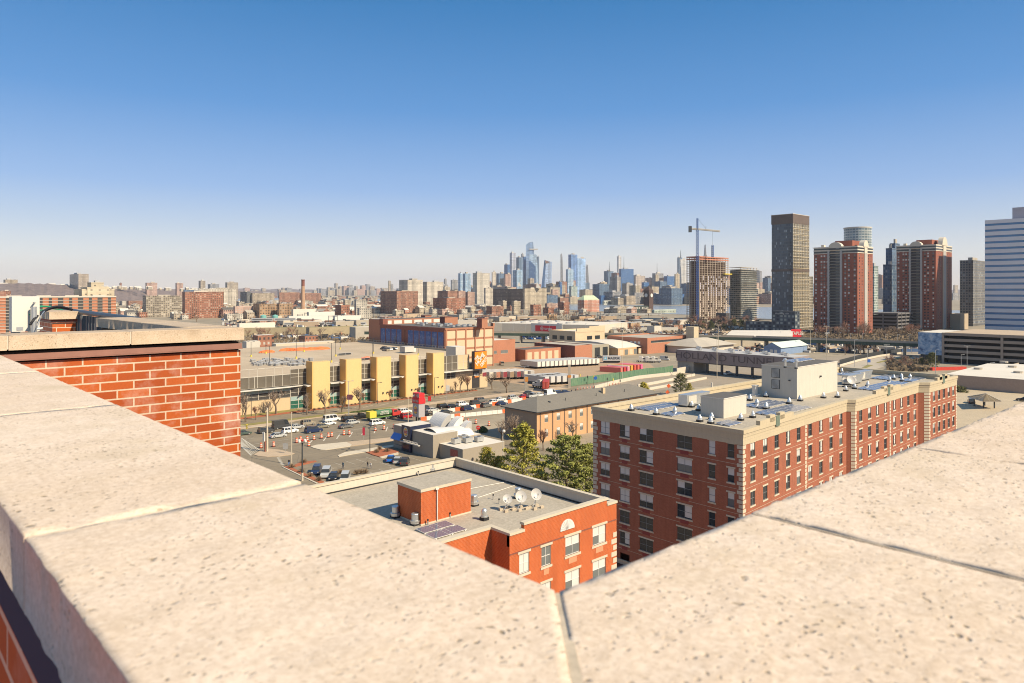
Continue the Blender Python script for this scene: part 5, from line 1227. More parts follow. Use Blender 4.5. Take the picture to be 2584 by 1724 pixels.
b=MB();b.prism([(p.x,p.y)for p in wv],0,12,0,1);b.build('wall',[plain('brown_shade_wall',(.33,.25,.20),.9),M['roof_w']],ww)
for x,y in((1620,315),(2230,370),(2140,285),(2010,215)):
 p=GZ('I',x,y,12);b=MB();b.cyl(p.x,p.y,12,12.7,1.6,n=12);b.build('roof_curb',M['roof_t'],ww)
py=thing('glass_pyramid','white framed glass pyramid canopy over the deck stair','canopy',(215,72,7));c_=GZ('I',1720,800,7.0)
a_=GZ('I',1460,735,9.5);f_=GZ('I',1695,800,9.5);e_=GZ('I',1970,800,9.5);top=GZ('I',1740,690,12.2);bk2=a_+(e_-f_)
for nm,tri in(('glass_slope',(a_,f_,top)),('glass_slope',(f_,e_,top)),('glass_slope',(e_,bk2,top)),('glass_slope',(bk2,a_,top))):
 b=MB();b.quad(tri);b.build(nm,plain('pyramid_glass',(.46,.45,.42),.2,.1,.3),py)
 b=MB()
 for t in(0,.33,.66,1):s_=tri[0]*(1-t)+tri[1]*t;b.tube([s_+Vector((0,0,.05)),tri[2]+Vector((0,0,.05))],.16,4)
 b.tube([tri[0],tri[1]],.16,4);b.build('glazing_bar',M['white'],py)
for q_ in(a_,f_,e_,bk2):b=MB();t_=(q_*.6+(a_+e_)/2*.4);b.cyl(t_.x,t_.y,7,9.5,.2,n=8);b.build('post',M['metal_d'],py)
# ================================================================== towers
def corner(r,x0,xc,x1,yt,d):
 u0,v=Z(r,x0,yt);uc,_=Z(r,xc,yt);u1,_=Z(r,x1,yt);C=P(uc,v,d)
 fw=C.x*FW[0]+C.y*FW[1];rt=C.x*RT[0]+C.y*RT[1]
 a0=(u0-CX)/FPX;a1=(u1-CX)/FPX
 ty=(a0*fw-rt)/(RT[1]-a0*FW[1]);tx=(a1*fw-rt)/(RT[0]-a1*FW[0])
 return C.x,C.x+max(tx,6),C.y,C.y+max(ty,6),C.z
def fwin(name,w,hh,mats,frame=.12,sill=True):
 """far window: a framed pane standing 6 cm proud, local -Y"""
 b=MB();b.box(-w/2,w/2,-.05,.02,0,hh,0)
 if frame:b.box(-frame/2,frame/2,-.09,-.05,0,hh,1)
 if sill:b.box(-w/2-.1,w/2+.1,-.12,.02,-.15,0,1)
 return b.mesh(name,mats)
def wins(parent,face,x0,y0,a_list,z_list,meshes,limit=100,name='window',seed=1,w=1.5,hh=1.5,mat=None):
 """windows as parts up to the limit (the top rows first), the rest in one part of kind stuff"""
 r_=random.Random(seed);n=0;b=MB()
 for z in z_list:
  for a in a_list:
   if n<limit:
    o=bpy.data.objects.new(name,r_.choice(meshes));COL.objects.link(o);o.parent=parent
    p=Vector((x0,a,z))if face=='X' else Vector((a,y0,z));o.location=p-Vector(parent.location);o.rotation_euler=(0,0,rad(-90)if face=='X' else 0)
   else:
    if face=='X':b.box(x0-.05,x0,a-w/2,a+w/2,z,z+hh,r_.choice((0,0,1)))
    else:b.box(a-w/2,a+w/2,y0-.05,y0,z,z+hh,r_.choice((0,0,1)))
   n+=1
 if b.v:struct(b.build(name,mat or[M['glass_d'],M['blind']],parent),'stuff')
def lin(a,b,n):return[a+(b-a)*(k+.5)/n for k in range(n)]
WF=[fwin('window',1.7,1.6,[M['glass_d'],M['concrete']]),fwin('window',1.7,1.6,[M['glass_m'],M['concrete']]),fwin('window',1.7,1.6,[M['blind'],M['concrete_l']])]
tbr=plain('tower_brick',(.275,.09,.055),.85,.12,.2);tcr=plain('tower_cream',(.62,.55,.44),.8,.06,.3)
def brick_tower(name,lab,c,nf):
 x0,x1,y0,y1,z1=c;t_=thing(name,lab,'tower',((x0+x1)/2,(y0+y1)/2,0),'twin brick apartment towers');L=y1-y0;Wd=x1-x0;fh=z1/(nf+.6)
 b=MB();b.box(x0,x1,y0,y1,0,z1,0,1)
 b.build('wall',[tbr,M['roof_d']],t_)
 b=MB()
 for k,(za,zb)in enumerate(((z1-1.0,z1+.4),(z1-3.9,z1-2.6),(z1-6.6,z1-5.8))):e=.35;b.box(x0-e,x1+e,y0-e,y1+e,za,zb)
 b.build('cream_band',tcr,t_)
 b=MB();b.box(x0-.1,x1+.1,y0-.1,y1+.1,z1-2.6,z1-1.0);b.box(x0-.1,x1+.1,y0-.1,y1+.1,z1-5.8,z1-3.9);b.build('ribbon_window',M['glass_d'],t_)
 yb,ya=y0+L*.38,y0+L*.62  # balcony bay on the shaded side
 for y in(yb-L*.045,ya):b=MB();b.box(x0-1.6,x0,y,y+L*.045,0,z1-4);b.build('concrete_fin',plain('fin_grey',(.42,.40,.37)),t_)
 b=MB();b.box(x0-.12,x0,yb,ya,0,z1-4);b.build('balcony_back',plain('balcony_dark',(.05,.045,.04),.5),t_)
 for k in range(nf):
  z=fh*(k+.5);b=MB();b.box(x0-1.5,x0-.12,yb,ya,z,z+.18,0);b.box(x0-1.5,x0-1.42,yb,ya,z+.18,z+1.05,1);b.box(x0-.18,x0-.12,yb+1,yb+(ya-yb)*.45,z+.3,z+2.2,2);b.build('balcony',[tcr,M['metal_d'],M['glass_m']],t_)
 zs_=[fh*(nf-k-1)+fh*.3 for k in range(1,nf-1)]
 wins(t_,'X',x0,y0,[y0+L*q for q in(.06,.19,.27,.68,.75,.82,.95)],zs_,WF,100,seed=len(name)+nf)
 wins(t_,'Y',x0,y0,[x0+Wd*q for q in(.14,.30,.72,.88)],zs_,[WF[0],WF[0],WF[1]],0,seed=nf,mat=[M['glass_d'],M['glass_m']])
 b=MB();b.box(x0+Wd*.42,x0+Wd*.6,y0-.8,y0,0,z1-.5,0);b.box(x0+Wd*.44,x0+Wd*.58,y0-.85,y0-.8,0,z1-6,1);b.build('stair_fin',[tcr,plain('fin_grey',(.42,.40,.37))],t_)
 n=12
 for fx in(0,1):
  b=MB();cy=(ya+yb)/2;cxm=x0+Wd*.51;r2=(ya-yb)*.62 if not fx else Wd*.16;pts=[]
  for k in range(n+1):
   a_=math.pi*k/n;pts.append((cy-r2*math.cos(a_),z1+r2*.75*math.sin(a_))if not fx else(cxm+r2*math.cos(a_),z1+r2*1.1*math.sin(a_)))
  if not fx:b.quad([(x0-.4,y,z)for y,z in pts]);b.quad([(x0+5,y,z)for y,z in pts][::-1]);[b.quad([(x0-.4,*pts[k]),(x0+5,*pts[k]),(x0+5,*pts[k+1]),(x0-.4,*pts[k+1])])for k in range(n)]
  else:b.quad([(x,y0-.9,z)for x,z in pts][::-1]);b.quad([(x,y0+4,z)for x,z in pts]);[b.quad([(pts[k][0],y0-.9,pts[k][1]),(pts[k+1][0],y0-.9,pts[k+1][1]),(pts[k+1][0],y0+4,pts[k+1][1]),(pts[k][0],y0+4,pts[k][1])])for k in range(n)]
  b.build('arched_gable',tcr,t_)
 b=MB();b.box(x0+Wd*.25,x0+Wd*.75,y0+L*.2,y0+L*.6,z1,z1+6.5);b.box(x0+3,x0+6,y1-9,y1-6,z1,z1+2.8,1);b.build('rooftop_house',[tbr,tcr],t_)
 return t_
brick_tower('brick_tower','dark red and orange brick tower with arched tops beside the dark gridded tower',corner('F',718,1170,1330,500,700),30)
brick_tower('brick_tower','brick tower with arched tops standing alone nearer the striped office block',corner('G',213,550,688,400,775),30)
# dark gridded tower
x0,x1,y0,y1,z1=corner('F',278,497,665,165,780);t_=thing('gridded_tower','tallest dark glass tower with a pale grid and a brown crown','tower',((x0+x1)/2,(y0+y1)/2,0))
gdark=facadem('shaded_curtain',(.10,.11,.12),(.055,.07,.085),1.6,3.2,.8,.78,.10,(.30,.34,.36));gsun=facadem('sunlit_grid_curtain',(.46,.42,.35),(.075,.07,.055),2.1,3.2,.78,.74,.2,(.22,.18,.13))  # two copies of the curtain wall paint shaded and sunlit faces
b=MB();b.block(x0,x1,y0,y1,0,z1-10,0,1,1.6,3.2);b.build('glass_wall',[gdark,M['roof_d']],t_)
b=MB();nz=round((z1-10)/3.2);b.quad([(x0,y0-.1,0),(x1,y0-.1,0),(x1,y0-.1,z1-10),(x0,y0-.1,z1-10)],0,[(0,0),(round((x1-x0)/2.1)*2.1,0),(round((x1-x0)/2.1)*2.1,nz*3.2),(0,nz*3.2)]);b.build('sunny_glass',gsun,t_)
crm=plain('brown_crown',(.13,.095,.075),.6,.2,.5);b=MB();b.box(x0-.4,x1+.4,y0-.4,y1+.4,z1-10,z1);b.build('crown_band',crm,t_);b=MB();b.box(x0-.3,x1+.3,y0-.5,y1+.3,z1*.51,z1*.53);b.build('middle_band',crm,t_)
b=MB();b.box(x0-.6,x1+.6,y0-.6,y1+.6,z1,z1+.5);b.build('roof_rim',M['concrete_l'],t_)
for k in range(24):z=z1-16-k*6.1;b=MB();(z>12)and b.box(x0,x1+.1,y0-.7,y0-.12,z,z+.5);b.build('spandrel',M['cast'],t_)
for k in range(11):x=x0+(x1-x0)*k/10;b=MB();b.box(x-.15,x+.15,y0-.45,y0-.12,4,z1-10);b.build('mullion',M['cast'],t_)
for k in range(27):z=z1-15-k*3.2;b=MB();b.box(x0-1.1,x0-.02,y0+.2,y0+5,z,z+.25);b.box(x0+3,x0+7,y1,y1+1.5,z,z+.25);b.build('balcony',M['metal_d'],t_)
wx1=corner('F',278,497,712,800,780);b=MB();zz=wx1[4]-1;nx_=round((wx1[1]-x1)/2.1)*2.1;b.block(x1+.02,wx1[1],y0+.3,y1,0,zz,0,1,2.1,3.2);b.build('lower_wing',[gsun,M['roof_w']],t_)
x0,x1,y0,y1,z1=corner('F',200,520,570,1180,700);t_=thing('dark_podium','dark blue grey mid rise with small white rooftop lettering before the gridded tower','building',((x0+x1)/2,(y0+y1)/2,0))
gp=facadem('podium_glass',(.06,.075,.095),(.025,.03,.04),4.2,3.4,.6,.6,.35,(.30,.32,.30));ym=y0+(y1-y0)*.55
b=MB();b.block(x0,x1,y0,ym+6,0,z1,0,1,4.2,3.4);b.block(x0,x1,ym+6.02,y1+20,0,z1-11,0,1,4.2,3.4);w_=b.build('wall',[gp,M['roof_d']],t_)
text('newportcityliving.com'[7:],'lettering',(x0-.3,y0+13,z1-2.4),2.2,M['white'],FX,w_,ext=.05,spacing=1.15)
# round glass tower, small green tower, stepped blue tower
c=P(*Z('F',1173,320),1020);R_=132*.2423*1020/FPX;t_=thing('round_tower','pale cylindrical glass tower top rising behind the first brick tower','tower',(c.x,c.y,0));
gcyl=facadem('cyl_glass',(.55,.58,.55),(.13,.17,.19),3,3.6,.84,.62,.15,(.35,.40,.40));b=MB();n=28
for k in range(n):
 a0_,a1_=2*math.pi*k/n,2*math.pi*(k+1)/n;sg_=2*math.pi*R_/n;nz=round(c.z/3.6)*3.6
 b.quad([(c.x+R_*math.cos(a0_),c.y+R_*math.sin(a0_),0),(c.x+R_*math.cos(a1_),c.y+R_*math.sin(a1_),0),(c.x+R_*math.cos(a1_),c.y+R_*math.sin(a1_),c.z),(c.x+R_*math.cos(a0_),c.y+R_*math.sin(a0_),c.z)],0,[(k*3.0,0),(k*3.0+3.0,0),(k*3.0+3.0,nz),(k*3.0,nz)])
b.quad([(c.x+R_*math.cos(2*math.pi*k/n),c.y+R_*math.sin(2*math.pi*k/n),c.z)for k in range(n)],1);b.build('glass_drum',[gcyl,M['roof_w']],t_)
b=MB();b.cyl(c.x,c.y,c.z,c.z+1.6,R_+.6,n=28);b.build('roof_rim',M['offwhite'],t_)
SKYT={}
def tw(name,lab,r,x0,xc,x1,yt,d,mat,roof='roof_d',px=3.0,pz=3.2,cat='building',grp=None,z0=0,top=None,yb=None,slabs=0):
 """far building from its measured silhouette; yt may be topped by small roof houses"""
 X0,X1_,Y0,Y1_,z=corner(r,x0,xc,x1,yt,d);t_=thing(name,lab,cat,((X0+X1_)/2,(Y0+Y1_)/2,z0),grp);b=MB();b.block(X0,X1_,Y0,Y1_,z0,z,0,1,px,pz)
 b.build('wall',[mat,M[roof]],t_);wd,ln=X1_-X0,Y1_-Y0
 rr2=random.Random(int(x0*7+yt));
 if top !=0:
  b=MB();hh=min(8,max(2.0,z*.06));a,c_=.15+.4*rr2.random(),.15+.4*rr2.random();b.box(X0+wd*a,X0+wd*min(a+.35,.95),Y0+ln*c_,Y0+ln*min(c_+.35,.95),z,z+hh)
  b.build('rooftop_house',M[('concrete','roof_t','offwhite','roof_g')[rr2.randrange(4)]],t_)
  b=MB();b.box(X0-.2,X1_+.2,Y0-.2,Y0+.5,z-.6,z+.7);b.box(X0-.2,X0+.5,Y0+.5,Y1_,z-.6,z+.7);b.build('parapet',mat,t_)
 return t_,(X0,X1_,Y0,Y1_,z)
F_=facadem
bl1=F_('blue_glass',(.12,.17,.24),(.06,.10,.16),2.5,3.4,.8,.7,.12,(.3,.36,.4));bl2=F_('pale_blue_glass',(.42,.50,.58),(.16,.24,.33),4,4,.86,.8,.1,(.5,.55,.58));bl3=F_('deep_blue_glass',(.06,.12,.24),(.03,.075,.17),5,4,.9,.8,.06,(.2,.28,.38))
gr1=F_('green_white',(.50,.54,.50),(.10,.15,.14),3.4,3.2,.75,.62,.2,(.4,.44,.42));gy1=F_('grey_panel',(.22,.205,.19),(.035,.045,.055),3.2,3.2,.6,.62,.12,(.22,.26,.28));gy2=F_('grey_grid',(.34,.33,.33),(.07,.08,.10),4,4,.6,.6,.1)
cr1=F_('cream_masonry',(.50,.42,.31),(.09,.08,.07),3.2,3.1,.42,.5,.15);cr2=F_('white_slab',(.62,.55,.45),(.13,.12,.11),4.2,3.0,.45,.42,.1);br1=F_('brown_brick',(.34,.165,.105),(.07,.055,.05),3.0,3.0,.45,.5,.3,(.42,.36,.3));br2=F_('orange_brick_far',(.38,.165,.10),(.06,.05,.045),3.2,3.0,.45,.52,.2,(.5,.45,.38))
br3=F_('tan_brick',(.46,.29,.17),(.07,.06,.05),4,3.6,.5,.52,.25,(.42,.38,.3));pk1=F_('pink_masonry',(.52,.34,.27),(.08,.07,.07),3.5,3.3,.42,.5,.15);wh1=F_('white_render',(.56,.51,.43),(.10,.10,.10),3.5,3.2,.4,.45,.1);tn1=F_('tan_masonry',(.44,.36,.27),(.07,.065,.06),4,3.5,.45,.5,.15)
bn1=F_('banded_glass',(.55,.55,.54),(.09,.14,.22),6,4,1.0,.48,0)
tw('green_white_tower','thin pale green and white tower peeking out behind the first brick tower','F',1325,1345,1388,712,930,gr1,cat='tower')
tw('stepped_blue_tower','lower front tier of the stepped blue glass tower between the brick towers','G',97,165,214,575,850,bl1,cat='tower',grp='tiers of the stepped blue tower');tw('stepped_blue_tower','middle tier of the stepped blue glass tower between the brick towers','G',120,175,222,435,856,bl1,cat='tower',grp='tiers of the stepped blue tower');tw('stepped_blue_tower','topmost tier of the blue glass tower tucked behind the second brick tower','G',172,200,240,393,862,bl1,cat='tower',grp='tiers of the stepped blue tower')
tw('grey_slab_tower','grey panelled slab tower next to the striped office block','G',757,870,990,538,880,gy1,cat='tower')
# striped office
X0,X1_,Y0,Y1_,z=corner('G',972,1700,1900,160,560);z=P(*Z('G',972,192),880).z;pz_,qz_=P(*Z('G',972,192),780),P(*Z('G',1309,182),700)
Lf=P(*Z('G',972,192),760);X0=Lf.x;Y1_=Lf.y;Y0=Y1_-170;z=Lf.z;nf=19;fh=z/nf
t_=thing('striped_office','big office block striped in lavender white and blue glass bands','office tower',(X0+25,(Y0+Y1_)/2,0));b=MB();b.box(X0+.15,X0+50,Y0,Y1_-.15,0,z-.5,0,1);b.build('glass_core',[plain('office_blue_glass',(.05,.19,.38),.08,.25,.05),M['roof_w']],t_)
wb_=plain('lavender_white_band',(.68,.67,.68),.5,.05,.2)
for k in range(nf):b=MB();zz=fh*(k+.38);b.box(X0,X0+50.2,Y0-.2,Y1_,zz,zz+fh*(.64 if k<nf-1 else.62),0);b.build('spandrel_band',wb_,t_)
b=MB();A=P(*Z('G',1163,98),735);b.box(X0+8,X0+46,A.y-90,A.y,z,z+12);b.build('rooftop_house',plain('lavender_house',(.38,.36,.40)),t_)
# construction tower, its crane, and the balcony tower
x0,x1,y0,y1,z1=corner('E',1212,1385,1770,465,1035);t_=thing('construction_tower','half built concrete tower with open floors and orange safety netting at its top','tower',((x0+x1)/2,(y0+y1)/2,0));nf=28;fh=z1/nf
sl_=plain('raw_concrete',(.42,.335,.255),.9,.12,.3);b=MB();b.box(x0+4,x1-4,y0+4,y1-4,0,z1-5);b.build('core',plain('core_brown',(.16,.09,.065),.9),t_)
for k in range(nf+1):b=MB();b.box(x0,x1,y0,y1,fh*k-.25,fh*k+.25 if k<nf-1 else fh*k+1.4);b.build('floor_slab',sl_ if k<nf-1 else plain('safety_orange_net',(.50,.21,.13),.8,.15,.3),t_)
for i in range(12):b=MB();x=x0+.5+(x1-x0-1.2)*i/11;b.box(x-.4,x+.4,y0+.3,y0+1.1,0,z1-.5);b.build('column',sl_,t_)
for i in range(6):b=MB();y=y0+.5+(y1-y0-1.2)*i/5;b.box(x0+.3,x0+1.1,y-.4,y+.4,0,z1-.5);b.build('column',sl_,t_)
wr=plain('white_wrap',(.62,.60,.68),.6,.1);ww2=plain('lower_window',(.70,.60,.50),.6,.1);rr_=random.Random(8);bs=MB();n_=0
for k in range(1,nf-3):
 for i in range(11):
  if 10<k<20 and rr_.random()<(.8 if i>2 else.4):m_=wr
  elif k<=12 and rr_.random()<.75:m_=ww2
  else:continue
  x=x0+.5+(x1-x0-1.2)*(i+.5)/11
  if n_<100:b=MB();b.box(x-1.0,x+.6,y0+.7,y0+.8,fh*k+.25,fh*k+fh-.5);b.build('infill_panel',m_,t_)
  else:bs.box(x-1.0,x+.6,y0+.7,y0+.8,fh*k+.25,fh*k+fh-.5,0 if m_==wr else 1)
  n_+=1
struct(bs.build('infill_panel',[wr,ww2],t_),'stuff')
b=MB();b.box(x1-16,x1+5,y0-3,y0,z1*.74,z1*.755);b.build('yellow_platform',M['paint_y'],t_)
def lattice(b,p0,p1,wd,n,r=.1):
 """square lattice boom"""
 p0,p1=Vector(p0),Vector(p1);d=(p1-p0).normalized();a=d.cross(Vector((.3,.2,1))if abs(d.z)<.9 else Vector((1,.1,0))).normalized();c=d.cross(a);cs=[(a+c)*wd/2,(a-c)*wd/2,(-a-c)*wd/2,(-a+c)*wd/2]
 for q in cs:b.tube([p0+q,p1+q],r,4)
 for k in range(n):
  s,e=p0+(p1-p0)*(k/n),p0+(p1-p0)*((k+1)/n)
  for j in range(4):b.tube([s+cs[j],e+cs[(j+1)%4]],r*.7,3)
B_=P(*Z('E',1358,1350),1000);T_=P(*Z('E',1355,105),1000);cr=thing('tower_crane','blue lattice tower crane with a white jib over the construction tower','crane',(B_.x,B_.y,0))
cb=plain('crane_blue',(.05,.12,.34),.5,.1);b=MB();lattice(b,(B_.x,B_.y,0),(B_.x,B_.y,T_.z),2.6,34,.32);b.build('mast',cb,cr)
b=MB();lattice(b,(B_.x,B_.y,T_.z),(B_.x,B_.y,T_.z+16),1.6,5,.28);b.build('tower_head',cb,cr)
J1,J0=P(*Z('E',1655,125),1000),P(*Z('E',1262,90),1000);b=MB();lattice(b,(B_.x,B_.y,T_.z+1),J1,1.5,14,.3);b.build('jib',M['offwhite'],cr)
b=MB();lattice(b,(B_.x,B_.y,T_.z+1),J0,1.5,5,.3);b.build('counter_jib',M['offwhite'],cr)
b=MB();b.obox(J0.x,J0.y,4,3,J0.z-5,J0.z+3.5,TH-rad(90));b.build('counterweight',M['metal_d'],cr)
J2=P(*Z('E',1555,130),1000);b=MB();b.tube([J2,(J2.x,J2.y,J2.z-32)],.12,3);b.tube([(B_.x,B_.y,T_.z+16),P(*Z('E',1470,90),1000)],.14,3);b.tube([P(*Z('E',1470,50),1000),P(*Z('E',1470,112),1000)],.2,3);b.build('hoist_cable',M['metal_d'],cr)
K_=P(*Z('E',1558,455),1040);b=MB();lattice(b,(K_.x,K_.y,z1),(K_.x,K_.y,P(*Z('E',1552,310),1040).z),2.2,6,.35);tag(b.build('luffing_mast',cb),'short blue mast standing on the construction tower roof','crane')
x0,x1,y0,y1,z1=corner('E',1790,1930,2140,600,1090);t_=thing('balcony_tower','pale glass tower ringed by thin white balcony slabs','tower',((x0+x1)/2,(y0+y1)/2,0));nf=25;fh=z1/nf
b=MB();b.block(x0,x1,y0,y1,0,z1-4,0,1,3.2,fh);b.build('glass_wall',[F_('balcony_glass',(.30,.33,.32),(.07,.085,.085),3.2,fh,.75,.7,.2,(.3,.32,.3)),M['roof_d']],t_)
rr_=random.Random(4)
for k in range(nf+1):e=1.8+rr_.random()*1.2;b=MB();b.box(x0-e,x1+e,y0-e,y1+1,fh*k-.18,fh*k+.18);b.build('balcony_slab',M['concrete_l'],t_)
for i in range(6):b=MB();x=x0+(x1-x0)*i/5;b.box(x-.3,x+.3,y0-.3,y0+.3,z1-4,z1);b.build('crown_column',M['concrete_l'],t_)
# parking garages
def garage(lab,X0,X1_,Y0,Y1_,z,nl,mat,bay,z0=0):
 t_=thing('parking_garage',lab,'garage',((X0+X1_)/2,(Y0+Y1_)/2,0));fh=z/nl;b=MB();b.box(X0+2,X1_-2,Y0+2,Y1_-2,0,z-1);b.build('dark_interior',plain('garage_dark',(.02,.018,.016),.9),t_)
 for k in range(nl+1):b=MB();b.box(X0,X1_,Y0,Y1_,max(0,fh*k-.3),fh*k+(1.3 if k else.2));b.build('deck_level',mat,t_)
 n=int((Y1_-Y0)/bay)
 for k in range(n+1):b=MB();y=Y0+(Y1_-Y0)*k/n;b.box(X0-.3,X0+.5,y-.6,y+.6,0,z+1.35);b.build('column',mat,t_)
 for k in range(int((X1_-X0)/bay)+1):b=MB();x=X0+bay*k;b.box(x-.6,x+.6,Y0-.3,Y0+.5,0,z+1.35);b.build('column',mat,t_)
 return t_
gbn=plain('garage_brown',(.34,.27,.21),.85,.1,.2,streak=True)
A=P(*Z('G',612,1165),432);g1=garage('long brown parking garage with five dark slot levels',A.x,A.x+60,A.y-150,A.y,A.z-.8,5,gbn,26)
b=MB();b.box(A.x+.5,A.x+59,A.y-149,A.y-1,A.z+.52,A.z+.58);b.build('roof_deck',M['tan'],g1)
A2=P(*Z('G',420,1150),445);t_=thing('mirror_glass_block','mirror blue glass stair block at the end of the brown garage','building',(A.x+5,A.y+8,0));b=MB();b.box(A.x,A.x+40,A.y+.1,A2.y,4.5,A2.z,0,1)
mb_=NT('mirror_cladding',Roughness=.15);uvq=mb_.co('UV');mb_.set('Base Color',mb_.ramp(mb_.noise(.35,5,.7,uvq),[(.35,(.05,.12,.25)),(.5,(.22,.36,.52)),(.62,(.45,.52,.58))]));b.build('mirror_wall',[mb_.m,M['roof_w']],t_)
b=MB();b.box(A.x+1,A.x+39,A.y+1,A2.y-1,0,4.5);b.build('base',M['metal_d'],t_)
X0,X1_,Y0,Y1_,z=corner('O',1640,2040,2300,75,760);garage('dark parking garage seen between the two brick towers',X0,X1_,Y0,Y1_,z,5,plain('garage_grey',(.16,.15,.15),.8,.1),12)
X0,X1_,Y0,Y1_,z=corner('G',640,760,830,1000,800);simple('low_tan_block','small tan block beside the grey slab tower','building',X0,X1_,Y0,Y1_,z,plain('tan_render',(.45,.35,.24)),M['roof_d'])
tw('dark_low_block','dark building with an orange end at the foot of the construction tower','E',1600,1735,1785,1205,1000,F_('dark_slab',(.07,.06,.06),(.03,.03,.03),4,4,.5,.4,.05),top=0)
# white roofed low stores right of the blank tower
for nm,r,pts_,z in(('long white roofed store behind the viaduct below the towers','O',((-400,385),(560,385),(560,300),(-300,300)),7.5),):
 q=[GZ(r,x,y,z)for x,y in pts_];t_=thing('white_roof_store',nm,'store',(q[0].x,q[0].y,0));b=MB();b.prism([(p.x,p.y)for p in q],0,z,0,1);b.build('wall',[M['cast_l'],M['roof_w']],t_)
p,q=GZ('O',540,402,2),GZ('O',680,402,2);t_=thing('store_sign','small red lettered sign on the white store under the dark podium','sign',(p.x,p.y,0));d_=q-p;L_=d_.length;c_=(p+q)/2;an=math.atan2(d_.y,d_.x)
b=MB();b.obox(c_.x,c_.y,L_,1,0,9.3,an);sb=b.build('red_face',plain('sign_red',(.78,.03,.045)),t_);n_=Vector((d_.y,-d_.x,0)).normalized();text('STAPLES','lettering',(c_.x+n_.x*.6,c_.y+n_.y*.6,5.6),4.2,M['white'],(rad(90),0,an),sb,ext=.05,sx=.75,bold=.08)
# ================================================================== river, hills, haze
wm=NT('river_water',Roughness=.25);wm.set('Base Color',wm.mix(wm.noise(.01,4,.6),(.20,.21,.20),(.30,.30,.28)));wm.bump(wm.noise(.15,3,.6),.2,.3)
near=[G(-2500,762),G(900,768),G(1300,776),G(1480,784),G(1600,790),G(1750,795),G(1950,806),G(2200,815),G(3200,830)]
far=[G(3600,790),G(2300,783),G(1950,776),G(1620,770),G(1300,762),G(900,753),G(0,747),G(-2500,745)]
b=MB();pts_=near+far;b.quad([(p.x,p.y,.25)for p in pts_]);struct(b.build('river',wm.m,org=(0,0,0)))
hm=NT('bare_wood_hillside',Roughness=1.0);c0=hm.co();hm.set('Base Color',hm.mix(hm.rng(hm.noise(.06,8,.8,c0),.35,.65,0,1),(.10,.075,.075),(.25,.19,.165)))
def ridge(name,pts,th,mat,jag=6,seed=1):
 """pts: (u, v of the crest, depth); a hill standing on the ground with real breadth"""
 b=MB();r_=random.Random(seed);us=[]
 for i in range(len(pts)-1):
  n=14
  for k in range(n):
   t=k/n;us.append(tuple(pts[i][j]*(1-t)+pts[i+1][j]*t for j in range(3)))
 us.append(pts[-1]);rows=[[],[],[],[],[]]
 for u,v,d in us:
  t_=P(u,v,d);z=t_.z+r_.uniform(-jag,jag)*.5
  for j,(dd,hh)in enumerate(((-th,0),(-th*.45,.55),(0,1),(th*.7,.9),(th*2,0))):q=P(u,v,d+dd);rows[j].append((q.x,q.y,max(0,z)*hh+(r_.uniform(-jag,jag)*.3 if 0<hh else-1)))
 for j in range(4):
  for i in range(len(us)-1):b.quad([rows[j][i],rows[j][i+1],rows[j+1][i+1],rows[j+1][i]])
 return struct(b.build(name,mat,org=(0,0,0),smooth=True))
ridge('hills',[(-700,690,2300),(0,715,2400),(110,716,2500),(240,722,2700),(330,728,3000),(540,733,4200),(700,736,5200)],500,hm.m,4)
ridge('far_hills',[(300,731,9000),(620,729,9500),(900,731,10000),(1250,731,11000),(1800,731,11000),(3000,731,11000)],900,hm.m,14,5)
hz=MB();hz.box(-12000,16000,-12000,18000,-3,460);hb=hz.build('haze',[],org=(0,0,0))
hmat=bpy.data.materials.new('haze_air');hmat.use_nodes=True;ht=hmat.node_tree;ht.nodes.clear();ho=ht.nodes.new('ShaderNodeOutputMaterial');pv=ht.nodes.new('ShaderNodeVolumePrincipled')
pv.inputs['Color'].default_value=(.86,.90,1,1);pv.inputs['Density'].default_value=4.5e-5;pv.inputs['Anisotropy'].default_value=0.0;ht.links.new(pv.outputs[0],ho.inputs['Volume'])
hb.data.materials.clear();hb.data.materials.append(hmat);struct(hb,'stuff')

# ================================================================== skyline across the river
far_g='towers across the river'
def S_(lab,r,x0,xc,x1,yt,d,mat,name='skyscraper',cat='skyscraper',**k):return tw(name,lab,r,x0,xc,x1,yt,d,mat,cat=cat,grp=far_g,**k)
S_('slender white tower with a small rig on top at the start of the glass cluster','D',122,128,180,600,3300,cr2)
S_('broad low blue block beside the slender white tower','D',182,215,292,618,3800,bl1)
S_('dark blue slab shouldering the tall pale tower','D',292,340,372,492,4700,bl3)
S_('tall pale lavender tower with a notched top','D',371,400,460,325,4900,F_('lavender_glass',(.50,.50,.56),(.26,.30,.38),5,5,.8,.6,.1))
S_('small pink and white block in front of the blue slab','D',296,310,388,628,2700,pk1,cat='building')
S_('pale stepped glass block before the tall lavender tower','D',412,470,552,572,3000,bl2)
S_('blue slab between the lavender tower and the tallest one','D',462,500,560,390,4800,bl1)
S_('dark blue strip tower pressed against the tallest one','D',545,570,605,380,4950,bl3)
S_('thin grey tower head showing over the blue strip tower','D',533,548,566,340,5300,gy2)
S_('thin tower with a white lantern top behind the tallest pair','D',752,765,786,380,5200,bl1)
S_('tall rectangular blue tower of the middle pair, the higher one','D',1198,1240,1326,350,4300,F_('mid_blue_glass',(.14,.22,.38),(.11,.19,.36),5,5,.9,.85,.04,(.3,.4,.5)))
S_('paler shorter blue tower of the middle pair','D',1324,1326,1441,404,4200,F_('soft_blue_glass',(.24,.34,.50),(.20,.30,.46),5,5,.9,.85,.04,(.3,.4,.5)))
S_('pale green glass tower standing before the middle pair','D',1165,1190,1271,560,3200,bl2)
S_('grey green low rise with balconies under the middle pair','D',1210,1240,1326,800,2500,gr1)
S_('dark blue office slab with a crane on its roof','D',1915,1945,2120,552,4000,bl3)
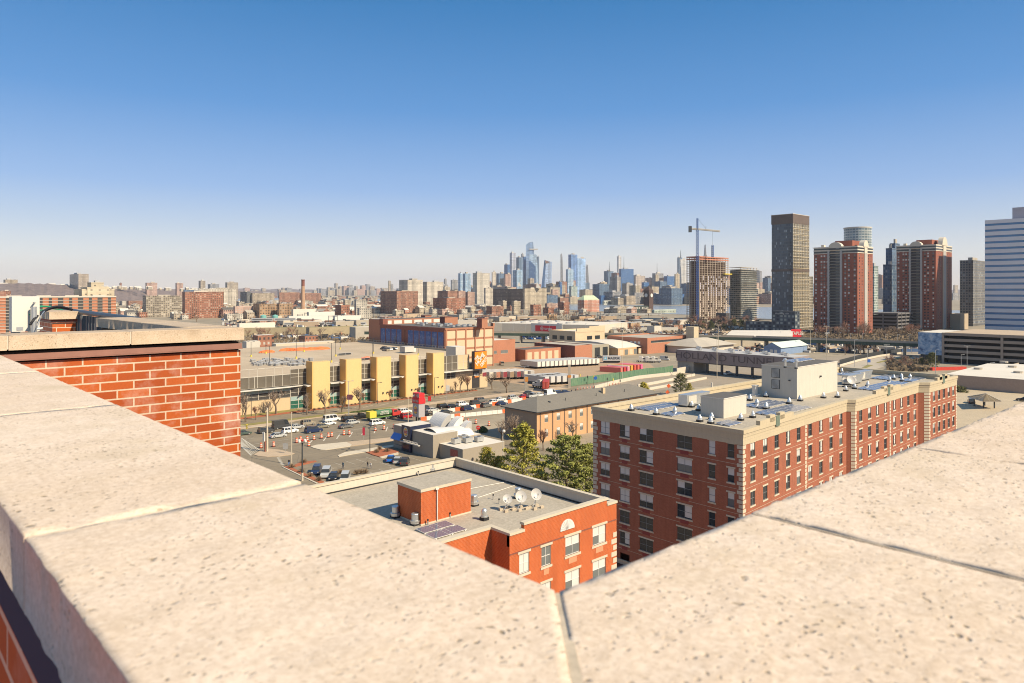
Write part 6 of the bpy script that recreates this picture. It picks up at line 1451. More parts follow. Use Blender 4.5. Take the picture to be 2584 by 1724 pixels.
S_('tall slim cream tower with a square top','D',1887,1908,1946,376,5600,F_('cream_grid_far',(.58,.55,.52),(.34,.36,.40),6,6,.5,.5,.05))
S_('dark and light gridded twisting tower near the water','D',1785,1885,1937,665,2700,F_('curved_grid',(.52,.47,.40),(.08,.09,.12),4,4,.62,.62,.05))
S_('second twisting gridded tower, shorter','D',1958,2020,2110,760,2700,F_('curved_grid',(.52,.47,.40),(.08,.09,.12)))
S_('blue glass block with a faceted top and a needle','D',1700,1760,1836,585,4700,bl1)
S_('cream tower with vertical ribs to the side of the dark blue slab','D',2130,2150,2282,650,3900,F_('cream_ribs',(.55,.45,.37),(.20,.18,.17),4,4,.4,.9,.1))
S_('deep blue block behind the clock tower','E',622,650,722,800,3300,bl3)
S_('cream apartment block with balconies near the water','D',955,975,1060,845,2500,pk1,cat='building')
S_('navy strip tower beside the cream balcony block','D',1060,1080,1112,735,2900,bl3)
S_('grey gridded office block behind the ferry terminal','E',520,530,662,935,2400,gy2)
S_('banded pale office block behind the clock tower','E',755,765,872,872,2600,bn1)
S_('grey office tower with white machinery on top','E',762,800,910,680,4300,gy2)
S_('cream stepped tower of older masonry','E',798,808,846,700,3900,cr1)
S_('pale blue glass tower narrowing to a spire far behind','E',1092,1110,1156,470,5600,bl1)
S_('cream banded tower half hidden by the construction tower','E',1125,1135,1212,495,4600,F_('cream_bands',(.60,.56,.50),(.25,.27,.3),8,7,1,.4,0))
S_('beige tower just before the construction tower','E',1060,1070,1124,690,3300,cr1)
S_('dark blue slab with pale top beside the beige tower','E',915,960,1056,718,3700,bl3)
S_('slanted dark blue block at the water by the construction tower','E',1060,1075,1186,955,2350,bl3,cat='building')
S_('pair of brick and cream blocks near the ferry pier','E',876,890,972,1010,2350,br2,cat='building')
S_('dark grey block between the brick pair and the slanted block','E',975,990,1056,990,2350,gy1,cat='building')
S_('twin cream towers with a white strip between','E',945,975,1035,865,2800,tn1)
S_('cream masonry tower under the needle topped block','D',1642,1660,1746,740,3300,cr1)
S_('dull blue low block at the waterfront','D',1630,1660,1766,930,2350,bl3,cat='building')
S_('pair of pale grey slabs at the start of the far shore','C',1210,1240,1272,170,2600,bl2);S_('pale glass slab pair, the wider one','C',1275,1310,1388,172,2620,bl2)
S_('white tower block with a sloping roof crest','C',1416,1475,1655,165,2300,cr2)
S_('grey tower with rounded cap behind the white slabs','C',1008,1020,1046,248,4600,gy2);S_('grey office block with rooftop frame behind the white slabs','C',1105,1120,1205,262,3600,gy2)
S_('slim tan tower far upriver','C',220,228,258,275,4500,tn1);S_('tiny blue grey tower beside the slim tan one','C',258,265,292,325,4600,gy2)
S_('domed downtown spire glimpsed beside the second brick tower','G',700,712,742,750,5200,tn1)
S_('grey masonry block under the glimpsed spire','G',690,700,752,820,3400,gy2);S_('pale blue tower sliver between the brick towers','F',1405,1412,1432,880,4800,bl2)
S_('pinkish masonry block beside the gridded tower','F',145,160,205,880,3600,pk1);S_('tan masonry tower beside the gridded tower','F',205,215,268,895,3700,tn1)
def taper(name,lab,r,pts,d,th,mat,px=5,cat='skyscraper'):
 """tower whose silhouette is the polygon pts, extruded th metres back"""
 q=[P(*Z(r,x,y),d)for x,y in pts];fx,fy=FW[0]*th,FW[1]*th;b=MB();n=len(q)
 for p in q:p.z=max(p.z,0)
 uv=[((p.x*RT[0]+p.y*RT[1]),p.z)for p in q];b.quad([tuple(p)for p in q],0,uv)
 b.quad([(p.x+fx,p.y+fy,p.z)for p in q][::-1],0,uv[::-1])
 for k in range(n):a_,c_=q[k],q[(k+1)%n];b.quad([(a_.x,a_.y,a_.z),(a_.x+fx,a_.y+fy,a_.z),(c_.x+fx,c_.y+fy,c_.z),(c_.x,c_.y,c_.z)])
 t_=thing(name,lab,cat,(q[0].x,q[0].y,0),far_g);b.build('glass_wall',mat,t_);return t_
BASE=1060
hy1=F_('hy_glass',(.22,.30,.42),(.20,.29,.43),6,5,1,.6,0);hy2=F_('hy_pale_glass',(.34,.42,.52),(.30,.39,.50),6,6,.95,.85,0)
t_=taper('skyscraper','tallest blue glass tower with a slanted peak and a jutting triangular deck','D',[(600,BASE),(752,BASE),(712,300),(700,168),(640,180),(600,212)],5090,60,hy1)
q=[P(*Z('D',x,y),5085)for x,y in((650,275),(715,283),(770,275),(715,268))];b=MB();z_=q[0].z;ex=RT;b.prism([(q[0].x,q[0].y),(q[2].x,q[2].y),(q[1].x+45*FW[0],q[1].y+45*FW[1])],z_-4,z_+4);b.build('viewing_deck',M['concrete_l'],t_)
taper('skyscraper','angular pale glass tower leaning in front of the tallest one','D',[(640,BASE),(790,BASE),(755,380),(745,348),(650,348)],4900,55,hy2)
taper('skyscraper','darker blue chamfered lower front of the angular glass tower','D',[(640,BASE),(738,BASE),(738,520),(660,440),(640,440)],4880,18,bl3)
taper('skyscraper','tapering lavender blue tower with a cut diamond top','D',[(820,BASE),(958,BASE),(968,455),(862,425)],4700,60,F_('lav_glass',(.30,.36,.52),(.30,.37,.54),6,6,.95,.85,0));taper('skyscraper','dark side wedge of the tapering diamond topped tower','D',[(800,BASE),(850,BASE),(880,485),(860,425)],4690,8,bl3)
taper('skyscraper','red brown open triangle crowning the diamond topped tower','D',[(880,480),(940,458),(866,428)],4680,5,br1)
taper('skyscraper','needle thin grey blue tower with a rounded tip','D',[(1088,BASE),(1128,BASE),(1116,400),(1110,345),(1101,335),(1090,350)],6000,30,gy2)
taper('skyscraper','dark slim tower with a sloped white back behind the middle pair','D',[(1452,BASE),(1500,BASE),(1475,500),(1460,490),(1452,540)],6000,30,gy2)
taper('skyscraper','stone skyscraper spire rising over the construction tower','E',[(1438,700),(1492,700),(1488,450),(1478,440),(1470,330),(1467,300),(1464,330),(1456,440),(1445,450)],4500,25,gy2)
for lab,r,x,y0,y1,d,rr3 in(('thin mast on the faceted blue block','D',1776,590,450,4700,1.6),('thin mast on the dark blue slab','D',1983,560,380,4000,1.0),('spire on the pale blue narrowing tower','E',1138,475,375,5600,2.5),('radio masts on the grey office tower','E',826,685,545,4300,1.2)):
 a_,c_=P(*Z(r,x,y0),d),P(*Z(r,x,y1),d);b=MB();b.tube([a_,c_],[rr3*1.6,rr3*.5],5);tag(b.build('spire',M['metal_d']),lab,'spire')
# random mid rises packed behind and between
rr_=random.Random(21);gsty=[('tan masonry',tn1),('pink masonry',pk1),('cream masonry',cr1),('grey',gy2),('brown brick',br1),('blue glass',bl1),('cream masonry',cr1)]
def blockmesh(w_,l_,z,mat,roof):b=MB();b.block(-w_/2,w_/2,-l_/2,l_/2,0,z,0,1,3.5,3.4);b.box(-w_*.2,w_*.2,-l_*.2,l_*.2,z,z+3.5,1);return b.mesh('mid_rise',[mat,roof])
PRO={}
def mid(u,d,w_,l_,z,sty,lab,grp,name='mid_rise',roof='roof_t',cat='building',z0=0,rz=0):
 key=(round(w_/8),round(l_/8),round(z/6),sty[0],roof)
 if key not in PRO:PRO[key]=blockmesh(w_,l_,z,sty[1],M[roof])
 o=bpy.data.objects.new(name,PRO[key]);COL.objects.link(o);p=P(u,HY,d);o.location=(p.x,p.y,z0);o.rotation_euler=(0,0,rz);return tag(o,lab,cat,grp)
for k in range(210):
 u=rr_.uniform(1060,2020)if k<180 else rr_.uniform(2040,2300);d=rr_.choice((2350,2500,2700,3000,3400,3900,4400))+rr_.uniform(-60,60);t=(d-2300)/2100
 v=752-26*t-rr_.random()**2*(30+14*t)*(1.0 if u>1250 else.6);z=CAMH+(HY-v)/FPX*d;s_=rr_.choice(gsty);z=max(14,z)
 mid(u,d,rr_.uniform(24,60),rr_.uniform(24,60),z,s_,s_[0]+' mid rise packed among its like on the far shore',s_[0]+' mid rises on the far shore',roof=rr_.choice(('roof_t','roof_g','roof_d')))
for k in range(90):  # upriver skyline, pale with distance
 u=rr_.gauss(905,60)if k<50 else rr_.uniform(560,1100);d=rr_.uniform(7000,9500);v=733-rr_.random()**3*(18 if abs(u-880)<60 else 7);s_=rr_.choice(gsty[:4])
 mid(u,d,rr_.uniform(30,70),40,max(30,CAMH+(HY-v)/FPX*d),s_,'hazy '+s_[0]+' tower on the horizon upriver','hazy '+s_[0]+' towers on the horizon',name='distant_tower')
# pier and ferry terminal
tw('pier_building','long white pier building with dark openings at the water','D',1690,1700,2106,1000,2300,F_('pier_white',(.66,.66,.58),(.10,.11,.10),8,9,.6,.5,.1),roof='roof_w',px=8,pz=9,top=0)
tw('terminal_building','dark green ferry terminal with a pale copper roof','E',528,540,712,1110,1420,F_('terminal_green',(.05,.065,.055),(.03,.035,.035),5,6,.5,.5,.2),top=0);tw('terminal_shed','low pale green roofed terminal shed by the river','E',772,790,1078,1160,1400,F_('terminal_pale',(.45,.50,.42),(.12,.12,.1),5,5,.5,.5,.2),roof='roof_w',top=0)
X0,X1_,Y0,Y1_,z=corner('E',692,722,750,905,1480);t_=thing('clock_tower','dark brown clock tower with a pointed roof and white dial','clock tower',(X0,Y0,0));Y1_=Y0+14;X1_=X0+14;b=MB();b.box(X0,X1_,Y0,Y1_,0,z);b.box(X0-1,X1_+1,Y0-1,Y1_+1,z-10,z-8.5);b.build('shaft',plain('dark_brown_stone',(.085,.05,.04),.8,.2,.2),t_)
zt_=P(*Z('E',720,845),1480).z;b=MB();cx2,cy2=(X0+X1_)/2,(Y0+Y1_)/2;b.prism([(X0-.5,Y0-.5),(X1_+.5,Y0-.5),(X1_+.5,Y1_+.5),(X0-.5,Y1_+.5)],z,zt_,0,taper=[(cx2-.2,cy2-.2),(cx2+.2,cy2-.2),(cx2+.2,cy2+.2),(cx2-.2,cy2+.2)]);b.build('spire',plain('dark_brown_stone',(.085,.05,.04)),t_)
for fc in 'XY':
 b=MB();zc=P(*Z('E',712,970),1480).z;n=14;b.quad([((X0-1.2,cy2-4*math.cos(2*math.pi*k/n),zc+4*math.sin(2*math.pi*k/n))if fc=='X' else(cx2+4*math.cos(2*math.pi*k/n),Y0-1.2,zc+4*math.sin(2*math.pi*k/n)))for k in range(n)][::1 if fc=='Y' else-1]);b.build('dial',M['white'],t_)
# ================================================================== middle distance on our side of the river
hg='apartment slabs over the low town'
def H_(name,lab,r,x0,xc,x1,yt,d,mat,**k):return tw(name,lab,r,x0,xc,x1,yt,d,mat,**k)
H_('brown_brick_slab','tall brown brick slab, one face in shade, in the middle of the low town','C',113,342,642,425,1349,br1)
H_('white_slab','big white apartment slab behind the brown brick slab','C',375,497,712,262,1900,cr2);H_('white_slab','second white apartment slab offset behind the brown brick slab','C',708,768,1000,290,1960,cr2)
H_('brick_slab','orange brick warehouse loft with a copper cornice','C',855,1048,1310,522,1330,br2);H_('brick_slab','pink brick housing slab behind the loft','C',918,1062,1200,418,1700,br1);H_('brick_slab','second pink brick housing slab behind the loft','C',1195,1215,1312,420,1720,pk1);H_('brick_slab','third pink brick housing slab behind the loft','C',1310,1345,1445,435,1740,pk1)
H_('hospital_block','long cream and brown block with two triangular roof fins','D',577,582,892,832,1700,cr1,roof='roof_w');H_('hospital_wing','long wing with gables coloured brown for shade beside the cream block','D',105,560,578,838,1710,F_('shaded_wing',(.22,.16,.12),(.05,.045,.04),3.5,3.5,.4,.45,.1));H_('white_block','white block at the end of the shaded wing','D',26,30,135,825,1690,cr2)  # wing stands for the block's unlit side, its shade painted as brown
taper('roof_fin','first white triangular fin on the shaded wing','D',[(480,800),(540,800),(500,735)],1720,10,M['white'],cat='roof fin');taper('roof_fin','second white triangular fin on the cream block','D',[(745,822),(812,822),(755,735)],1720,10,M['white'],cat='roof fin')
t_,c5=H_('gabled_brick_block','brick apartment block with green pointed gables by the river','D',1330,1420,1636,990,1472,F_('pink_banded',(.50,.22,.15),(.40,.36,.30),4,3.2,.4,.5,.6),top=0)
b=MB();b.prism([(c5[0],c5[2]),(c5[1],c5[2]),(c5[1],c5[3]),(c5[0],c5[3])],c5[4],c5[4]+9,taper=[(c5[0]+8,c5[2]+8),(c5[1]-8,c5[2]+8),(c5[1]-8,c5[3]-8),(c5[0]+8,c5[3]-8)]);b.build('green_roof',plain('copper_green_roof',(.42,.50,.33),.8),t_)
MT=[('orange brick tenement near the rail yard','D',660,705,815,1062,1250,br2),('beige tenement with square windows near the rail yard','D',420,430,525,1015,1320,cr1),('pale yellow narrow block near the rail yard','D',212,275,328,1010,1330,cr1),('brown wide low brick block near the rail yard','D',40,118,282,1085,1250,br1),('orange stacked balcony block','D',1050,1135,1215,1030,1350,br2),('low orange and brown shed by the tracks','D',838,915,1000,1105,1220,br2),('pale render block beside the orange balcony block','D',875,900,1050,1045,1400,pk1),('yellow gabled block by the water','E',200,330,475,1120,1350,cr1),
('red apartment tower of repeated balconies','A',1335,1355,1640,283,1130,br2),('brown concrete apartment slab beside the red one','A',1045,1070,1330,312,1190,F_('brown_concrete_grid',(.40,.34,.26),(.10,.085,.07),3.4,3,.7,.6,.2)),('red small hotel block on the hill flank','A',0,0.5,80,275,1500,br2),
('pink and white hotel with a green top','B',68,72,328,640,1090,F_('hotel_pink',(.60,.40,.32),(.35,.33,.30),4,3.4,.45,.5,.3)),('brown warehouse behind the two aqua tanks','B',330,420,668,602,1090,br3),('second brown warehouse with big arched windows','B',664,700,888,600,1090,br3),('dark square brick block with a sunlit flank','B',1488,1572,1695,622,1130,br2),
('white gabled house block above the sheds','B',1776,1785,1938,560,1150,wh1),('white low commercial block','B',1825,1830,2000,660,1090,wh1),('very long dark red apartment range on the skyline','B',690,700,985,440,2300,br1),('second long dark apartment range on the skyline','B',985,1000,1290,450,2350,br1),('dark grey block at the start of the skyline range','B',148,240,300,432,2100,gy1),('tan range of flats on the skyline','B',300,320,630,450,2100,tn1),
('white chequered flats behind the red apartment tower','A',1450,1455,1730,258,1900,cr2),('tan tower pair far behind the flats, first','A',1455,1470,1505,200,3500,tn1),('tan tower cluster far behind the flats','A',1650,1665,1745,212,3600,tn1),('grey pink low slab on the ridge','A',1065,1075,1152,215,3000,pk1),('second grey pink low slab on the ridge','A',1285,1295,1342,218,3100,pk1),('low pale slab group on the ridge','A',1522,1540,1606,225,3300,gy2),('slim red chimney like block on the ridge','A',875,880,892,218,3000,br2),('blue topped block behind the slabs','A',1345,1350,1470,268,1700,bl1),('cream stone block low on the hill crest','A',25,40,130,192,2480,tn1)]
for lab,r,x0,xc,x1,yt,d,m_ in MT:tw('apartment_building',lab,r,x0,xc,x1,yt,d,m_,roof=rr_.choice(('roof_t','roof_w','roof_g')))
# round cornered tower on the hill and the cream stepped factory
tw('hill_tower','pale apartment tower standing alone on the wooded ridge','A',510,575,650,150,2500,F_('hill_tower_slabs',(.46,.38,.30),(.16,.14,.12),3.5,3,.6,.55,.2))
for k,(x0,xc,x1,yt,d,lab)in enumerate(((540,600,838,265,905,'widest lower tier of the cream stepped factory'),(590,640,800,250,908,'middle tier of the cream stepped factory'),(640,668,760,215,912,'top tier of the cream stepped factory with tanks'))):tw('stepped_factory',lab,'A',x0,xc,x1,yt,d,F_('cream_factory',(.64,.54,.38),(.16,.14,.11),9,6,.25,.3,.1),grp='tiers of the cream stepped factory',roof='roof_t')
# the long orange apartment range behind the antenna
X0,X1_,Y0,Y1_,z=corner('A',-700,-690,850,318,760);t_=thing('long_apartment_range','very long orange brick apartment range with white slab lines and dark balconies','apartment block',(X0+60,Y0,0));Le=P(*Z('A',-300,318),760);Re=P(*Z('A',850,318),740)
x0,x1,y0=-Le.y*0+Re.x-230,Re.x,Re.y;z=Re.z;b=MB();b.box(x0,x1,y0,y0+22,0,z,0,1);b.build('wall',[plain('range_orange',(.42,.165,.085),.85,.1,.1),M['roof_t']],t_)
for k in range(12):b=MB();zz=z-.1-k*3.0;b.box(x0-.2,x1+.2,y0-.5,y0,zz-.18,zz+(1.1 if k==0 else.18));b.build('slab_edge',M['offwhite'],t_)
for i in range(26):
 x=x1-6-i*8.6;b=MB();b.box(x-(2.2 if i%2 else 1.3),x+(2.2 if i%2 else 1.3),y0-.3,y0-.02,2,z-.4);b.build('balcony_stack' if i%2 else 'window_stack',F_('balcony_dark',(.10,.075,.06),(.03,.03,.03),1.5,3,.8,.5,.25,(.35,.32,.28)),t_)
for i in range(9):b=MB();b.box(x1-20-i*24,x1-8-i*24,y0+6,y0+10,z,z+1.8);b.build('roof_screen',M['offwhite'],t_)
# aqua tanks, factory chimney, white sheds, embankment shed
for(xa_,xb,lab)in((432,514,'aqua storage tank, the one in front of the first warehouse'),(600,680,'aqua storage tank, the one between the two warehouses')):
 c=P(*Z('B',(xa_+xb)/2,765),1040);r_=(xb-xa_)/2*.17872*1040/FPX;b=MB();b.cyl(c.x,c.y,0,c.z,r_,n=16);b.cyl(c.x,c.y,c.z,c.z+1.5,r_,r_*.2,n=16);tag(b.build('storage_tank',plain('aqua_tank',(.18,.42,.37),.6,.1,.3,streak=True)),lab,'tank')
c=P(*Z('B',1033,655),1100);t1=P(*Z('B',1033,348),1100);b=MB();b.cyl(c.x,c.y,0,t1.z,3.6,2.5,n=14);t_=thing('factory_chimney','tall banded brick factory chimney over the low town','chimney',(c.x,c.y,0));b.build('shaft',plain('chimney_brick',(.44,.27,.17),.9,.25,.15),t_);b=MB();b.cyl(c.x,c.y,t1.z,t1.z+9,2.55,2.5,n=14);b.cyl(c.x,c.y,t1.z+9,t1.z+10,3.1,n=14);b.build('cap',dk,t_)
for nm,x0,xc,x1,yt,d,m_ in(('long white shed with blank walls beneath the chimney',890,895,1210,675,1085,M['roof_w']),('grey white shed beside the chimney shed',1110,1115,1480,715,1050,M['white']),('bright white long wall shed along the tracks',830,835,1480,775,960,M['white']),('second bright white shed along the tracks',1480,1485,1850,770,965,M['white']),('white train shed with brick stripes',130,135,640,875,800,M['roof_w']),('grey covered station canopy by the mural warehouse',1690,1775,2200,930,640,M['roof_t']),('orange gabled brick house in the bare trees',320,395,622,1045,520,br2),
('white stucco truck shed by the rooftop parking',185,235,425,1130,430,M['offwhite']),('long pale boundary shed behind the parking deck',640,650,1480,1165,470,M['cast_l']),('small dark roofed brick pavilion',975,1060,1240,1055,560,br2)):
 tw('shed',nm,'B',x0,xc,x1,yt,d,m_,roof='roof_w' if 'dark' not in nm else 'roof_d',top=0,cat='shed')
# low town: rows of houses by the hundred, largest as things
hst=[('white',wh1),('cream',cr1),('brick',br1),('orange brick',br2),('tan',tn1),('pink',pk1)]
def house_mesh(w_,l_,z,mat,roof,gable):
 b=MB();b.block(-w_/2,w_/2,-l_/2,l_/2,0,z,0,1,3.2,3.1)
 if gable:b.quad([(-w_/2,-l_/2,z),(w_/2,-l_/2,z),(w_/2,0,z+3),(-w_/2,0,z+3)],1);b.quad([(-w_/2,0,z+3),(w_/2,0,z+3),(w_/2,l_/2,z),(-w_/2,l_/2,z)],1);b.quad([(-w_/2,l_/2,z),(-w_/2,-l_/2,z),(-w_/2,0,z+3)]);b.quad([(w_/2,-l_/2,z),(w_/2,l_/2,z),(w_/2,0,z+3)])
 else:b.box(-w_/2,w_/2,-l_/2,-l_/2+.4,z,z+.8);b.box(w_*.1,w_*.35,l_*.1,l_*.3,z,z+2.2,1);b.box(-w_*.3,-w_*.22,0,1,z,z+1.8,0)
 return b.mesh('town_house',[mat,M[roof]])
HM={}
for s_ in hst:
 for rf in('roof_w','roof_t','roof_d'):
  for g_ in(0,1):HM[s_[0],rf,g_]=[house_mesh(w_,l_,z,s_[1],rf,g_)for w_,l_,z in((12,16,9),(24,14,10),(9,12,7))]
rn={'roof_w':'white','roof_t':'tan','roof_d':'dark'};nh=0
for k in range(2400):
 if nh>=295:break
 u=rr_.uniform(225,1640);d=1080+rr_.random()*1200;v=HY+CAMH*FPX/d
 if u>960 and d<1250:continue
 if u>1300 and(d<1280 or d>1400):continue
 if u>1060 and d>1900:continue
 s_=rr_.choice(hst if rr_.random()<.6 else hst[:2]);rf=rr_.choice(('roof_w','roof_w','roof_t','roof_d'));g_=int(rr_.random()<.35);ms_=HM[s_[0],rf,g_]
 o=bpy.data.objects.new('town_house',rr_.choice(ms_));COL.objects.link(o);p=P(u,HY,d);o.location=(p.x,p.y,0);o.rotation_euler=(0,0,rr_.choice((0,rad(90))));nh+=1;zs__=rr_.uniform(.8,1.35);o.scale=(1,1,zs__)
 tag(o,'%s %s house with a %s roof in the low town before the river'%(s_[0],'gabled' if g_ else 'flat topped',rn[rf]),'house','%s %s houses with %s roofs'%(s_[0],'gabled' if g_ else 'flat topped',rn[rf]))
hb_=MB()
for k in range(900):
 u=rr_.uniform(-100,1500);d=1900+rr_.random()*3200;w_,l_,z=rr_.uniform(10,40),rr_.uniform(10,30),rr_.uniform(8,17)
 if u>1000 and d>2000:continue
 if u<620 and d>2350:continue
 p=P(u,HY,d);hb_.block(p.x,p.x+w_,p.y,p.y+l_,0,z,rr_.randrange(4),rr_.randrange(4,7))
struct(hb_.build('far_town_houses',[wh1,cr1,br1,tn1,M['roof_w'],M['roof_t'],M['roof_d']],org=(0,0,0)),'stuff')['label']='sea of tiny pale and brick houses filling the far town'
for k in range(60):
 u=rr_.uniform(-20,300)if k<40 else rr_.uniform(300,560);t=u/600;d=2430+700*t+rr_.uniform(-40,60);vv=716+14*t;s_=rr_.choice(hst[:2]);o=bpy.data.objects.new('hill_house',rr_.choice(HM[s_[0],'roof_w',1]));COL.objects.link(o);p=P(u,vv+rr_.uniform(0,4),d);o.location=(p.x,p.y,p.z-8);tag(o,s_[0]+' small house strung along the crest of the wooded ridge','house',s_[0]+' houses on the ridge')
cl=MB();cmats=[M['white'],M['metal_d'],M['roof_g'],br2,M['tan'],M['black'],M['concrete_l'],plain('tarp_blue',(.06,.12,.25))]
for(ua,ub,va,vb,n)in((560,1500,806,826,900),(1500,2100,812,852,700),(620,1130,838,858,260),(1480,1720,862,885,160),(1900,2330,868,890,260),(1760,1960,878,893,120)):
 for k in range(n):
  p=G(rr_.uniform(ua,ub),rr_.uniform(va,vb));l_=rr_.choice((1.5,2,3,4,7,12));cl.obox(p.x,p.y,l_,rr_.uniform(1,2.5),0,rr_.uniform(.5,2.8),rr_.choice((0,rad(90),rad(-40))),rr_.randrange(8))
struct(cl.build('yard_clutter',cmats,org=(0,0,0)),'stuff')['label']='small crates, sheds and stored goods strewn over the rail yards'
bru=MB()
for(ua,ub,va,vb,n)in((240,1180,845,868,2600),(700,1500,800,822,3500),(1500,2400,815,840,4200),(2240,2340,915,938,900),(2415,2500,1010,1060,700),(1600,2000,838,872,1500),(2000,2330,838,866,3200),(1420,1500,832,846,500)):
 for k in range(n):
  p=G(rr_.uniform(ua,ub),rr_.uniform(va,vb));h_=rr_.uniform(.8,3.2);a_=rr_.uniform(0,3.1);dx,dy=math.cos(a_)*h_*.7,math.sin(a_)*h_*.7
  bru.quad([(p.x-dx*.3,p.y-dy*.3,0),(p.x+dx*.2,p.y+dy*.2,0),(p.x+dx,p.y+dy,h_)]);bru.quad([(p.x-dx,p.y-dy,h_*.8),(p.x,p.y,0),(p.x+dy*.4,p.y-dx*.4,h_*.9)])
struct(bru.build('undergrowth',plain('brush_brown',(.20,.145,.09),.95,.4,.2),org=(0,0,0)),'stuff')['label']='brown winter undergrowth between tracks and ramps'
for k in range(74):
 if k<52:u,v=rr_.uniform(640,1500),rr_.uniform(800,824)
 else:u,v=rr_.uniform(1505,1720),rr_.uniform(806,842)
 if 1340<u<1520 and v>812 and k<52:continue
 p=G(u,v);w_,l_,z=rr_.uniform(12,46),rr_.uniform(8,20),rr_.uniform(3.5,7.5);c_n,m_=rr_.choice((('white',M['offwhite']),('tan',M['tan']),('grey',M['concrete']),('brick',br1),('pale',M['cast_l']),('brown',br3)))
 r_n=rr_.choice(('roof_w','roof_t','roof_g','roof_d'));b=MB();b.block(-w_/2,w_/2,-l_/2,l_/2,0,z,0,1);b.box(-w_*.1,w_*.05,-1,1,z,z+1.5,2)
 o=bpy.data.objects.new('yard_shed',b.mesh('yard_shed',[m_,M[r_n],M['metal_d']]));COL.objects.link(o);o.location=(p.x,p.y,0);o.rotation_euler=(0,0,rr_.choice((0,rad(90),rad(-35))));rw={'roof_w':'white','roof_t':'tan','roof_g':'grey','roof_d':'dark'}[r_n]
 tag(o,'%s low shed with a %s roof in the rail yard belt'%(c_n,rw),'shed','%s yard sheds with %s roofs'%(c_n,rw))
# trains and catenary
t1_=thing('train_car','','train');b=MB();b.box(-12,12,-1.5,1.5,1.1,4.2,0);b.build('body',plain('train_silver',(.55,.54,.52),.4,.05,.2,metal=.4),t1_);b=MB();b.box(-11,11,-1.56,-1.5,2.4,3.2);b.build('window_band',gd,t1_);b=MB();b.box(-9,-6,-1.2,1.2,0,1.1);b.box(6,9,-1.2,1.2,0,1.1);b.build('bogie',M['black'],t1_);snapshot(t1_)
for r,xa_,xb,y,n,row in(('B',760,1960,890,9,'on the nearer track'),('B',300,1000,920,4,'on the embankment track'),('E',20,900,1225,6,'in the yard before the river')):
 a_,c_=GZ(r,xa_,y,2),GZ(r,xb,y-8,2);dd=c_-a_;an=math.atan2(dd.y,dd.x);L_=dd.length;m=min(n,int(L_//25))
 for k in range(m):p=a_+dd*((k+.5)*25/L_);place(t1_,USED,(p.x,p.y,0 if 'embank' not in row else 7.6),an,'silver rail carriage coupled in the train '+row,'rail carriages '+row)
gt_=thing('catenary_gantry','','gantry');b=MB();b.box(-.25,.25,-12,-11.5,0,12);b.box(-.25,.25,11.5,12,0,12);b.build('post',M['steel_grey'],gt_);b=MB();b.box(-.2,.2,-12,12,10,10.5);b.box(-.2,.2,-12,12,11.4,11.7);b.build('crossbeam',M['steel_grey'],gt_);snapshot(gt_)
for k in range(34):
 u=700+k*27+rr_.uniform(-6,6);v=806+rr_.uniform(-4,14)-(6 if u>1200 else 0);p=G(u,v);place(gt_,USED,(p.x,p.y,0),rad(-45)+rr_.uniform(-.2,.2),'steel wire gantry among many over the rail yard','wire gantries over the rail yard')
# ================================================================== vehicles
PAINT={'white':(.78,.77,.73),'silver':(.46,.46,.44),'black':(.018,.018,.02),'grey':(.15,.145,.135),'tan':(.30,.26,.20),'navy':(.02,.035,.09),'blue':(.02,.12,.42),'red':(.40,.02,.025),'green':(.07,.10,.085),'charcoal':(.06,.06,.06),'olive':(.22,.20,.15)}
def paint(c):return MC.get('car_paint_'+c)or plain('car_paint_'+c,PAINT[c],.22,.04,.5)
KD=dict(
sedan=(4.8,1.82,1.45,.92,.88,-2.0,1.35,-1.15,.45),hatch=(4.4,1.8,1.5,.95,.9,-2.15,1.35,-1.5,.4),suv=(4.8,1.95,1.78,1.1,1.05,-2.35,1.35,-2.1,.65),bigsuv=(5.3,2.05,1.95,1.2,1.15,-2.6,1.4,-2.4,.8),
minivan=(5.1,2.0,1.78,1.05,.98,-2.5,1.85,-2.2,.9),jeep=(4.4,1.9,1.85,1.15,1.15,-2.0,.8,-1.95,.55),pickup=(5.7,2.0,1.85,1.15,1.1,-.9,1.4,-.6,.7),van=(5.7,2.05,2.2,1.2,1.05,-2.8,1.9,-2.7,1.3),cargo=(5.9,2.1,2.65,1.35,1.1,-2.9,2.1,-2.9,1.5))
CARP={}
def wheel_meshes():
 b=MB();n=14
 for k in range(n):
  a0_,a1_=2*math.pi*k/n,2*math.pi*(k+1)/n;f=lambda a,y:(.34*math.cos(a),y,.34+.34*math.sin(a))
  b.quad([f(a0_,-.11),f(a1_,-.11),f(a1_,.11),f(a0_,.11)][::-1])
 for y,s in((-.11,1),(.11,-1)):b.quad([(.34*math.cos(2*math.pi*k/n),y,.34+.34*math.sin(2*math.pi*k/n))for k in range(n)][::s])
 t=b.mesh('tyre',M['black']);b=MB()
 for y,s in((-.12,1),(.12,-1)):b.quad([(.21*math.cos(2*math.pi*k/n),y,.34+.21*math.sin(2*math.pi*k/n))for k in range(n)][::s])
 return t,b.mesh('rim',M['metal'])
WT,WR=wheel_meshes()
